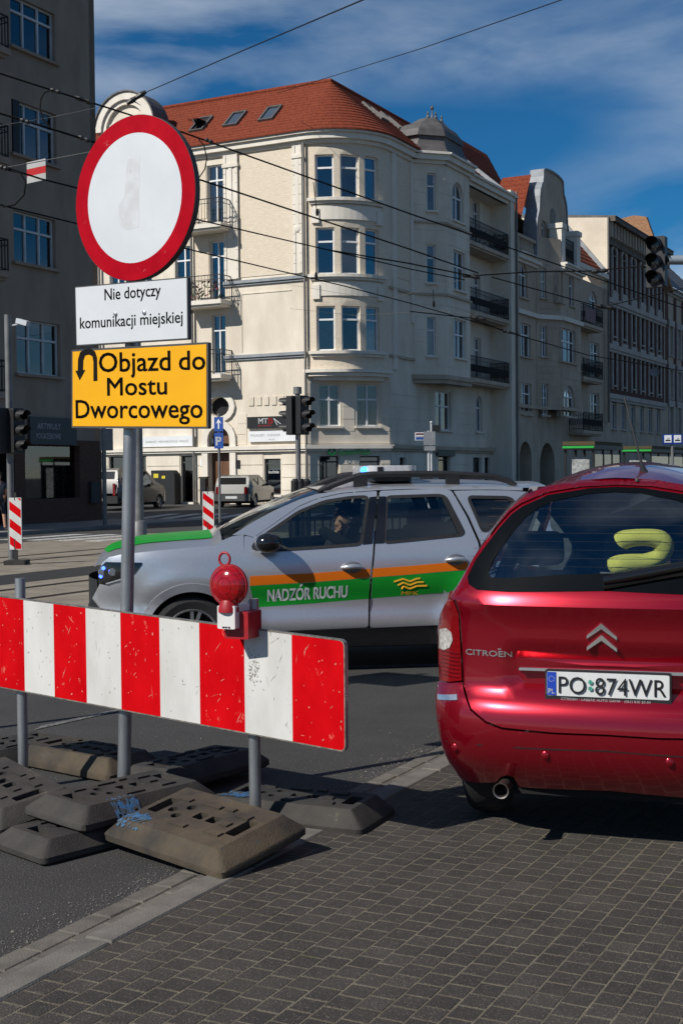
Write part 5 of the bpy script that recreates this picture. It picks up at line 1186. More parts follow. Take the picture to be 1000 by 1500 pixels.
# top spoiler lip and roof
sp_pts = [(0, ppx(903, 698)[1])] 
lip_o = pp([(850, 703), (800, 712), (772, 723), (745, 747), (718, 783)]); lip_i = pp([(850, 712.5), (800, 721), (762, 737.5), (747, 748.5), (727, 770.5)])
lipp = half([(0, ppx(903, 698.5)[1])] + lip_o + list(reversed(lip_i)) + [(0, ppx(903, 709.5)[1])])
b = MB(); panel(b, lipp, lambda x, z, i: prear(x, z, i - .012), .03, th=.03); b.build('roof_spoiler', redm, V, smooth=50)
zt_ = ppx(903, 698.5)[1]
def roofp(u_, v_, d):                               # from the rear edge forwards
    y = .42 + 2.6 * u_; w_ = interp(u_, [(0, .44), (.06, .465), (.15, .49), (.5, .52), (1, .50)]); z = interp(u_, [(0, zt_ - .004), (.08, zt_ + .03), (.16, zt_ + .058), (.35, zt_ + .075), (.6, zt_ + .06), (1, zt_ - .1)])
    return Vector((v_ * w_, y + .20 * v_ ** 4 * (1 - u_) - .02 * (1 - u_), z - .63 * (v_ * w_) ** 2))
rf = surf(roofp, 16, 16, 'roof', redm, V)
HWS = [(1.0, .85), (1.1, .806), (1.219, .748), (1.358, .668), (1.481, .58), (1.563, .49), (1.62, .40), (1.66, .30)]
def fside_pt(sg, y, z): return Vector((sg * interp(z, HWS), y, z))
# quarter panels / C pillars between tailgate and flank, lamps, bumper
lamp = pp([(656.5, 877), (664, 879), (671, 897), (673, 920), (676.5, 996), (660, 998), (643.8, 996), (641.5, 950), (641.2, 922), (645, 900)])
clear = pp([(643.5, 921), (654, 919.5), (661.5, 926), (663.5, 937), (659, 948), (651, 951.5), (643, 949)])
red_l = M('red_lens', (.17, .002, .004), .12, coat=.8, var=.25, scale=40, stretch=(.2, .2, 8)); clr_l = M('clear_reflector', (.42, .40, .38), .2, var=.4, scale=45, coat=.6, space='obj')
def mir(poly): return [(-p[0], p[1]) for p in reversed(poly)]
for sg, f_ in ((-1, lambda q: q), (1, mir)):
    b = MB(); panel(b, f_(lamp), lambda x, z, i: prear(x, z, i - .012), .03, th=.03); lo_ = b.build('tail_lamp', red_l, V, smooth=40)
    b = MB(); panel(b, f_(clear), lambda x, z, i: prear(x, z, i - .016), .03, th=.01); b.build('reversing_lens', clr_l, lo_, smooth=40)
    b = MB()
    for k in range(7):
        z = lamp[4][1] + .012 + k * .018; xa = lamp[6][0] + .010; xb = lamp[4][0] - .012; b.tube([prear(-sg * (xa + (xb - xa) * i / 5), z, -.014) for i in range(6)], .0035, 4)
    b.build('lens_ribs', M('lens_rib', (.12, .002, .004), .2, coat=.5, var=0), lo_)
    zz_ = ppx(660, 1040)[1]
    cp = pp([(772, 723), (745, 747), (718, 783), (690, 825), (668, 862), (658, 876), (664.5, 878), (675, 850), (692, 819), (726, 772), (746, 750), (760, 739)])
    b = MB(); panel(b, f_(cp), lambda x, z, i: prear(x, z, i + .002), .03, th=.03)
    oe = cp[:6]; fine = []
    for (xa, za), (xb, zb2) in zip(oe, oe[1:]):
        for k2 in range(4): fine.append((xa + (xb - xa) * k2 / 4, za + (zb2 - za) * k2 / 4))
    fine.append(oe[-1]); nr = 6; grid = []
    for xe_, ze_ in fine:
        p0 = prear(sg * abs(xe_), ze_, .002); zt2 = min(ze_ + .03, 1.66); p3 = fside_pt(sg, .84, zt2); t0v = Vector((sg * .12, .10, 0))
        for k2 in range(nr + 1):
            u2 = k2 / nr; c1 = p0 + Vector((sg * .03, .12, .01)); c2_ = p3 + Vector((0, -.16, 0))
            grid.append(p0 * (1 - u2) ** 3 + c1 * 3 * u2 * (1 - u2) ** 2 + c2_ * 3 * u2 * u2 * (1 - u2) + p3 * u2 ** 3)
    b.add(grid, [(i2 * (nr + 1) + k2, i2 * (nr + 1) + k2 + 1, (i2 + 1) * (nr + 1) + k2 + 1, (i2 + 1) * (nr + 1) + k2) for i2 in range(len(fine) - 1) for k2 in range(nr)])
    b.build('rear_pillar', redm, V, smooth=50)
    ci = pp([(640.5, 1016.5), (669, 1016.5), (669.5, 1025), (640.5, 1024)]); b = MB(); panel(b, f_(ci), lambda x, z, i: prear(x, z, i - .006), .03, th=.008); b.build('bumper_insert', chrome, V, smooth=40)
    # flank, glass, wheels
    side_p = [(.34, .30), (.2, .34)]
zb_l = [ (0, ppx(885, 1079)[1]) ] + pp([(810, 1076), (735, 1069), (711, 1060), (688.5, 1041), (677, 1006), (676.5, 998.5), (660, 1000), (641.5, 998.5), (637.5, 1020), (638.5, 1050), (645, 1085), (657, 1120), (673, 1141), (700, 1146.5), (726, 1146)]) 
exh = (ppx(741.5, 1148)); 
zb_l += pp([(733, 1138), (742, 1135.5), (752, 1139), (760, 1153)]) + [(0, ppx(885, 1158)[1])]
bump = half(zb_l)
b = MB(); panel(b, bump, prear, .03, th=.05); bo = b.build('rear_bumper', redm, V, smooth=40)
b = MB(); cz = [ppx(X, Y) for X, Y in ((654, 1086), (700, 1091), (760, 1095.5), (810, 1098))]; pts = [prear(x, z, .003) for x, z in cz] + [prear(0, ppx(885, 1100)[1], .003)] + [prear(-x, z, .003) for x, z in reversed(cz)]
b.tube(pts, .005, 6); b.build('bumper_groove', under, bo)
for (X, Y) in ((666, 1094.5), (798, 1106)):
    x, z = ppx(X, Y)
    for s_ in (1, -1):
        nn = Vector((s_ * x * .35, -1, 0)).normalized(); b = MB(); b.lathe([(.017, -.002), (.017, .006), (.013, .009), (.001, .009)], prear(s_ * x, z), nn, 14); b.build('parking_sensor', redm, bo, smooth=50)
b = MB(); e = Vector((exh[0], -.03, exh[1])); b.lathe([(.034, .0), (.036, -.004), (.030, -.002), (.029, .25)], e, (0, 1, 0), 20, cap=False); b.build('exhaust_pipe', M('exhaust_steel', (.25, .22, .2), .35, metal=.9, var=.2, scale=30), V, smooth=40)
# trim: grip bar, chrome strip, badge, lettering, plate, wiper, aerial
hz = ppx(800, 970)[1]; hxl = ppx(754, 970)[0]
b = MB(); b.slab(round_poly([(hxl, hz - .022), (-hxl, hz - .022), (-hxl, hz + .018), (hxl, hz + .02)], .02, 4), lambda x, z, d: prear(x, z, -d), -.01, .035, sp=.04); b.build('grip_moulding', redm, tail, smooth=50)
cs = ppx(762, 977); b = MB(); b.slab(round_poly([(cs[0], cs[1] - .008), (-cs[0], cs[1] - .006), (-cs[0], cs[1] + .008), (cs[0], cs[1] + .004)], .004, 2), lambda x, z, d: prear(x, z, -d), .0, .045, sp=.05); b.build('chrome_strip', chrome, tail, smooth=50)
bcx, bcz = ppx(880.5, 931); sc_ = 1 / 333
b = MB()
for oy in (9, -8):
    pts = [(-21, oy - 9), (0, oy + 9), (22, oy - 10), (22, oy - 15), (0, oy + 1), (-21, oy - 14)]
    b.slab([(bcx + a * sc_, bcz + c * sc_) for a, c in reversed(pts)], lambda x, z, d: prear(x, z, -d), 0, .012)
b.build('chevron_badge', chrome, tail)
tx0 = ppx(682, 958); tx1 = ppx(750, 957.5)
tm = MB(); text_mesh('CITROEN', lambda a, z, d: prear(tx0[0] + a, tx0[1] + z, -.004), .026, tm, 0, 0, tx1[0] - tx0[0], bold=.02)
for k in (.695, .735): xk = tx0[0] + (tx1[0] - tx0[0]) * (k + .03); tm.add([prear(xk + a, tx0[1] + .033 + c, -.004) for a, c in ((-.003, -.003), (.003, -.003), (.003, .004), (-.003, .004))], [(0, 1, 2, 3)])
tm.build('badge_lettering', chrome, tail)
pa_, pb_ = ppx(797, 1030), ppx(984, 982); pw, ph = pb_[0] - pa_[0], .138; pz = ppx(890, 1031)[1]; pxl = pa_[0]
def plf(a, z, d): return Vector((pxl + a, gy(0, .82) - .062 - d + .04 * ((pxl + a) * 1.6) ** 2, pz + z))
b = MB(); b.slab(round_poly([(0, 0), (pw, 0), (pw, ph), (0, ph)], .012, 3), plf, -.03, 0); pf = b.build('plate_frame', blackp, tail)
pf_ = lambda a, z, d: plf(a, z, d)
b = MB(); b.slab(round_poly([(.008, .024), (pw - .008, .024), (pw - .008, ph - .008), (.008, ph - .008)], .008, 3), pf_, .0005, .002); npl = b.build('number_plate', M('plate_white', (.62, .63, .62), .4, var=.05, scale=20), pf)
b = MB(); b.slab([(.009, .026), (.049, .026), (.049, ph - .01), (.009, ph - .01)], pf_, .0022, .003); b.build('plate_band', M('plate_blue', (.01, .05, .38), .4, var=0), npl)
tm = MB(); text_mesh('PL', lambda a, z, d: pf_(a, z, .004), .022, tm, .015, .034, .027, bold=.02); 
for k in range(12): tm.add([pf_(.029 + .012 * math.cos(k * .5236) + a, .098 + .012 * math.sin(k * .5236) + c, .004) for a, c in ((-.0015, 0), (0, -.0015), (.0015, 0), (0, .0015))], [(0, 1, 2, 3)])
text_mesh('CITROEN - LABIJAK AUTO GAMA - (061) 830 20 04', lambda a, z, d: pf_(a, z, .002), .011, tm, .07, .007, pw * .71, bold=.01); tm.build('plate_small_text', M('white_print', (.7, .7, .7), .5, var=0), npl)
tm = MB(); text_mesh('PO', lambda a, z, d: pf_(a, z, .004), .077, tm, .060, .037, .118, bold=-.004); tm.build('plate_lettering', M('plate_black', (.008, .008, .009), .5, var=0), npl); tm = MB(); text_mesh('874WR', lambda a, z, d: pf_(a, z, .004), .077, tm, .218, .037, pw - .218 - .02, bold=-.004); tm.build('plate_lettering', M('plate_black', (.008, .008, .009), .5, var=0), npl)
b = MB(); b.lathe([(.001, .004), (.010, .004)], pf_(.198, .09, 0) , (0, -1, 0), 10); b.lathe([(.001, .004), (.010, .004)], pf_(.198, .062, 0), (0, -1, 0), 10); b.build('plate_sticker', M('sticker_green', (.12, .45, .35), .5, var=0), npl)
wz0 = ppx(884, 850); wz1 = ppx(1000, 829); k_ = (wz1[1] - wz0[1]) / (wz1[0] - wz0[0])
b = MB(); pts = [prear(wz0[0] + t, wz0[1] + k_ * t, -.03) for t in (0, .1, .2, .3, .42)]; b.tube(pts, [.018, .024, .026, .024, .02], 8); b.tube([prear(wz0[0] + t, wz0[1] + k_ * t - .028, -.012) for t in (0, .1, .2, .3, .42)], .012, 6); b.build('rear_wiper', gloss_b, tail, smooth=50)
b = MB(); p0 = ppx(885, 700); ab = Vector((0, 0, 0))
d_ = ray(943, 692); o = CAM - Porig; t_ = (.62 - o.dot(py_)) / d_.dot(py_); q_ = o + d_ * t_; base = Vector((q_.dot(px_), .62, q_.z - .01))
d_ = ray(914, 583); t_ = (1.05 - o.dot(py_)) / d_.dot(py_); q_ = o + d_ * t_; tip = Vector((q_.dot(px_), 1.05, q_.z))
dv = (tip - base); b.tube([base - dv * .02, base + dv * .05, base + dv * .12, base + dv * .2, base + dv * .99, tip], [.026, .018, .009, .0055, .004, .006], 8); b.build('roof_aerial', blackp, V, smooth=50)
x, z = ppx(933, 704); b = MB(); b.lathe([(.009, 0), (.009, .012), (.001, .014)], prear(x, z, -.012), (0, -1, .3), 10); b.build('washer_jet', blackp, V)
# flanks (mostly hidden), glass, wheels, floor, interior
SPL = [(.18, .80), (.5, .835), (1.2, .865), (2.6, .87), (3.4, .85), (3.9, .72), (4.12, .45)]
HWS = [(1.0, .85), (1.1, .806), (1.219, .748), (1.358, .668), (1.481, .58), (1.563, .49), (1.62, .40), (1.66, .30)]
def fside(sg):
    def f_(y, z, inn):
        w_ = interp(y, [(.1, .82), (.3, .92), (.55, .985), (1, 1.0), (1.8, 1.015), (3, 1.015), (3.6, .98), (3.95, .85), (4.15, .6)]) * hwz(z)
        if z > 1.02: w_ = min(w_, interp(z, HWS) * interp(y, [(.4, .985), (1, 1.0), (1.8, 1.03), (3, 1.03)]) + max(0, (1.10 - z)) * .5)
        return Vector((sg * (w_ - inn), y, z))
    return f_
yr, yf = .64, 3.38
for sg in (-1, 1):
    body = [(.22, .36), (yr - .42, .30)] + [(yr + .40 * math.cos(R(180 - i * 9)), .30 + .40 * math.sin(R(180 - i * 9))) for i in range(21)] + [(yf - .40, .28)] + [(yf + .38 * math.cos(R(180 - i * 9)), .29 + .38 * math.sin(R(180 - i * 9))) for i in range(21)] + [(4.05, .3), (4.1, .6), (4.0, .82), (3.4, 1.0), (2.5, 1.10), (.42, 1.10), (.30, 1.0), (.24, .8)]
    b = MB(); panel(b, body, fside(sg), .08, th=.03); b.build('flank', redm, V, smooth=40)
    top = [(.80, 1.08), (2.95, 1.08), (3.0, 1.12), (2.35, 1.5), (2.0, 1.58), (.86, 1.60), (.82, 1.5), (.80, 1.3)]
    w1_ = [(.88, 1.16), (1.25, 1.15), (1.25, 1.50), (.95, 1.50), (.88, 1.35)]; w2_ = [(1.35, 1.15), (2.75, 1.12), (2.25, 1.46), (2.0, 1.51), (1.35, 1.52)]
    b = MB(); panel(b, top, fside(sg), .08, [round_poly(w1_, .05, 3), round_poly(w2_, .05, 3)], .03); fo_ = b.build('side_frame', redm, V, smooth=40)
    for w_ in (w1_, w2_): b = MB(); panel(b, shrink(round_poly(w_, .05, 3), -.01), lambda y, z, i: fside(sg)(y, z, i + .01), .1, th=.004); b.build('side_window', pglass, fo_, smooth=40)
    wheel(V, (sg * .64, yr, .312), .31, .19, (sg, 0, 0)); wheel(V, (sg * .70, yf, .312), .31, .19, (sg, 0, 0))
surf(lambda u_, v_, d: Vector((v_ * .62, 3.05 - .95 * u_ + .0, 1.08 + .5 * u_ )), 4, 8, 'windscreen', pglass, V)
surf(lambda u_, v_, d: Vector((v_ * interp(u_, [(0, .80), (.6, .8), (1, .55)]), 3.0 + 1.15 * u_ , 1.08 - .12 * u_ - .3 * u_ ** 4)), 8, 8, 'bonnet', redm, V)
b = MB(); b.box(-.46, .46, .12, 4.0, .22, .34); b.build('floor_pan', under, V)
b = MB(); b.hexa([(-.66, .16, .92), (.66, .16, .92), (.60, .70, .95), (-.60, .70, .95), (-.62, .17, .98), (.62, .17, .98), (.58, .70, 1.0), (-.58, .70, 1.0)]); b.build('parcel_shelf', M('shelf_grey', (.07, .075, .08), .9, var=.1, scale=20), V)
grey_u = M('grey_upholstery', (.095, .105, .11), .9, var=.2, scale=25)
for sx in (-.44, 0, .44):
    b = MB(); b.slab(round_poly([(-.2, 0), (.2, 0), (.19, .62), (-.19, .62)], .06, 4), lambda a, z, d: Vector((sx + a, .78 + d + z * .12, .55 + z)), 0, .13); b.slab(round_poly([(-.12, 0), (.12, 0), (.11, .17), (-.11, .17)], .05, 4), lambda a, z, d: Vector((sx + a, .87 + d, 1.20 + z)), 0, .09); b.build('rear_seat', grey_u, V)
for sx in (-.36, .36):
    b = MB(); b.slab(round_poly([(-.23, 0), (.23, 0), (.2, .75), (-.2, .75)], .08, 4), lambda a, z, d: Vector((sx + a, 1.70 + d - z * .12, .55 + z)), 0, .14); b.slab(round_poly([(-.14, 0), (.14, 0), (.13, .2), (-.13, .2)], .06, 4), lambda a, z, d: Vector((sx + a, 1.60 + d, 1.33 + z)), 0, .1); b.build('front_seat', grey_u, V)
b = MB(); b.box(-.62, .62, 2.75, 3.0, .7, 1.04); b.build('dashboard', seat_m, V)
trim_g = M('grey_interior_trim', (.20, .21, .22), .8, var=.1, scale=10)
for sg in (-1, 1):
    b = MB(); b.hexa([(sg * .62, .55, 1.02), (sg * .66, .55, 1.02), (sg * .66, .80, 1.02), (sg * .62, .80, 1.02), (sg * .40, .62, 1.60), (sg * .44, .62, 1.60), (sg * .44, .84, 1.60), (sg * .40, .84, 1.60)]); b.build('pillar_trim', trim_g, V)
    b = MB(); b.hexa([(sg * .64, 1.22, 1.0), (sg * .67, 1.22, 1.0), (sg * .67, 1.36, 1.0), (sg * .64, 1.36, 1.0), (sg * .42, 1.26, 1.60), (sg * .45, 1.26, 1.60), (sg * .45, 1.36, 1.60), (sg * .42, 1.36, 1.60)]); b.build('pillar_trim', trim_g, V)
# yellow neck pillow lying on the shelf behind the glass
o = CAM - Porig
def shelfp(X, Y, yl):
    d = ray(X, Y); t = (yl - o.dot(py_)) / d.dot(py_); q = o + d * t; return Vector((q.dot(px_), yl, q.z))
yq = .34
path = [shelfp(*p, yq) for p in ((893, 834), (905, 828), (925, 825), (945, 823), (962, 817), (971, 805), (968, 793), (956, 788), (935, 787), (915, 790), (908, 795))]
path = [Vector((p.x, p.y - .012 * math.sin(i), p.z)) for i, p in enumerate(path)]
sm = []
for i in range(len(path) - 1):
    for k in range(4):
        t = k / 4; p0, p1, p2, p3 = path[max(i - 1, 0)], path[i], path[i + 1], path[min(i + 2, len(path) - 1)]
        sm.append(.5 * ((2 * p1) + (p2 - p0) * t + (2 * p0 - 5 * p1 + 4 * p2 - p3) * t * t + (3 * p1 - p0 - 3 * p2 + p3) * t ** 3))
sm.append(path[-1]); n_ = len(sm)
rad = [(.0425 + .004 * math.sin(i * .35)) * min(1, (.35 + i * .35)) * min(1, .35 + (n_ - 1 - i) * .35) for i in range(n_)]
b = MB(); wsm = [Matrix.Translation(Porig) @ Matrix.Rotation(-PTH, 4, 'Z') @ p for p in sm]; b.tube(wsm, rad, 16)
plo = b.build('neck_pillow', M('yellow_plush', (.54, .48, .09), .95, var=.12, scale=12, bump=.12, bscale=90), loc=tuple(wsm[0]), smooth=60); tag(plo, 'yellow plush neck pillow behind the rear window of the red car', 'pillow')

# ---------------------------------------------------------------- parked cars in the side street
def small_car(name, label, loc, rz, paint, kind='hatch', sc=1.0):
    r_ = thing(name, label, 'car', loc, rz, 'cars parked along the side street'); pglass = glass('dark_car_glass', (.16, .19, .2), .06)
    L_, W_ = 4.15 * sc, .86 * sc
    prof = [(0, .35), (0, .62), (.05, .78), (.12, 1.0), (.30, 1.36), (.55, 1.43), (1.7, 1.44), (2.0, 1.40), (2.75, 1.0), (3.9, .80), (4.1, .62), (4.12, .3)] if kind == 'hatch' else [(0, .4), (0, .7), (.05, .95), (.15, 1.25), (.35, 1.62), (.6, 1.70), (2.4, 1.70), (2.7, 1.62), (3.3, 1.12), (4.0, .9), (4.15, .65), (4.15, .3)]
    prof = [(a * sc, z * sc) for a, z in prof]; zt = max(p[1] for p in prof); zbelt = .92 * sc
    def sh(y, z, sg, inn=0): return Vector((sg * (W_ - inn - max(0, (z - zbelt)) * .36 - (.12 * max(0, (.25 - y)) / .25 + .14 * max(0, y - L_ + .5) / .5)), y, z))
    for sg in (-1, 1):
        y0w = .62 * sc
        outl = prof[1:] + [(3.75 * sc, .3 * sc)] + [(3.4 * sc + .34 * math.cos(R(i * 15)), .31 * sc + .34 * math.sin(R(i * 15))) for i in range(13)] + [(.78 * sc + .34 * math.cos(R(i * 15)), .31 * sc + .34 * math.sin(R(i * 15))) for i in range(13)] + [(.3 * sc, .33 * sc)]
        win = [(.52 * sc, zbelt + .04), (2.45 * sc, zbelt + .02), (2.0 * sc, zt - .12), (.66 * sc, zt - .13)] if kind == 'hatch' else [(.35 * sc, zbelt + .15), (2.95 * sc, zbelt + .08), (2.6 * sc, zt - .14), (.45 * sc, zt - .15)]
        b_ = MB(); panel(b_, outl, lambda y, z, i: sh(y, z, sg, i), .12, [round_poly(win, .06, 3)], .03); so = b_.build('body_side', paint, r_, smooth=40)
        b_ = MB(); panel(b_, round_poly(win, .06, 3), lambda y, z, i: sh(y, z, sg, i + .01), .2, th=.004); b_.build('side_window', pglass, so)
        b_ = MB(); q = sh(1.25 * sc, 1, sg); b_.box(min(q.x, q.x - sg * .03), max(q.x, q.x - sg * .03), 1.22 * sc, 1.29 * sc, zbelt, zt - .12); b_.build('pillar', blackp, so)
        b_ = MB(); q = sh(2.35 * sc, zbelt + .05, sg); b_.ball(q + Vector((sg * .08, 0, .03)), 1, 10, 6, (.1, .06, .07)); b_.build('wing_mirror', blackp, r_, smooth=50)
        b_ = MB(); b_.slab([(-.0, 0), (.16, 0), (.14, .3), (.02, .3)] if kind == 'hatch' else [(0, 0), (.12, 0), (.1, .5), (0, .5)], lambda a, z, d: Vector((sg * (W_ - .30 + a), -.02 - d + .0, .62 * sc + z)), -.06, .0); b_.build('tail_lamp', red_l, r_)
        for yy_ in (.78, 3.4): wheel(r_, (sg * (W_ - .11), yy_ * sc, .305 * sc), .305 * sc, .19, (sg, 0, 0))
    def across(i0, i1, nm, m, ins=0.0, par=r_):
        b_ = MB()
        for (a, z), (c, z2) in zip(prof[i0:i1], prof[i0 + 1:i1 + 1]):
            p = [sh(a, z, -1), sh(a, z, 1), sh(c, z2, 1), sh(c, z2, -1)]; b_.add(p, [(0, 1, 2, 3)])
        return b_.build(nm, m, par, smooth=60)
    across(1, 3, 'tailgate', paint); across(4, 7, 'roof', paint); across(8, 11, 'bonnet', paint)
    tgw = across(3, 4, 'tailgate_upper', paint); across(7, 8, 'windscreen', pglass)
    (ya_, za2), (yb_, zb3) = prof[3], prof[4]; q0 = lambda t_, s2: sh(ya_ + (yb_ - ya_) * t_, za2 + (zb3 - za2) * t_, s2) + Vector((0, -.012, .004)); kx_ = .80
    b_ = MB(); g4 = [q0(.06, -1), q0(.06, 1), q0(.88, 1), q0(.88, -1)]; b_.add([Vector((p.x * kx_, p.y, p.z)) for p in g4], [(0, 1, 2, 3)]); b_.build('rear_window', gloss_b, tgw)
    b_ = MB(); b_.box(-W_ + .06, W_ - .06, -.06, .12, .30 * sc, .60 * sc); b_.build('rear_bumper', paint if kind == 'hatch' else blackp, r_)
    b_ = MB(); b_.box(-.26, .26, -.075, -.062, .40 * sc, .51 * sc); b_.build('number_plate', MATS['plate_white'], r_)
    b_ = MB(); b_.box(-W_ + .1, W_ - .1, .1, L_ - .15, .2, .32 * sc); b_.build('floor_pan', under, r_)
    b_ = MB()
    for sx in (-.38, .38): b_.box(sx - .22, sx + .22, 1.5 * sc, 1.65 * sc, .4, 1.1 * sc); b_.box(sx - .12, sx + .12, 1.52 * sc, 1.62 * sc, 1.12 * sc, 1.27 * sc)
    b_.box(-.6, .6, .62 * sc, .78 * sc, .4, 1.0 * sc); b_.build('seats', seat_m, r_)
    return r_
grey_p = M('grey_car_paint', (.13, .132, .13), .35, metal=.5, coat=.5, var=.05, scale=20); bge = M('beige_car_paint', (.10, .098, .095), .35, metal=.5, coat=.5, var=.05, scale=20)
g0 = at(343, 742, 57); small_car('parked_hatchback', 'silver grey hatchback parked before the brown arched door', (g0.x - .1, g0.y, gz(57)), R(-13), grey_p)
g0 = at(186, 752, 55); small_car('parked_van', 'grey small van parked beside the corner of the shaded house', (g0.x - 1.1, g0.y, gz(55)), R(-20), bge, 'van', 1.05)
# ================================================================== barrier, signs, street furniture
galv = M('galvanised_steel', (.28, .29, .30), .42, metal=.75, var=.2, scale=12, stretch=(1, 1, .3), c2=(.40, .41, .42))
alu_b = M('sign_back', (.30, .31, .32), .5, metal=.5, var=.15, scale=4)
edge_d = M('sign_edge_dark', (.05, .05, .05), .6, var=.2, scale=10)
def U(p): return Vector((p.x, p.y, 0)).normalized()
# --- board plane
b_r = at(505, 1020, 5.82); b_l = at(0, 940, 7.11)
bu = U(b_r - b_l); bn = Vector((bu.y, -bu.x, 0))                     # outward = towards the camera
FBd = Fr((b_r.x, b_r.y), (bu.x, bu.y))
def bpx(X, Y): return FBd.px(X, Y, 0)
# the board hangs slightly out of level: use its own top and bottom lines
tl, tr = bpx(0, 873), bpx(505, 937.5); bl_, br_ = bpx(0, 1007), bpx(505, 1102)
ext = -2.62
def zt_(s_): return tl[1] + (tr[1] - tl[1]) * (s_ - tl[0]) / (tr[0] - tl[0])
def zb_(s_): return bl_[1] + (br_[1] - bl_[1]) * (s_ - bl_[0]) / (br_[0] - bl_[0])
BR = thing('barrier_board', 'red and white striped road barrier board on steel posts', 'barrier', tuple(FBd.P(-1.2, -.1, 0)))
s_end = tr[0]
outl = [(ext, zb_(ext)), (s_end, zb_(s_end), .035), (s_end, zt_(s_end), .035), (ext, zt_(ext))]
outl = [outl[0] + (.0,), outl[1], outl[2], outl[3] + (.0,)]
pr = round_poly(outl, .035, 5)
b = MB(); b.slab(pr, lambda a, z, d: FBd.P(a, d, z), -.022, -.002); b.build('board_core', alu_b, BR, world=True)
b = MB(); b.slab(pr, lambda a, z, d: FBd.P(a, d, z), -.012, .0025, [shrink(pr, .006)]); b.build('board_rim', M('rim_steel', (.22, .2, .17), .5, metal=.4, var=.4, scale=30), BR, world=True)
s_white = M('scuffed_white_sheeting', (.52, .51, .48), .55, var=.05, scale=4, c2=(.62, .61, .58), speck=(16, .655, (.20, .19, .17)), stretch=(1.6, 1.6, .6))
s_red = M('scuffed_red_sheeting', (.46, .0, .003), .6, var=.15, scale=5, c2=(.58, .002, .005), speck=(17, .635, (.60, .11, .08)), stretch=(1, 1, .6), spec=.06)
bounds = [505, 428, 358.5, 293, 235, 178, 127.5, 80.5, 37]
ss = [bpx(x, 1000)[0] for x in bounds]; ss += [ss[-1] - .27, ss[-1] - .54, ss[-1] - .8]
ss[0] = s_end - .006
for k in range(len(ss) - 1):
    a, c = max(ss[k + 1], ext + .005), ss[k]
    if c <= a: break
    p = [(a, zb_(a) + .006), (c, zb_(c) + .006), (c, zt_(c) - .006), (a, zt_(a) - .006)]
    if k == 0: p = round_poly([p[0] + (0,), p[1] + (.03,), p[2] + (.03,), p[3] + (0,)], 0, 5)
    b = MB(); b.slab(p, lambda a_, z, d: FBd.P(a_, d, z), -.001, .0012); b.build('stripe', s_red if k % 2 == 0 else s_white, BR, world=True)
rsf = random.Random(17)
for nm, mt, par_ in (('pale_scuffs', M('scuff_pale', (.60, .22, .17), .7, var=.3, scale=40), 0), ('dark_scuffs', M('scuff_dark', (.16, .15, .13), .7, var=.4, scale=40, c2=(.34, .32, .28)), 1)):
    b = MB()
    for k in range(len(ss) - 1):
        if k % 2 != par_ or ss[k + 1] < ext: continue
        for j in range(22 if par_ == 0 else 15):
            s_ = rsf.uniform(ss[k + 1] + .015, ss[k] - .015); z = rsf.uniform(zb_(s_) + .03, zt_(s_) - .03); ln = rsf.choice((.006, .008, .012, .02, .05)) * rsf.uniform(.6, 1.5); an = rsf.gauss(1.2 if par_ else 1.0, .7); th = rsf.uniform(.0006, .0022) if ln > .02 else rsf.uniform(.0012, .0045)
            dx, dz = math.cos(an) * ln, math.sin(an) * ln; nx, nz = -math.sin(an) * th, math.cos(an) * th
            if s_ + abs(dx) > ss[k] - .006 or z + abs(dz) > zt_(s_) - .01: continue
            b.add([FBd.P(s_ - nx * .3, .0018, z - nz * .3), FBd.P(s_ + dx * .5 + nx, .0018, z + dz * .5 + nz), FBd.P(s_ + dx, .0018, z + dz), FBd.P(s_ + dx * .5 - nx, .0018, z + dz * .5 - nz)], [(0, 1, 2, 3)])
    if par_:
        for j in range(90):
            c0 = bpx(372 + rsf.gauss(0, 5), 978 + rsf.gauss(0, 13)); r0 = rsf.uniform(.002, .006); b.add([FBd.P(c0[0] + r0 * math.cos(t) * rsf.uniform(.5, 1), .0018 + j * 1e-6, c0[1] + r0 * math.sin(t) * rsf.uniform(.5, 1.3)) for t in (0, 1.2, 2.5, 3.8, 5)], [(0, 1, 2, 3, 4)])
    tag(b.build(nm, mt, BR, world=True), kind='stuff')
# posts behind the board
def post(X, Yb, Yt, zb, rad=.028, X2=None):
    p = ground(X, Yb, zb); q = at(X2 if X2 is not None else X, Yt, p.y); return p, q
for (X, Yb, Yt, zb) in ((47, 1110, 847, .16), (355, 1183, 881, .14)):
    p, q = post(X, Yb, Yt, zb); s_ = (p - FBd.o).dot(FBd.u); qq = FBd.P(s_, -.055, 0)
    b = MB(); b.lathe([(.028, 0), (.028, q.z - .10), (.0275, q.z - .095), (.022, q.z - .095), (.022, q.z - .3)], (qq.x, qq.y, .10), n=16, cap=False); po = b.build('post', galv, BR, smooth=40, world=True)
    for zc in (zt_(s_) - .1, zb_(s_) + .1):
        b = MB(); b.lathe([(.036, -.02), (.036, .02)], (qq.x, qq.y, zc), n=12); b.bar((qq.x, qq.y, zc), FBd.P(s_, -.0225, zc), .05, .03); b.build('clamp', galv, po, world=True)
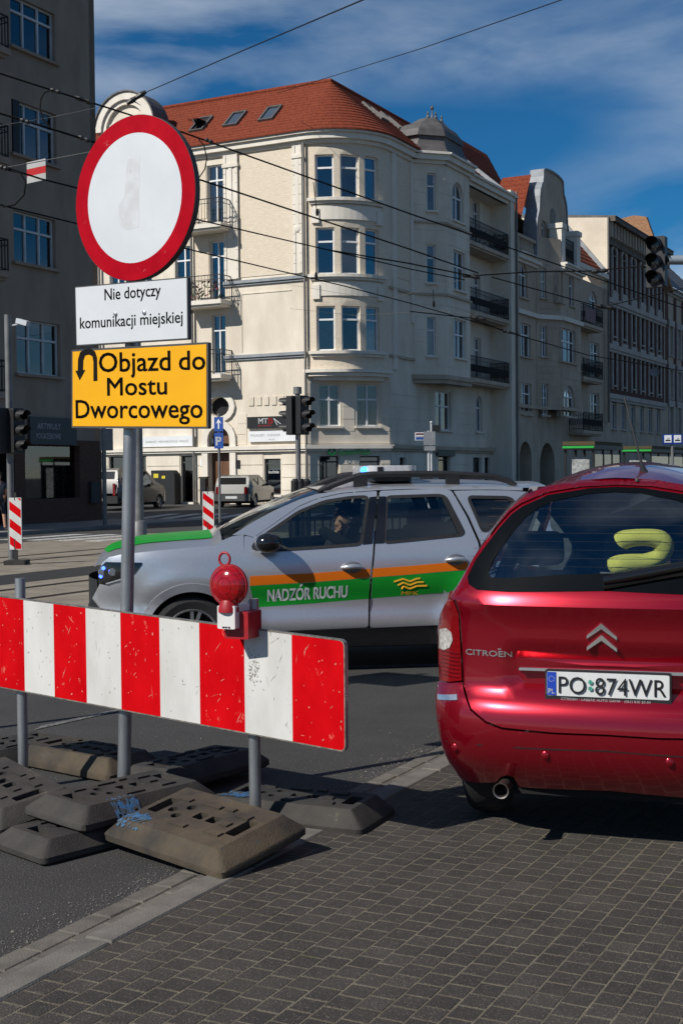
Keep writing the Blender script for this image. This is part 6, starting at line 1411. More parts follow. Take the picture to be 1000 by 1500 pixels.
# --- signs on their own tall post
sb = ground(182, 1135, .17); stp = at(192, 560, sb.y)
top = sb + (stp - sb).normalized() * 3.05
SG = thing('sign_post', 'tall galvanised pole carrying the round sign and two plates', 'pole', (sb.x, sb.y, .1))
b = MB(); b.tube([sb - (stp - sb).normalized() * .05, top], .0335, 18); b.mi = 0; b.build('pole', galv, SG, smooth=50, world=True)
su = Vector((math.cos(R(-33.5)), math.sin(R(-33.5)), 0)); FSg = Fr((sb.x + .01, sb.y - .055), (su.x, su.y))
def plate(name, label, cat, corners, rad, face, rim_t, back=.012):
    """corners: px lt, rt, rb, lb on the sign plane"""
    q = [FSg.px(*c) for c in corners]; t = thing(name, label, cat, tuple(FSg.P(0, 0, q[2][1])))
    pr_ = round_poly(q, rad, 4); b_ = MB(); b_.slab(pr_, lambda a, z, d: FSg.P(a, d, z), -back - .012, .0); b_.build('backing', edge_d, t, world=True)
    b_ = MB(); b_.slab(shrink(pr_, rim_t), lambda a, z, d: FSg.P(a, d, z), .0003, .0015); b_.build('face', face, t, world=True)
    b_ = MB()
    for zc in (q[0][1] - .06, q[2][1] + .06): b_.bar(FSg.P(-.06, -.03, zc), FSg.P(.06, -.03, zc), .012, .03)
    b_.build('bracket', galv, t, world=True)
    return t, q
# round no-entry-for-all sign
cpx = FSg.px(199, 289.5); e_r = FSg.px(286.5, 271)[0]; e_l = FSg.px(111.5, 309)[0]; rr = (e_r - e_l) / 2; cx_ = (e_r + e_l) / 2; cz_ = cpx[1]
zz1 = FSg.px(203, 167)[1]; zz0 = FSg.px(190, 412)[1]; rz = (zz1 - zz0) / 2; cz_ = (zz1 + zz0) / 2
RS = thing('prohibition_sign', 'round white sign with broad red border on the tall pole', 'road sign', tuple(FSg.P(cx_, 0, zz0)))
k_sh = ((271 - 309) * 0)
def rs(r_, t): return (cx_ + rr * r_ * math.cos(t), cz_ + rz * r_ * math.sin(t))
circp = lambda r_: [rs(r_, 2 * math.pi * i / 64) for i in range(64)]
b = MB(); b.slab(circp(1.0), lambda a, z, d: FSg.P(a, d, z), -.035, -.001, [circp(.985)]); b.slab(circp(.985), lambda a, z, d: FSg.P(a, d, z), -.006, -.0012); b.build('backing', edge_d, RS, world=True)
b = MB(); b.slab(circp(.995), lambda a, z, d: FSg.P(a, d, z), -.001, .001, [circp(.785)]); b.build('red_border', M('sign_red_sheeting', (.33, .0, .008), .6, var=.12, scale=6, c2=(.42, .002, .012), speck=(18, .66, (.5, .14, .13)), spec=.06), RS, world=True)
b = MB(); b.slab(circp(.787), lambda a, z, d: FSg.P(a, d, z), -.0012, .0006); b.build('white_face', M('sign_white_sheeting', (.55, .575, .60), .5, var=.03, scale=3, c2=(.60, .625, .65)), RS, world=True)
ghost = M('old_tape_mark', (.50, .50, .51), .5, var=.05, scale=14, c2=(.58, .60, .62), speck=(26, .66, (.44, .42, .42)))
b = MB(); pts = [FSg.px(*p) for p in ((187, 233), (205, 231), (204, 292), (204, 333), (185, 337), (176, 330), (174, 300), (182, 290))]; b.slab(pts, lambda a, z, d: FSg.P(a, d, z), .0006, .0011); b.build('tape_residue', ghost, RS, world=True)
b = MB()
for zc in (cz_ + .2, cz_ - .2): b.bar(FSg.P(cx_ - .3, -.03, zc), FSg.P(cx_ + .3, -.03, zc), .02, .035)
b.build('bracket', galv, RS, world=True)
blk_l = M('sign_lettering_black', (.008, .007, .006), .7, spec=.1, var=.1, scale=30)
def letter_px(par, txt, x0, x1, yb0, yb1, cap, bold=.0, m=None):
    a = FSg.px(x0, yb0); c = FSg.px(x1, yb1); sl = (c[1] - a[1]) / (c[0] - a[0]); h_ = a[1] - FSg.px(x0, yb0 + cap)[1]
    t_ = MB(); text_mesh(txt, lambda u_, z, d: FSg.P(a[0] + u_, .0018, a[1] + z + sl * u_), h_, t_, 0, 0, c[0] - a[0], bold=bold); return t_.build('lettering', m or blk_l, par, world=True)
t, q = plate('exemption_plate', 'white plate reading Nie dotyczy komunikacji miejskiej under the round sign', 'road sign', ((110, 420), (275, 405.5), (276, 497), (112, 507)), .008, M('plate_white_sheeting', (.56, .58, .60), .5, var=.03, scale=3, c2=(.61, .63, .65), speck=(34, .80, (.3, .3, .3))), .006)
letter_px(t, 'Nie dotyczy', 154, 236, 440, 433, 17.5, .018); letter_px(t, 'komunikacji miejskiej', 118, 268, 481.5, 472.5, 17, .018)
b = MB()
for (X, Y) in ((170, 460), (212, 458)): p = FSg.px(X, Y); b.lathe([(.011, 0), (.011, .006), (.004, .008)], FSg.P(p[0], .001, p[1]), FSg.n, 8)
b.build('bolts', galv, t, world=True)
t, q = plate('detour_plate', 'yellow plate reading Objazd do Mostu Dworcowego, lowest on the tall pole', 'road sign', ((105, 512.5), (305, 501), (305, 628), (105, 627)), .008, M('yellow_sheeting', (.74, .35, .0), .55, spec=.3, var=.05, scale=3, c2=(.80, .39, .0), speck=(12, .76, (.62, .26, .02))), .010)
letter_px(t, 'Objazd', 146, 250, 545, 542.5, 29, .022); letter_px(t, 'do', 263, 301, 542, 541, 29, .022); letter_px(t, 'Mostu', 158, 245, 579.5, 577.5, 27, .022); letter_px(t, 'Dworcowego', 112, 297, 612.5, 612, 27.5, .022)
arr = [(137.5, 558.5), (137.5, 530), (136, 522), (131, 519.5), (125.5, 521), (123, 528), (122.5, 542), (126, 542), (117.5, 557.5), (111, 543), (114.5, 543), (115, 526), (118, 516), (125, 511.5), (134, 511), (140, 515), (143, 524), (143.5, 558)]
b = MB(); b.slab([FSg.px(*p) for p in arr], lambda a, z, d: FSg.P(a, d, z), .0015, .002); b.build('detour_arrow', blk_l, t, world=True)
# --- warning lamp on the right post
lp = at(341, 925, 6.02); WL = thing('warning_lamp', 'red round warning lamp with white battery box clamped to the barrier', 'lamp', (lp.x, lp.y, lp.z - .05))
FLm = Fr((lp.x, lp.y), (math.cos(R(-25)), math.sin(R(-25))))
red_t = M('lamp_red_lens', (.42, .003, .008), .14, coat=.6, var=.3, scale=50, trans=.3, spec=.5); red_p = M('lamp_red_plastic', (.32, .006, .012), .45, var=.1, scale=20)
lc = FLm.px(335, 857); lr = (FLm.px(335, 826)[1] - FLm.px(335, 887)[1]) / 2 * .985
cpt = FLm.P(lc[0], .0, lc[1])
b = MB(); b.lathe([(.001, .048), (lr * .45, .043), (lr * .8, .028), (lr * .97, .010), (lr, 0), (lr, -.012), (lr * .97, -.02), (lr * .8, -.036), (lr * .4, -.048), (.001, -.05)], cpt, FLm.n, 36, cap=False); lo = b.build('lens', red_t, WL, smooth=40, world=True)
b = MB()
for k in (2, 4):
    r_ = lr * k / 5.2; d_ = .05 * (1 - (k / 5.2) ** 2) ** .5 - .0012; b.lathe([(r_ - .003, d_ - .002), (r_, d_ + .0012), (r_ + .003, d_ - .002)], cpt, FLm.n, 32, cap=False)
b.build('lens_ring', red_t, lo, smooth=60, world=True)
b = MB(); b.lathe([(lr * 1.03, -.01), (lr * 1.03, .006), (lr * .98, .006)], cpt, FLm.n, 36, cap=False); b.build('lens_rim', red_p, lo, smooth=40, world=True)
hc = FLm.px(329, 819); b = MB(); b.tube([FLm.P(hc[0] + .028 * math.cos(t), 0, hc[1] + .03 * math.sin(t)) for t in [R(-70 + i * 20) for i in range(17)]], .006, 8); b.bar(FLm.P(hc[0], 0, hc[1] - .03), FLm.P(hc[0] + .005, 0, hc[1] - .055), .03, .02); b.build('carry_loop', red_p, WL, smooth=50, world=True)
nk0, nk1 = FLm.px(340, 890)[1], FLm.px(340, 882)[1]; b = MB(); b.lathe([(.05, nk0 - .02), (.05, nk0), (.036, nk1 + .01)], (cpt.x, cpt.y, 0), n=16); b.build('neck', red_p, WL, smooth=40, world=True)
bx = [FLm.px(323, 886), FLm.px(349, 921)]; 
b = MB(); b.slab(round_poly([(bx[0][0], bx[1][1]), (bx[1][0], bx[1][1]), (bx[1][0], bx[0][1]), (bx[0][0], bx[0][1])], .008, 3), lambda a, z, d: FLm.P(a, d, z), -.11, .03); wb_ = b.build('battery_box', M('lamp_white_plastic', (.66, .64, .62), .45, var=.06, scale=20), WL, world=True)
b = MB(); b.slab(round_poly([(bx[0][0] + .012, bx[1][1] - .05), (bx[1][0] + .045, bx[1][1] - .05), (bx[1][0] + .045, bx[0][1] - .03), (bx[0][0] + .012, bx[0][1] - .03)], .008, 3), lambda a, z, d: FLm.P(a, d, z), -.14, -.012); b.build('battery_case', red_p, WL, world=True)
b = MB(); p = FLm.P((bx[0][0] + bx[1][0]) / 2, .031, bx[1][1] + .008)
for k in (-.02, -.006, .01): b.bar(p + FLm.u * k, p + FLm.u * (k + .01), .004, .006)
b.build('label_print', blackp, wb_, world=True)
pq = ground(355, 1183, .14); b = MB(); b.lathe([(.034, 0), (.034, .09)], (FBd.P((pq - FBd.o).dot(FBd.u), -.055, 0)).to_tuple()[:2] + (lp.z - .03,), n=12); b.bar((FBd.P((pq - FBd.o).dot(FBd.u), -.055, lp.z)), FLm.P(bx[1][0] + .02, -.06, lp.z), .03, .05); b.build('post_clamp', red_p, WL, world=True)

# --- recycled rubber foot blocks
rub = M('recycled_rubber', (.017, .0155, .0145), .8, var=.2, scale=5, c2=(.042, .037, .031), bump=.22, bscale=110, speck=(5, .66, (.10, .085, .06)), space='obj')
rub_y = M('recycled_rubber_ochre', (.022, .019, .016), .85, var=.3, scale=4, c2=(.074, .055, .033), bump=.25, bscale=110, speck=(9, .62, (.055, .05, .045)), space='obj')
blue_sp = M('blue_spray_paint', (.02, .12, .30), .8, var=.4, scale=14, c2=(.045, .09, .13), speck=(22, .5, (.05, .048, .045)), space='obj')
def foot_block(name, label, loc, rz, m, L_=.80, W_=.42, H_=.10, tilt=None, spray=None, mat4=None):
    t_ = thing(name, label, 'foot block', loc, rz, 'rubber foot blocks under the barrier', tilt)
    if mat4 is not None: t_.matrix_basis = mat4; WM[t_.name] = mat4
    a, c = L_ / 2, W_ / 2; lipz, ins = H_ * .42, .062
    base = round_poly(rect(-a, a, -c, c), .035, 4)
    def scl(p, e): return (p[0] * (1 - e / a), p[1] * (1 - e / c))
    topo = round_poly(rect(-a + ins * 1.25, a - ins * 1.25, -c + ins, c - ins), .02, 4)
    hx_ = a - ins * 1.25
    hl_ = [round_poly(rect(x0, x1, y0, y1), .01, 2) for x0, x1, y0, y1 in ((-hx_ + .03, -hx_ + .095, -.075, .075), (hx_ - .095, hx_ - .03, -.075, .075), (-.035, .025, -.03, .03), (.05, .11, -.03, .03))]
    hl_ += [[(x + .026 * math.cos(k * .628), y + .026 * math.sin(k * .628)) for k in range(10)] for x, y in ((-.115, -.05), (-.115, .045), (-.18, -.01))]
    b_ = MB(); ptz, trz = tri_poly(topo, hl_); b_.add([(p[0], p[1], H_) for p in ptz], trz)
    for h_ in hl_: b_.add([(p[0], p[1], H_) for p in h_] + [(p[0], p[1], H_ - .07) for p in h_], [(i, (i + 1) % len(h_), len(h_) + (i + 1) % len(h_), len(h_) + i) for i in range(len(h_))] + [tuple(len(h_) + i for i in range(len(h_)))])
    k = len(base)
    rings = [[(*scl(p, .012), .0) for p in base], [(*p, lipz * .25) for p in base], [(*p, lipz * .85) for p in base], [(*scl(p, .006), lipz) for p in base], [(x, y, H_) for x, y in topo]]
    wr_ = random.Random(int(abs(loc[0]) * 1000)); rings = [[(x + wr_.uniform(-.003, .003), y + wr_.uniform(-.003, .003), z) for x, y, z in r0] if j < 4 else r0 for j, r0 in enumerate(rings)]
    for r0, r1 in zip(rings, rings[1:]): b_.add(r0 + r1, [(i, (i + 1) % k, k + (i + 1) % k, k + i) for i in range(k)])
    b_.add(rings[0], [tuple(range(k))])
    b_.build('block_body', m, t_, smooth=28)
    for (x, y, w2, h2) in ((.19, -.10, .09, .035), (.19, .085, .08, .04), (-.03, -.115, .11, .03), (-.03, .10, .11, .03), (.17, -.01, .05, .04), (.08, .11, .05, .03), (-.2, .09, .07, .03)):
        q_ = MB(); q_.box(x - w2 / 2, x + w2 / 2, y - h2 / 2, y + h2 / 2, H_ + .0005, H_ + .009); q_.build('raised_rib', m, t_)
    if spray:
        q_ = MB(); rr2 = random.Random(int(loc[0] * 977)); x0, y0 = spray; zf_ = lambda x, y: H_ if abs(y) < c - ins and abs(x) < a - ins * 1.25 else H_ - (H_ - lipz) * max((abs(y) - c + ins) / ins, (abs(x) - a + ins * 1.25) / (ins * 1.25))
        for k2 in range(60):
            x = x0 + rr2.uniform(-.07, .07); y = y0 + rr2.uniform(-.035, .035); dx, dy = rr2.uniform(.0, .03), rr2.uniform(.02, .05); wq = rr2.uniform(.006, .014)
            q_.add([(p[0], p[1], zf_(p[0], p[1]) + .0015 + k2 * .00004) for p in ((x, y), (x + wq, y - .002), (x + dx + wq, y + dy), (x + dx, y + dy + .002))], [(0, 1, 2, 3)])
        q_.build('paint_marks', blue_sp, t_)
    return t_
TX = lambda ax, ay: Matrix.Rotation(ax, 4, 'X') @ Matrix.Rotation(ay, 4, 'Y')
qL, qB, qR, qT = ground(160, 1222, .085), ground(330, 1274, .075), ground(433, 1207, .15), ground(273, 1156, .19)
xa = ((qB - qL) + (qR - qT)).normalized(); ya = (qR - qB) + (qT - qL); ya = (ya - xa * ya.dot(xa)).normalized(); za_ = xa.cross(ya); og = (qL + qB + qR + qT) / 4 - za_ * .05
foot_block('foot_block', 'ochre dusted foot block tipped up in front of the barrier', tuple(og), 0, rub_y, .80, .52, .105, None, (-.27, -.19), Matrix(((xa.x, ya.x, za_.x, og.x), (xa.y, ya.y, za_.y, og.y), (xa.z, ya.z, za_.z, og.z), (0, 0, 0, 1))))
cB = ground(455, 1186, .06); foot_block('foot_block', 'flat black foot block beneath the barrier post that carries the lamp', (cB.x - .06, cB.y + .04, .003), R(-24), rub, .86, .44, .12, None, (-.30, -.12))
cC = ground(165, 1160, .2); foot_block('foot_block', 'lower foot block of the stack at the sign pole', (cC.x - .08, cC.y - .08, .003), R(46), rub, .84, .44, .095)
foot_block('foot_block', 'upper foot block of the stack, holding the sign pole', (cC.x + .03, cC.y + .10, .100), R(50), rub, .84, .44, .10, TX(R(2), R(1)), (-.16, -.20))
cD = ground(262, 1140, .1); foot_block('foot_block', 'foot block lying behind the sign pole stack', (cD.x + .05, cD.y + .30, .04), R(52), rub, .80, .42, .11, TX(R(-3), 0))
cE = ground(22, 1160, .12); foot_block('foot_block', 'black foot block at the picture edge with two slots showing', (cE.x - .05, cE.y + .02, .065), R(-52), rub, .86, .46, .11, TX(R(9), R(3)))
cF = ground(112, 1112, .1); foot_block('foot_block', 'dusty ochre foot block behind the outer barrier post', (cF.x + .02, cF.y + .22, .003), R(-38), rub_y, .84, .42, .12)
cG = ground(20, 1095, .1); foot_block('foot_block', 'foot block carrying the outer barrier post', (cG.x - .06, cG.y + .02, .003), R(52), rub, .84, .42, .12)
# unseen sign added beyond the picture edge to cast a shadow behind the barrier
def shadow_src(X, Y, h_):
    p = ground(X, Y); return p - Vector((-SUN_H.x, -SUN_H.y, 0)) * (h_ / math.tan(SUN_EL))
ss_ = shadow_src(575, 993, 3.5); S2 = thing('sign_post', 'unseen sign pole added beyond the picture edge to cast a shadow', 'road sign', (ss_.x, ss_.y, 0))
if ss_.x / ss_.y < -.27:
    b = MB(); b.tube([(ss_.x, ss_.y, 0), (ss_.x, ss_.y, 3.78)], .033, 10); b.build('pole', galv, S2, world=True)
    Fz = Fr((ss_.x, ss_.y - .05), (su.x, su.y)); b = MB(); b.slab(rect(-.36, .36, 3.2, 3.75), lambda a, z, d: Fz.P(a, d, z), -.012, 0); b.build('face', MATS['yellow_sheeting'], S2, world=True)

# --- red-white delineator boards
def delineator(X0, X1, Yt, Yb, label, flip=1):
    Z = .25 * FPX / (X1 - X0); p = at((X0 + X1) / 2, Yb, Z); tpz = at((X0 + X1) / 2, Yt, Z).z; F_ = Fr((p.x, p.y), (1, -.15)); t_ = thing('delineator_board', label, 'delineator', (p.x, p.y, 0), 0, 'red and white delineator boards')
    pr_ = round_poly(rect(-.125, .125, p.z, tpz), .015, 3); b_ = MB(); b_.slab(pr_, lambda a, z, d: F_.P(a, d, z), -.03, 0); b_.build('board', s_white, t_, world=True)
    h_ = tpz - p.z; n = 6
    for k in range(-1, n, 2):
        z0 = p.z + h_ * k / n; sl = .17 * flip
        pts = [(-.115, z0 + .10 + (sl if flip > 0 else 0)), (.115, z0 + .10 + (0 if flip > 0 else -sl)), (.115, z0 + .10 + h_ / n + (0 if flip > 0 else -sl)), (-.115, z0 + .10 + h_ / n + (sl if flip > 0 else 0))]
        out = []
        for lim, ge in ((p.z + .012, True), (tpz - .012, False)):
            src = out or pts; res = []
            for i in range(len(src)):
                a, c = src[i - 1], src[i]; ia = (a[1] >= lim) == ge or a[1] == lim; ic = (c[1] >= lim) == ge or c[1] == lim
                if ia != ic: u_ = (lim - a[1]) / (c[1] - a[1]); res.append((a[0] + (c[0] - a[0]) * u_, lim))
                if ic: res.append(c)
            out = res
            if not out: break
        if len(out) > 2: b_ = MB(); b_.slab(out, lambda a, z, d: F_.P(a, d, z), .0003, .0015); b_.build('red_stripe', s_red, t_, world=True)
    b_ = MB(); b_.bar(F_.P(0, -.02, 0), F_.P(0, -.02, p.z + .2), .06, .04); b_.box(p.x - .2, p.x + .2, p.y - .15, p.y + .3, .0, .09); b_.bar(F_.P(0, -.015, tpz - .05), F_.P(0, -.015, tpz + .1), .04, .03); b_.build('foot', rub, t_, world=True)
delineator(14, 33, 729, 805, 'red and white delineator board standing before the shop of the shaded house')
delineator(297, 314, 720, 778, 'red and white delineator board standing beside the bonnet of the patrol car')

# --- traffic signals
sig_m = M('signal_black', (.010, .010, .011), .5, var=.2, scale=6); mast_m = M('mast_grey', (.16, .16, .16), .55, metal=.3, var=.2, scale=3)
def signal_head(par, c, face, h_=.92, w_=.30, name='signal_head', lit=None):
    f_ = Vector(face).normalized(); F_ = Fr((c[0], c[1]), (-f_.y, f_.x)); b_ = MB()
    b_.slab(round_poly(rect(-w_ / 2, w_ / 2, c[2], c[2] + h_), .03, 3), lambda a, z, d: F_.P(a, d, z), -.16, .0); o_ = b_.build(name, sig_m, par, world=True)
    for k in range(3):
        zc = c[2] + h_ * (k + .5) / 3; v_ = MB(); n = 14
        for i in range(n):
            t0_, t1_ = R(-40 + 260 * i / n), R(-40 + 260 * (i + 1) / n)
            p = [F_.P(.12 * math.cos(t0_), 0, zc + .12 * math.sin(t0_)), F_.P(.12 * math.cos(t1_), 0, zc + .12 * math.sin(t1_)), F_.P(.115 * math.cos(t1_), .24 if math.sin(t1_) > 0 else .12, zc + .115 * math.sin(t1_)), F_.P(.115 * math.cos(t0_), .24 if math.sin(t0_) > 0 else .12, zc + .115 * math.sin(t0_))]
            v_.add(p, [(0, 1, 2, 3)])
        v_.build('visor', sig_m, o_, world=True)
        v_ = MB(); v_.lathe([(.105, .002), (.07, .02), (.001, .028)], F_.P(0, 0, zc), F_.n, 16); v_.build('signal_lens', M('dark_lens', (.02, .02, .02), .2, coat=.5, var=0), o_, world=True)
    return o_
Zs = 31; p = at(437, 700, Zs); tp = at(437, 567, Zs).z
T1_ = thing('traffic_signal', 'black traffic signal pole with two heads before the rounded bay', 'traffic light', (p.x, p.y, 0))
b = MB(); b.tube([(p.x, p.y, 0), (p.x, p.y, tp - .05)], .062, 12); b.lathe([(.1, tp - .16), (.1, tp), (.02, tp + .01)], (p.x, p.y, 0), n=12); b.build('pole', mast_m, T1_, smooth=50, world=True)
z0 = at(437, 637, Zs).z
signal_head(T1_, (at(447, 637, Zs).x, p.y - .12, z0), (.75, -.65, 0)); signal_head(T1_, (at(424, 637, Zs).x, p.y + .05, z0), (-.85, .5, 0))
Zs = 27; p = at(17, 780, Zs); tp = at(17, 461, Zs).z
T2__ = thing('traffic_signal', 'grey pole with dark signal heads before the shaded house', 'traffic light', (p.x, p.y, 0))
b = MB(); b.tube([(p.x, p.y, 0), (p.x, p.y, tp)], .07, 12); b.build('pole', mast_m, T2__, smooth=50, world=True)
signal_head(T2__, (at(31, 662, Zs).x, p.y - .1, at(31, 664, Zs).z), (.8, -.55, 0)); signal_head(T2__, (at(4, 662, Zs).x, p.y - .1, at(6, 664, Zs).z), (-.75, .6, 0))
b = MB(); q = at(30, 474, Zs); b.bar((p.x, p.y, q.z - .05), q, .03); b.bar(q + Vector((-.05, 0, .06)), q + Vector((.2, -.15, -.02)), .11, .1); b.build('camera_housing', win_g, T2__, world=True)
Zs = 22.0; p = at(962, 418, Zs); pm = at(1120, 380, Zs)
T3_ = thing('overhead_signal', 'dark signal head hanging from a grey cantilever arm before the brick house', 'traffic light', (pm.x, pm.y, 0))
za = at(985, 381, Zs).z; b = MB(); b.tube([(pm.x, pm.y, 0), (pm.x, pm.y, za + .1)], .11, 14); b.build('mast', mast_m, T3_, smooth=50, world=True)
b = MB(); b.tube([(pm.x, pm.y, za), (at(978, 383, Zs).x, pm.y, za)], [.10, .075], 14); b.build('cantilever_arm', M('arm_pale_steel', (.34, .38, .42), .45, metal=.4, var=.1, scale=3), T3_, smooth=50, world=True)
signal_head(T3_, (at(958, 420, Zs).x, p.y - .05, at(958, 421, Zs).z), (-.5, -.85, 0), .84, .32)
b = MB(); b.bar((at(978, 383, Zs).x, pm.y, za), (at(958, 383, Zs).x, p.y + .1, za), .06); b.build('hanger', sig_m, T3_, world=True)

# --- sign poles in the street
blue_s = M('sign_blue', (.01, .06, .28), .45, var=.08, scale=4)
Zs = 40; p = at(321.5, 700, Zs); P1 = thing('parking_sign', 'blue one way arrow and parking sign pole before the arched door', 'road sign', (p.x, p.y, gz(Zs)))
b = MB(); b.tube([(p.x, p.y, gz(Zs)), (p.x, p.y, at(322, 606, Zs).z)], .04, 8); b.build('pole', mast_m, P1, world=True)
Fp = Fr((p.x, p.y - .06), (1, -.35))
for (yt, yb, ch) in ((611, 632, 'up'), (634, 657, 'P')):
    z1, z0 = at(322, yt, Zs).z, at(322, yb, Zs).z; b = MB(); b.slab(rect(-.15, .15, z0, z1), lambda a, z, d: Fp.P(a, d, z), -.01, 0); po = b.build('sign_plate', blue_s, P1, world=True); tm = MB()
    if ch == 'P': text_mesh('P', lambda a, z, d: Fp.P(a, .004, z), (z1 - z0) * .55, tm, -.09, z0 + .1, .17, bold=.03)
    else: tm.slab([(-.02, z0 + .08), (.02, z0 + .08), (.02, z1 - .16), (.09, z1 - .2), (0, z1 - .06), (-.09, z1 - .2), (-.02, z1 - .16)], lambda a, z, d: Fp.P(a, d, z), .002, .004)
    tm.build('symbol', win_w, po, world=True)
Zs = 40; p = at(628, 720, Zs); P2 = thing('street_name_pole', 'white pole with street name plates and backs of two signs', 'road sign', (p.x, p.y, 0))
b = MB(); b.tube([(p.x, p.y, 0), (p.x, p.y, at(628, 631, Zs).z)], .04, 8); b.build('pole', M('pale_pole', (.45, .46, .47), .5, var=.1), P2, world=True)
b = MB(); q = at(632, 720, Zs + .4); b.tube([(q.x, q.y, 0), (q.x, q.y, at(632, 618, Zs).z)], .03, 8); b.ball((q.x, q.y, at(632, 618, Zs).z), .045); b.build('pole', M('pale_pole', (.45, .46, .47), .5, var=.1), P2, world=True)
for (x0, x1, yt, yb, m_, dd) in ((620, 637, 632, 652, alu_b, -.08), (621, 637, 653.5, 660, alu_b, -.08), (633, 645, 622.5, 632, sig_m, .2)):
    a, c = at(x0, yb, Zs + dd), at(x1, yt, Zs + dd); b = MB(); b.box(a.x, c.x, a.y - .01, a.y + .01, a.z, c.z); b.build('sign_back', m_, P2, world=True)
a, c = at(607.5, 645, Zs + .1), at(620, 633.5, Zs + .1); b = MB(); b.box(a.x, c.x + .05, a.y - .01, a.y + .01, a.z, c.z); so = b.build('name_plate', win_w, P2, world=True)
b = MB(); b.box(a.x + .02, c.x + .03, a.y - .016, a.y - .0105, a.z + .02, (a.z + c.z) / 2 - .025); b.build('blue_band', blue_s, so, world=True); b = MB(); b.box(a.x + .02, c.x + .03, a.y - .016, a.y - .0105, (a.z + c.z) / 2 + .045, c.z - .02); b.build('red_band', M('dark_red_band', (.12, .03, .04), .5), so, world=True)
tm = MB(); text_mesh('Roosevelta', lambda u_, z, d: Vector((a.x + .025 + u_, a.y - .018, (a.z + c.z) / 2 - .02 + z)), .05, tm, 0, 0, c.x - a.x - .02); tm.build('lettering', blk_l, so, world=True)
# catenary mast hidden behind the signs
Zs = 34; p = at(204, 760, Zs); MA = thing('catenary_mast', 'grey steel tram wire mast behind the sign pole', 'mast', (p.x, p.y, 0)); b = MB(); b.tube([(p.x, p.y, 0), (p.x, p.y, 8.6)], [.13, .1], 14); b.lathe([(.2, 0), (.2, .5), (.14, .55)], (p.x, p.y, 0), n=14); b.build('mast_shaft', mast_m, MA, smooth=50, world=True)
# pole at the kerb corner of the shaded house
Zs = 42; p = at(154, 760, Zs); b = MB(); b.tube([(p.x, p.y, 0), (p.x, p.y, at(154, 620, Zs).z)], .07, 10); b.box(p.x - .12, p.x + .3, p.y - .05, p.y - .02, at(154, 660, Zs).z, at(154, 628, Zs).z); tag(b.build('corner_pole', mast_m, loc=(p.x, p.y, 0)), 'dark thin pole with a sign back by the corner of the shaded house', 'pole')
# cabinet and bin on the far pavement
s0, _ = FA.px(222, 730, .8); s1, _ = FA.px(256, 730, .8); b = MB(); cb = thing('utility_cabinet', 'black cabinet with yellow stickers against the sunlit shop wall', 'cabinet', tuple(FA.P(s0, .5, .3))); b.slab(round_poly([(s0, .3), (s1, .3), (s1, 1.75), (s1 - .2, 1.95), (s0, 1.95)], .03, 2), lambda a, z, d: FA.P(a, d, z), .3, .8); b.build('cabinet_body', sig_m, cb, world=True)
for (x0, x1, yt, yb) in ((225, 232, 694, 700), (237, 242, 697, 701)): a_, z1 = FA.px(x0, yt, .805); c_, z0 = FA.px(x1, yb, .805); b = MB(); b.fbox(FA, a_, c_, .8005, .805, z0, z1); b.build('sticker', M('sticker_yellow', (.6, .5, .03), .6), cb, world=True)
s0, _ = FA.px(293, 730, .6); b = MB(); b.slab(round_poly(rect(s0, s0 + .3, .3, 1.55), .04, 2), lambda a, z, d: FA.P(a, d, z), .3, .6); b.fbox(FA, s0 - .03, s0 + .33, .28, .63, 1.553, 1.62); tag(b.build('wheelie_bin', sig_m, loc=tuple(FA.P(s0, .4, .3))), 'narrow black bin between the shop door and the arched door', 'bin')
# railing behind the patrol car, seen through its windows and beside the pole
a_ = at(425, 720, 17.5); c_ = at(790, 720, 19.5); RL = thing('street_railing', 'black bar railing on a pale kerb behind the patrol car', 'railing', (a_.x, a_.y, 0))
n = 34; b = MB(); a0_, c0_ = Vector((a_.x, a_.y, 0)), Vector((c_.x, c_.y, 0))
b.bar(a0_ + Vector((0, 0, 1.1)), c0_ + Vector((0, 0, 1.1)), .06, .05); b.bar(a0_ + Vector((0, 0, .3)), c0_ + Vector((0, 0, .3)), .05, .04); b.build('rail', iron, RL, world=True)
for i in range(n + 1):
    q = a0_.lerp(c0_, i / n); b = MB(); b.bar(q + Vector((0, 0, .15)), q + Vector((0, 0, 1.12)), .05 if i % 6 == 0 else .022); b.build('bar', iron, RL, world=True)
b = MB(); b.bar(a0_ + Vector((0, 0, .07)), c0_ + Vector((0, 0, .07)), .3, .16); b.build('kerb_base', conc, RL, world=True)
for k, X in enumerate((432, 441, 449)):
    q = at(X, 705, 19.2); b = MB(); b.lathe([(.06, 0), (.06, q.z + .0), (.03, q.z + .04)], (q.x, q.y, 0), n=10); tag(b.build('bollard', iron, loc=(q.x, q.y, 0)), ['dark bollard nearest the signal pole', 'middle dark bollard beside the signal pole', 'outer dark bollard towards the patrol car roof'][k], 'bollard', 'bollards by the signal pole')

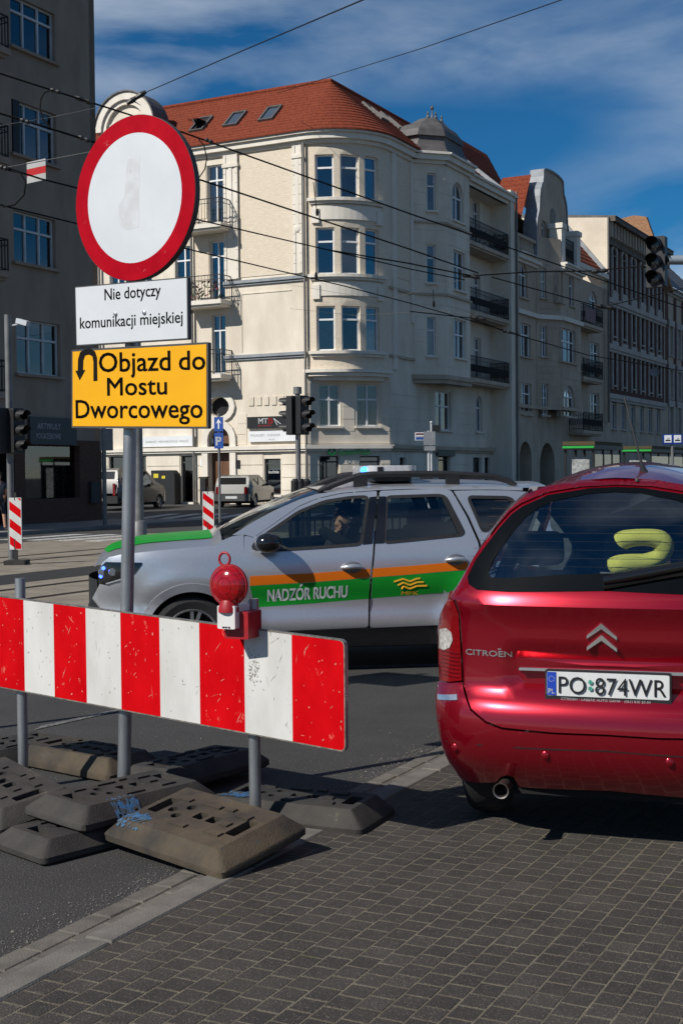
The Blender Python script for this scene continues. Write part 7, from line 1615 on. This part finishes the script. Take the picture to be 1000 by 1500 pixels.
# --- tram stop shelters, stop sign
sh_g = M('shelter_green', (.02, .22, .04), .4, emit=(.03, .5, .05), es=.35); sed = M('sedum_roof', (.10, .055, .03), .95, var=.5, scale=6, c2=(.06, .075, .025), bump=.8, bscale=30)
def shelter(X0, X1, Y, Z, L_, label):
    a, c = at(X0, Y, Z), at(X1, Y, Z); t_ = thing('tram_shelter', label, 'shelter', (a.x, a.y, 0), 0, 'tram stop shelters'); F_ = Fr((a.x, a.y), (c.x - a.x, -.25 * (c.x - a.x))); W_ = (c - a).length; zt2 = a.z + .06
    V_ = VD
    def Q_(u_, l, z): p = F_.P(u_, 0, z) + V_ * l; return Vector((p.x, p.y, z))
    def hx(mb_, u0, u1, l0, l1, z0, z1): mb_.hexa([Q_(u0, l0, z0), Q_(u1, l0, z0), Q_(u1, l1, z0), Q_(u0, l1, z0), Q_(u0, l0, z1), Q_(u1, l0, z1), Q_(u1, l1, z1), Q_(u0, l1, z1)])
    m_ = MB(); hx(m_, 0, W_, 0, L_, zt2 - .14, zt2); m_.build('roof_frame', sig_m, t_, world=True)
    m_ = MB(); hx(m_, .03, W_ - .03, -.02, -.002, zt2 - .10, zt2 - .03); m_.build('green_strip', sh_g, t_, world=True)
    m_ = MB(); hx(m_, .02, W_ - .02, .05, L_ - .05, zt2 + .002, zt2 + .12); m_.build('planted_roof', sed, t_, world=True)
    k = 0
    for l in (.1, L_ * .35, L_ * .65, L_ - .15):
        for u_ in (.05, W_ - .12):
            m_ = MB(); hx(m_, u_, u_ + .07, l, l + .07, .0, zt2 - .142); m_.build('post', sig_m, t_, world=True)
    m_ = MB(); hx(m_, W_ - .08, W_ - .07, .18, L_ - .2, .3, zt2 - .3); m_.build('glass_wall', glass('shelter_glass', (.6, .65, .63), .12), t_, world=True)
    m_ = MB(); hx(m_, W_ * .2, W_ * .75, .3, .34, .6, zt2 - .4); m_.build('timetable', M('timetable_pale', (.30, .31, .30), .5, var=.5, scale=9), t_, world=True)
    m_ = MB(); hx(m_, W_ - .55, W_ - .15, 1.0, L_ - 1, .42, .47); m_.build('bench', wood_d, t_, world=True)
shelter(822, 870, 655, 43, 3.4, 'tram shelter with green strip nearest the red car roof')
shelter(909, 953, 660, 54, 9.0, 'tram shelter with green strip farther along under the blue stop sign')
Zs = 44; p = at(984, 700, Zs); ST = thing('stop_sign', 'blue stop sign with two white tram pictograms', 'sign', (p.x, p.y, 0)); b = MB(); b.tube([(p.x, p.y, 0), (p.x, p.y, at(984, 636, Zs).z)], .05, 8); b.build('pole', mast_m, ST, world=True)
a, c = at(969, 651, Zs), at(998, 636, Zs); b = MB(); b.box(a.x, c.x, a.y - .08, a.y - .05, a.z, c.z); so = b.build('sign_panel', M('stop_blue', (.008, .035, .22), .45), ST, world=True)
for k in (0, 1):
    xx = a.x + (c.x - a.x) * (.08 + .48 * k); w_ = (c.x - a.x) * .36; b = MB(); b.box(xx, xx + w_, a.y - .09, a.y - .081, a.z + .06, c.z - .03); po = b.build('pictogram_field', wht, so, world=True)
    b = MB(); b.box(xx + w_ * .15, xx + w_ * .85, a.y - .095, a.y - .091, a.z + .11, a.z + .15); b.bar((xx + w_ * .4, a.y - .093, a.z + .17), (xx + w_ * .7, a.y - .093, a.z + .2), .004, .015); b.build('pictogram', blk_l, po, world=True)

# --- overhead wires
wire_m = M('tram_wire', (.012, .011, .011), .9, spec=.15, var=0); span_m = M('span_wire', (.11, .105, .10), .5, metal=.4, var=0)
def wire(pts, r_, label, m_=None, name='overhead_wire', fit=None):
    q = [at(*p) for p in pts]; b_ = MB(); path = []
    for i in range(len(q) - 1):
        for k in range(8):
            t = k / 8; pp_ = q[i].lerp(q[i + 1], t); path.append(pp_)
    path.append(q[-1]); b_.tube(path, r_, 6)
    o_ = b_.build(name, m_ or wire_m, loc=tuple(q[0]), smooth=60); tag(o_, label, 'wire', 'overhead tram wires')
    for (X, Y, Z, X2, Y2, rr_) in (fit or ()):
        a_, c_ = at(X, Y, Z), at(X2, Y2, Z); g = MB(); g.tube([a_, a_.lerp(c_, .25), a_.lerp(c_, .5), a_.lerp(c_, .75), c_], [rr_ * .6, rr_, rr_ * .7, rr_, rr_ * .6], 8); g.build('insulator', sig_m, o_, world=True)
Zw = 20
wire([(-20, 101, 19), (70, 130, 19.5), (190, 168, 20.5), (268, 194, 21), (600, 313, 25), (760, 368, 28), (1010, 455, 33)], .0135, 'upper heavy tram wire passing the top of the round sign', fit=[(74, 131, 19.5, 90, 136, .035), (110, 142, 20, 137, 152, .04), (300, 204, 21.3, 312, 209, .035)])
wire([(-20, 160, 17), (60, 184, 17.3), (140, 209, 18), (289, 262, 20), (600, 365, 25), (700, 400, 27)], .0135, 'second heavy tram wire crossing behind the round sign', fit=[(30, 175, 17.1, 45, 180, .03), (115, 200, 17.8, 133, 207, .035)])
wire([(-20, 236, 15), (60, 262, 16), (120, 277, 17), (282, 320, 20), (600, 394, 26), (680, 410, 28)], .012, 'third tram wire crossing the upper balconies', fit=[(0, 244, 15.2, 12, 248, .03)])
wire([(0, 300, 16), (115, 328, 18), (267, 363, 21), (504, 419, 25), (600, 444, 27), (760, 490, 31)], .012, 'lower tram wire running under the third one past the middle balconies')
wire([(212, 136, 18), (370, 68, 14), (545, -6, 10)], .006, 'thin span wire rising over the sky from the round sign', m_=wire_m, fit=[(186, 152, 18.2, 214, 134, .04)])
wire([(405, 137, 60), (620, 70, 40), (830, -3, 30)], .012, 'thin span wire rising from the red roof ridge across the sky')
wire([(480, 366, 24), (600, 386, 25), (690, 404, 26), (780, 398, 27), (860, 397, 27.5), (1010, 384, 28)], .013, 'tram wire with bright joints before the loggia balconies', fit=[(676, 403, 26, 702, 407, .04), (866, 398, 27.5, 890, 396, .05), (940, 391, 27.8, 960, 388, .04)])
wire([(560, 540, 26), (690, 512, 27), (720, 406, 27.5), (880, 450, 30), (1010, 420, 30)][2:], .012, 'tram wire meeting its joint before the gabled house', fit=[(872, 448, 30, 900, 452, .06)])
wire([(600, 456, 26), (690, 466, 27), (740, 486, 28), (860, 520, 30), (1010, 545, 32)], .011, 'lower tram wire sagging across the gabled house', fit=[(690, 465, 27, 712, 468, .04), (735, 485, 28, 748, 487, .035)])
wire([(0, 184, 24), (75, 172, 23), (150, 156, 22)], .005, 'thin pale guy wire across the upper shaded windows', m_=span_m)
wire([(0, 247, 22), (60, 236, 22), (140, 221, 22)], .006, 'thin pale guy wire that carries the red and white pennant', m_=span_m)
wire([(425, 452, 58), (520, 462, 45), (640, 455, 30), (700, 462, 27)], .006, 'thin pale span wire before the lower bay windows', m_=span_m)
wire([(418, 416, 59), (560, 440, 40), (700, 404, 27)], .006, 'thin pale span wire tied to the corner pilaster', m_=span_m)
def loop(pts, Z, label):
    q = [at(x, y, Z) for x, y in pts]; b_ = MB(); b_.tube(q, .011, 6); tag(b_.build('wire_loop', wire_m, loc=tuple(q[0]), smooth=60), label, 'wire', 'hanging wire loops')
loop([(78, 132), (66, 135), (60, 146), (59, 160), (64, 176), (76, 189), (88, 193)], 19, 'curved jumper cable before the shaded upper window')
loop([(291, 204), (299, 213), (303, 232), (300, 248), (291, 261)], 21, 'curved jumper cable beside the edge of the round sign')
loop([(12, 249), (30, 253), (38, 266), (36, 285), (22, 300), (5, 303)], 15.4, 'curved jumper cable under the red and white pennant')
for (x0, y0, x1, y1, Z, lb) in ((459, 267, 464.5, 316, 23.4, 'short dropper between the two heavy wires before the bay'), (463, 365, 463, 409, 24, 'short dropper between lower wires before the bay windows'), (634, 424, 635, 450, 26, 'short dropper before the turret windows')):
    a_, c_ = at(x0, y0, Z), at(x1, y1, Z); b = MB(); b.tube([a_, c_], .008, 6); b.lathe([(.02, 0), (.03, .06), (.02, .12)], c_, n=8); tag(b.build('wire_dropper', wire_m, loc=tuple(c_)), lb, 'wire', 'wire droppers')
# pennant on its guy wire
a_, c_ = at(40, 269, 22), at(67, 232, 22); zt0 = at(40, 238, 22).z; zt1 = c_.z; hh = zt0 - a_.z
PN = thing('tram_pennant', 'red and white striped square plate hanging from the guy wire before the shaded house', 'plate', (a_.x, a_.y, a_.z))
for k, m_ in enumerate((s_white, M('pennant_red', (.62, .012, .012), .5, var=.05), s_white)):
    b = MB(); z0, z1 = a_.z + hh * k / 3, a_.z + hh * (k + 1) / 3; sl = zt1 - zt0; b.hexa([(a_.x, a_.y, z0), (c_.x, a_.y, z0 + sl), (c_.x, a_.y + .01, z0 + sl), (a_.x, a_.y + .01, z0), (a_.x, a_.y, z1 - .001), (c_.x, a_.y, z1 + sl - .001), (c_.x, a_.y + .01, z1 + sl - .001), (a_.x, a_.y + .01, z1 - .001)]); b.build('band', m_, PN, world=True)
# ================================================================== people
def figure(name, par, J, E, lab, mats, sub_=2):
    """J: joint -> (position, radius); E: bones; lab: joint -> material index; one continuous skinned body in the parent's frame"""
    keys = list(J); me = bpy.data.meshes.new(name); me.from_pydata([J[k][0] for k in keys], [(keys.index(a), keys.index(b)) for a, b in E], [])
    ob = bpy.data.objects.new(name, me); col.objects.link(ob)
    sk = ob.modifiers.new('skin', 'SKIN'); sk.use_smooth_shade = True
    for i, k in enumerate(keys):
        r_ = J[k][1]; me.skin_vertices[0].data[i].radius = (r_, r_) if not isinstance(r_, tuple) else r_
        me.skin_vertices[0].data[i].use_root = (k == 'pelvis')
    ss_ = ob.modifiers.new('sub', 'SUBSURF'); ss_.levels = sub_; ss_.render_levels = sub_
    dg = bpy.context.evaluated_depsgraph_get(); m2 = bpy.data.meshes.new_from_object(ob.evaluated_get(dg)); bpy.data.objects.remove(ob)
    m2.materials.clear()
    for m_ in mats: m2.materials.append(m_)
    segs = [(Vector(J[a][0]), Vector(J[b][0]), lab.get(a + '>' + b, lab.get(b, 0))) for a, b in E]
    for p in m2.polygons:
        c = p.center; best = None
        for a, b, l in segs:
            d = b - a; t = max(0, min(1, (c - a).dot(d) / max(1e-9, d.length_squared))); q = (c - (a + d * t)).length
            if best is None or q < best[0]: best = (q, l)
        p.material_index = best[1]
    m2.shade_smooth(); o = bpy.data.objects.new(name, m2); col.objects.link(o); o.parent = par; WM[o.name] = wm(par); return o
skin_c = M('skin', (.42, .22, .14), .6, var=.08, scale=30); hair_c = M('dark_hair', (.010, .008, .007), .6, var=.3, scale=40)
def hand(J, E, lab, side, wrist, dirv, palmn, r0=.02, curl=.5):
    dirv = Vector(dirv).normalized(); pn = Vector(palmn).normalized(); across = dirv.cross(pn).normalized()
    J[side + 'palm'] = (Vector(wrist) + dirv * .05, (.034, .018)); E.append((side + 'wrist', side + 'palm')); lab[side + 'palm'] = 1
    for i, (off, ln) in enumerate(((-.030, .072), (-.010, .080), (.010, .076), (.030, .062))):
        a = Vector(wrist) + dirv * .088 + across * off; b = a + dirv * ln * .5 + pn * ln * .25 * curl; c = b + dirv * ln * .25 + pn * ln * .5 * curl
        for k, p, r_ in (('a', a, .0095), ('b', b, .009), ('c', c, .0075)): J[f'{side}f{i}{k}'] = (p, r_); lab[f'{side}f{i}{k}'] = 1
        E += [(side + 'palm', f'{side}f{i}a'), (f'{side}f{i}a', f'{side}f{i}b'), (f'{side}f{i}b', f'{side}f{i}c')]
    a = Vector(wrist) + dirv * .03 - across * .04; b = a + dirv * .04 - across * .015 + pn * .02
    J[side + 'ta'] = (a, .011); J[side + 'tb'] = (b, .009); E += [(side + 'palm', side + 'ta'), (side + 'ta', side + 'tb')]; lab[side + 'ta'] = lab[side + 'tb'] = 1
def face_hair(par, hc, fwd, hr, curly=True, up=Vector((0, 0, 1)), n=260, seed=3):
    fwd = Vector(fwd).normalized(); side = up.cross(fwd).normalized(); rh = random.Random(seed); g = MB()
    for k in range(n):
        v = Vector((rh.gauss(0, 1), rh.gauss(0, 1), rh.gauss(0, 1))).normalized()
        if v.dot(fwd) > .35 and v.z < .55: continue
        if v.z < -.75: continue
        p = Vector(hc) + Vector((v.x * hr * 1.0, v.y * hr * 1.0, v.z * hr * 1.18)); r_ = hr * rh.uniform(.16, .3) if curly else hr * .16
        g.ball(p, r_, 6, 4, (1, 1, .9))
    ho = g.build('hair', hair_c, par, smooth=70)
    e = MB()
    for s_ in (-1, 1): e.ball(Vector(hc) + fwd * hr * .93 + side * s_ * hr * .38 + up * hr * .02, hr * .10, 8, 6)
    e.build('eyes', M('eye_dark', (.02, .015, .012), .3, var=0), par)
    m_ = MB(); p = Vector(hc) + fwd * hr * .95 - up * hr * .58; m_.tube([p - side * hr * .26, p + fwd * hr * .05, p + side * hr * .26], hr * .06, 6); m_.build('mouth', M('lip', (.30, .09, .07), .5, var=0), par)
    m_ = MB()
    for s_ in (-1, 1): m_.ball(Vector(hc) + side * s_ * hr * .95 - up * hr * .1, hr * .2, 8, 6, (.6, .6, 1.2))
    m_.build('ears', skin_c, par, smooth=60)
# driver of the patrol car (car frame: x towards the rear, y away from the camera)
def dl(px__, py__, yl):
    d = ray(px__, py__); o_ = CAM - Dorig; t = (yl - o_.dot(ey)) / d.dot(ey); p = o_ + d * t; return Vector((p.dot(ex), yl, p.z))
hc = dl(506, 766, -.40); sh_ = Vector((hc.x + .06, -.40, hc.z - .235))
DR = thing('person', 'driver in beige sleeves and green vest, arm raised, holding a phone', 'person', tuple(Dorig + ex * 2.0 - ey * .38 + Vector((0, 0, .68))), DTH)
offs = Vector((2.0, -.38, .68))
J, E, lab = {}, [], {}
elb = dl(468, 775, -.58); wr = dl(489, 786, -.50)
J['pelvis'] = (Vector((2.02, -.38, .74)), .135); J['belly'] = (Vector((2.06, -.38, .86)), .13); J['chest'] = (Vector((sh_.x, -.39, sh_.z - .02)), .135); J['neck'] = (Vector((hc.x + .04, -.40, hc.z - .13)), .055); J['jaw'] = (hc + Vector((-.02, 0, -.06)), .07); J['head'] = (hc + Vector((.01, 0, .02)), .095); J['crown'] = (hc + Vector((.015, 0, .09)), .07); J['nose'] = (hc + Vector((-.105, -.03, -.015)), .014)
E += [('pelvis', 'belly'), ('belly', 'chest'), ('chest', 'neck'), ('neck', 'jaw'), ('jaw', 'head'), ('head', 'crown'), ('head', 'nose')]
J['lsh'] = (sh_ + Vector((0, -.17, .0)), .062); J['lelbow'] = (elb, .045); J['lwrist'] = (wr, .03); E += [('chest', 'lsh'), ('lsh', 'lelbow'), ('lelbow', 'lwrist')]
J['rsh'] = (sh_ + Vector((0, .17, .0)), .062); J['relbow'] = (Vector((1.88, -.12, .92)), .045); J['rwrist'] = (Vector((1.68, -.24, 1.04)), .03); E += [('chest', 'rsh'), ('rsh', 'relbow'), ('relbow', 'rwrist')]
for s_, y in (('l', -.48), ('r', -.28)):
    J[s_ + 'knee'] = (Vector((1.60, y, .76)), .065); J[s_ + 'ankle'] = (Vector((1.36, y, .42)), .045); J[s_ + 'toe'] = (Vector((1.20, y, .38)), .04); E += [('pelvis', s_ + 'knee'), (s_ + 'knee', s_ + 'ankle'), (s_ + 'ankle', s_ + 'toe')]
for k in ('neck', 'jaw', 'head', 'crown', 'nose'): lab[k] = 1
for k in ('lelbow', 'lwrist', 'relbow', 'rwrist'): lab[k] = 2
for k in ('lknee', 'rknee', 'lankle', 'rankle', 'ltoe', 'rtoe', 'pelvis'): lab[k] = 3
hand(J, E, lab, 'l', wr, (dl(497, 772, -.46) - wr), (1, .3, 0)); hand(J, E, lab, 'r', J['rwrist'][0], (-.7, -.2, .3), (0, -.5, -.6))
J = {k: (Vector(p) - offs, r_) for k, (p, r_) in J.items()}
figure('body', DR, J, E, lab, [M('green_vest', (.14, .36, .09), .8, var=.1, scale=20), skin_c, M('beige_sleeve', (.46, .33, .17), .85, var=.1, scale=20), M('dark_trousers', (.02, .02, .03), .9)])
face_hair(DR, hc - offs + Vector((.01, 0, .03)), (-.9, -.45, -.1), .112, n=420)
ph = dl(499, 776, -.46) - offs; b = MB(); b.hexa([ph + Vector(v) for v in ((-.01, -.02, -.06), (.01, -.02, -.06), (.01, .02, -.06), (-.01, .02, -.06), (.0, -.035, .06), (.02, -.035, .06), (.02, .005, .06), (.0, .005, .06))])
bo_ = b
PHN = MB(); off_w = wm(DR); PHN.v = [off_w @ v for v in b.v]; PHN.f = b.f; PHN.m = b.m
tag(PHN.build('phone', gloss_b, loc=tuple(off_w @ ph)), 'black phone held by the driver of the patrol car', 'phone')
# pedestrian cut by the picture edge
fp = ground(-1, 778, .13); PD = thing('person', 'pedestrian in dark clothes with bare arms walking past the shaded shop, cut by the edge', 'person', (fp.x, fp.y, .13), R(35))
J, E, lab = {}, [], {}
J['pelvis'] = (Vector((0, 0, .92)), .135); J['belly'] = (Vector((0, -.01, 1.08)), .125); J['chest'] = (Vector((0, -.01, 1.30)), .15); J['neck'] = (Vector((0, 0, 1.46)), .055); J['jaw'] = (Vector((0, -.03, 1.54)), .07); J['head'] = (Vector((0, 0, 1.61)), .09); J['crown'] = (Vector((0, .01, 1.68)), .07); J['nose'] = (Vector((0, -.11, 1.58)), .014)
E += [('pelvis', 'belly'), ('belly', 'chest'), ('chest', 'neck'), ('neck', 'jaw'), ('jaw', 'head'), ('head', 'crown'), ('head', 'nose')]
for s_, x, f_ in (('l', -1, .16), ('r', 1, -.2)):
    J[s_ + 'sh'] = (Vector((x * .18, 0, 1.38)), .062); J[s_ + 'slv'] = (Vector((x * .22, .02 * f_, 1.24)), .055); J[s_ + 'elbow'] = (Vector((x * .24, -f_ * .3, 1.11)), .042); J[s_ + 'wrist'] = (Vector((x * .25, -f_ * 1.1, .88)), .03); E += [('chest', s_ + 'sh'), (s_ + 'sh', s_ + 'slv'), (s_ + 'slv', s_ + 'elbow'), (s_ + 'elbow', s_ + 'wrist')]
    J[s_ + 'hip'] = (Vector((x * .09, 0, .86)), .10); J[s_ + 'knee'] = (Vector((x * .10, f_ * .8, .50)), .06); J[s_ + 'ankle'] = (Vector((x * .10, f_ * 1.5 + .06, .10)), .042); J[s_ + 'toe'] = (Vector((x * .11, f_ * 1.5 - .12, .045)), .04); E += [('pelvis', s_ + 'hip'), (s_ + 'hip', s_ + 'knee'), (s_ + 'knee', s_ + 'ankle'), (s_ + 'ankle', s_ + 'toe')]
    for k in ('elbow', 'wrist'): lab[s_ + k] = 1
    lab[s_ + 'ankle'] = 1; lab[s_ + 'toe'] = 3; lab[s_ + 'knee'] = 2; lab[s_ + 'hip'] = 2
    hand(J, E, lab, s_, J[s_ + 'wrist'][0], (0, -.1 - f_ * .5, -.9), (-x, 0, 0))
for k in ('neck', 'jaw', 'head', 'crown', 'nose'): lab[k] = 1
lab['pelvis'] = 2
figure('body', PD, J, E, lab, [M('dark_tshirt', (.05, .055, .065), .9, var=.1), skin_c, M('dark_shorts', (.02, .02, .025), .9), M('dark_shoes', (.015, .015, .015), .7)])
face_hair(PD, Vector((0, .005, 1.62)), (0, -1, 0), .10, n=260, seed=8)
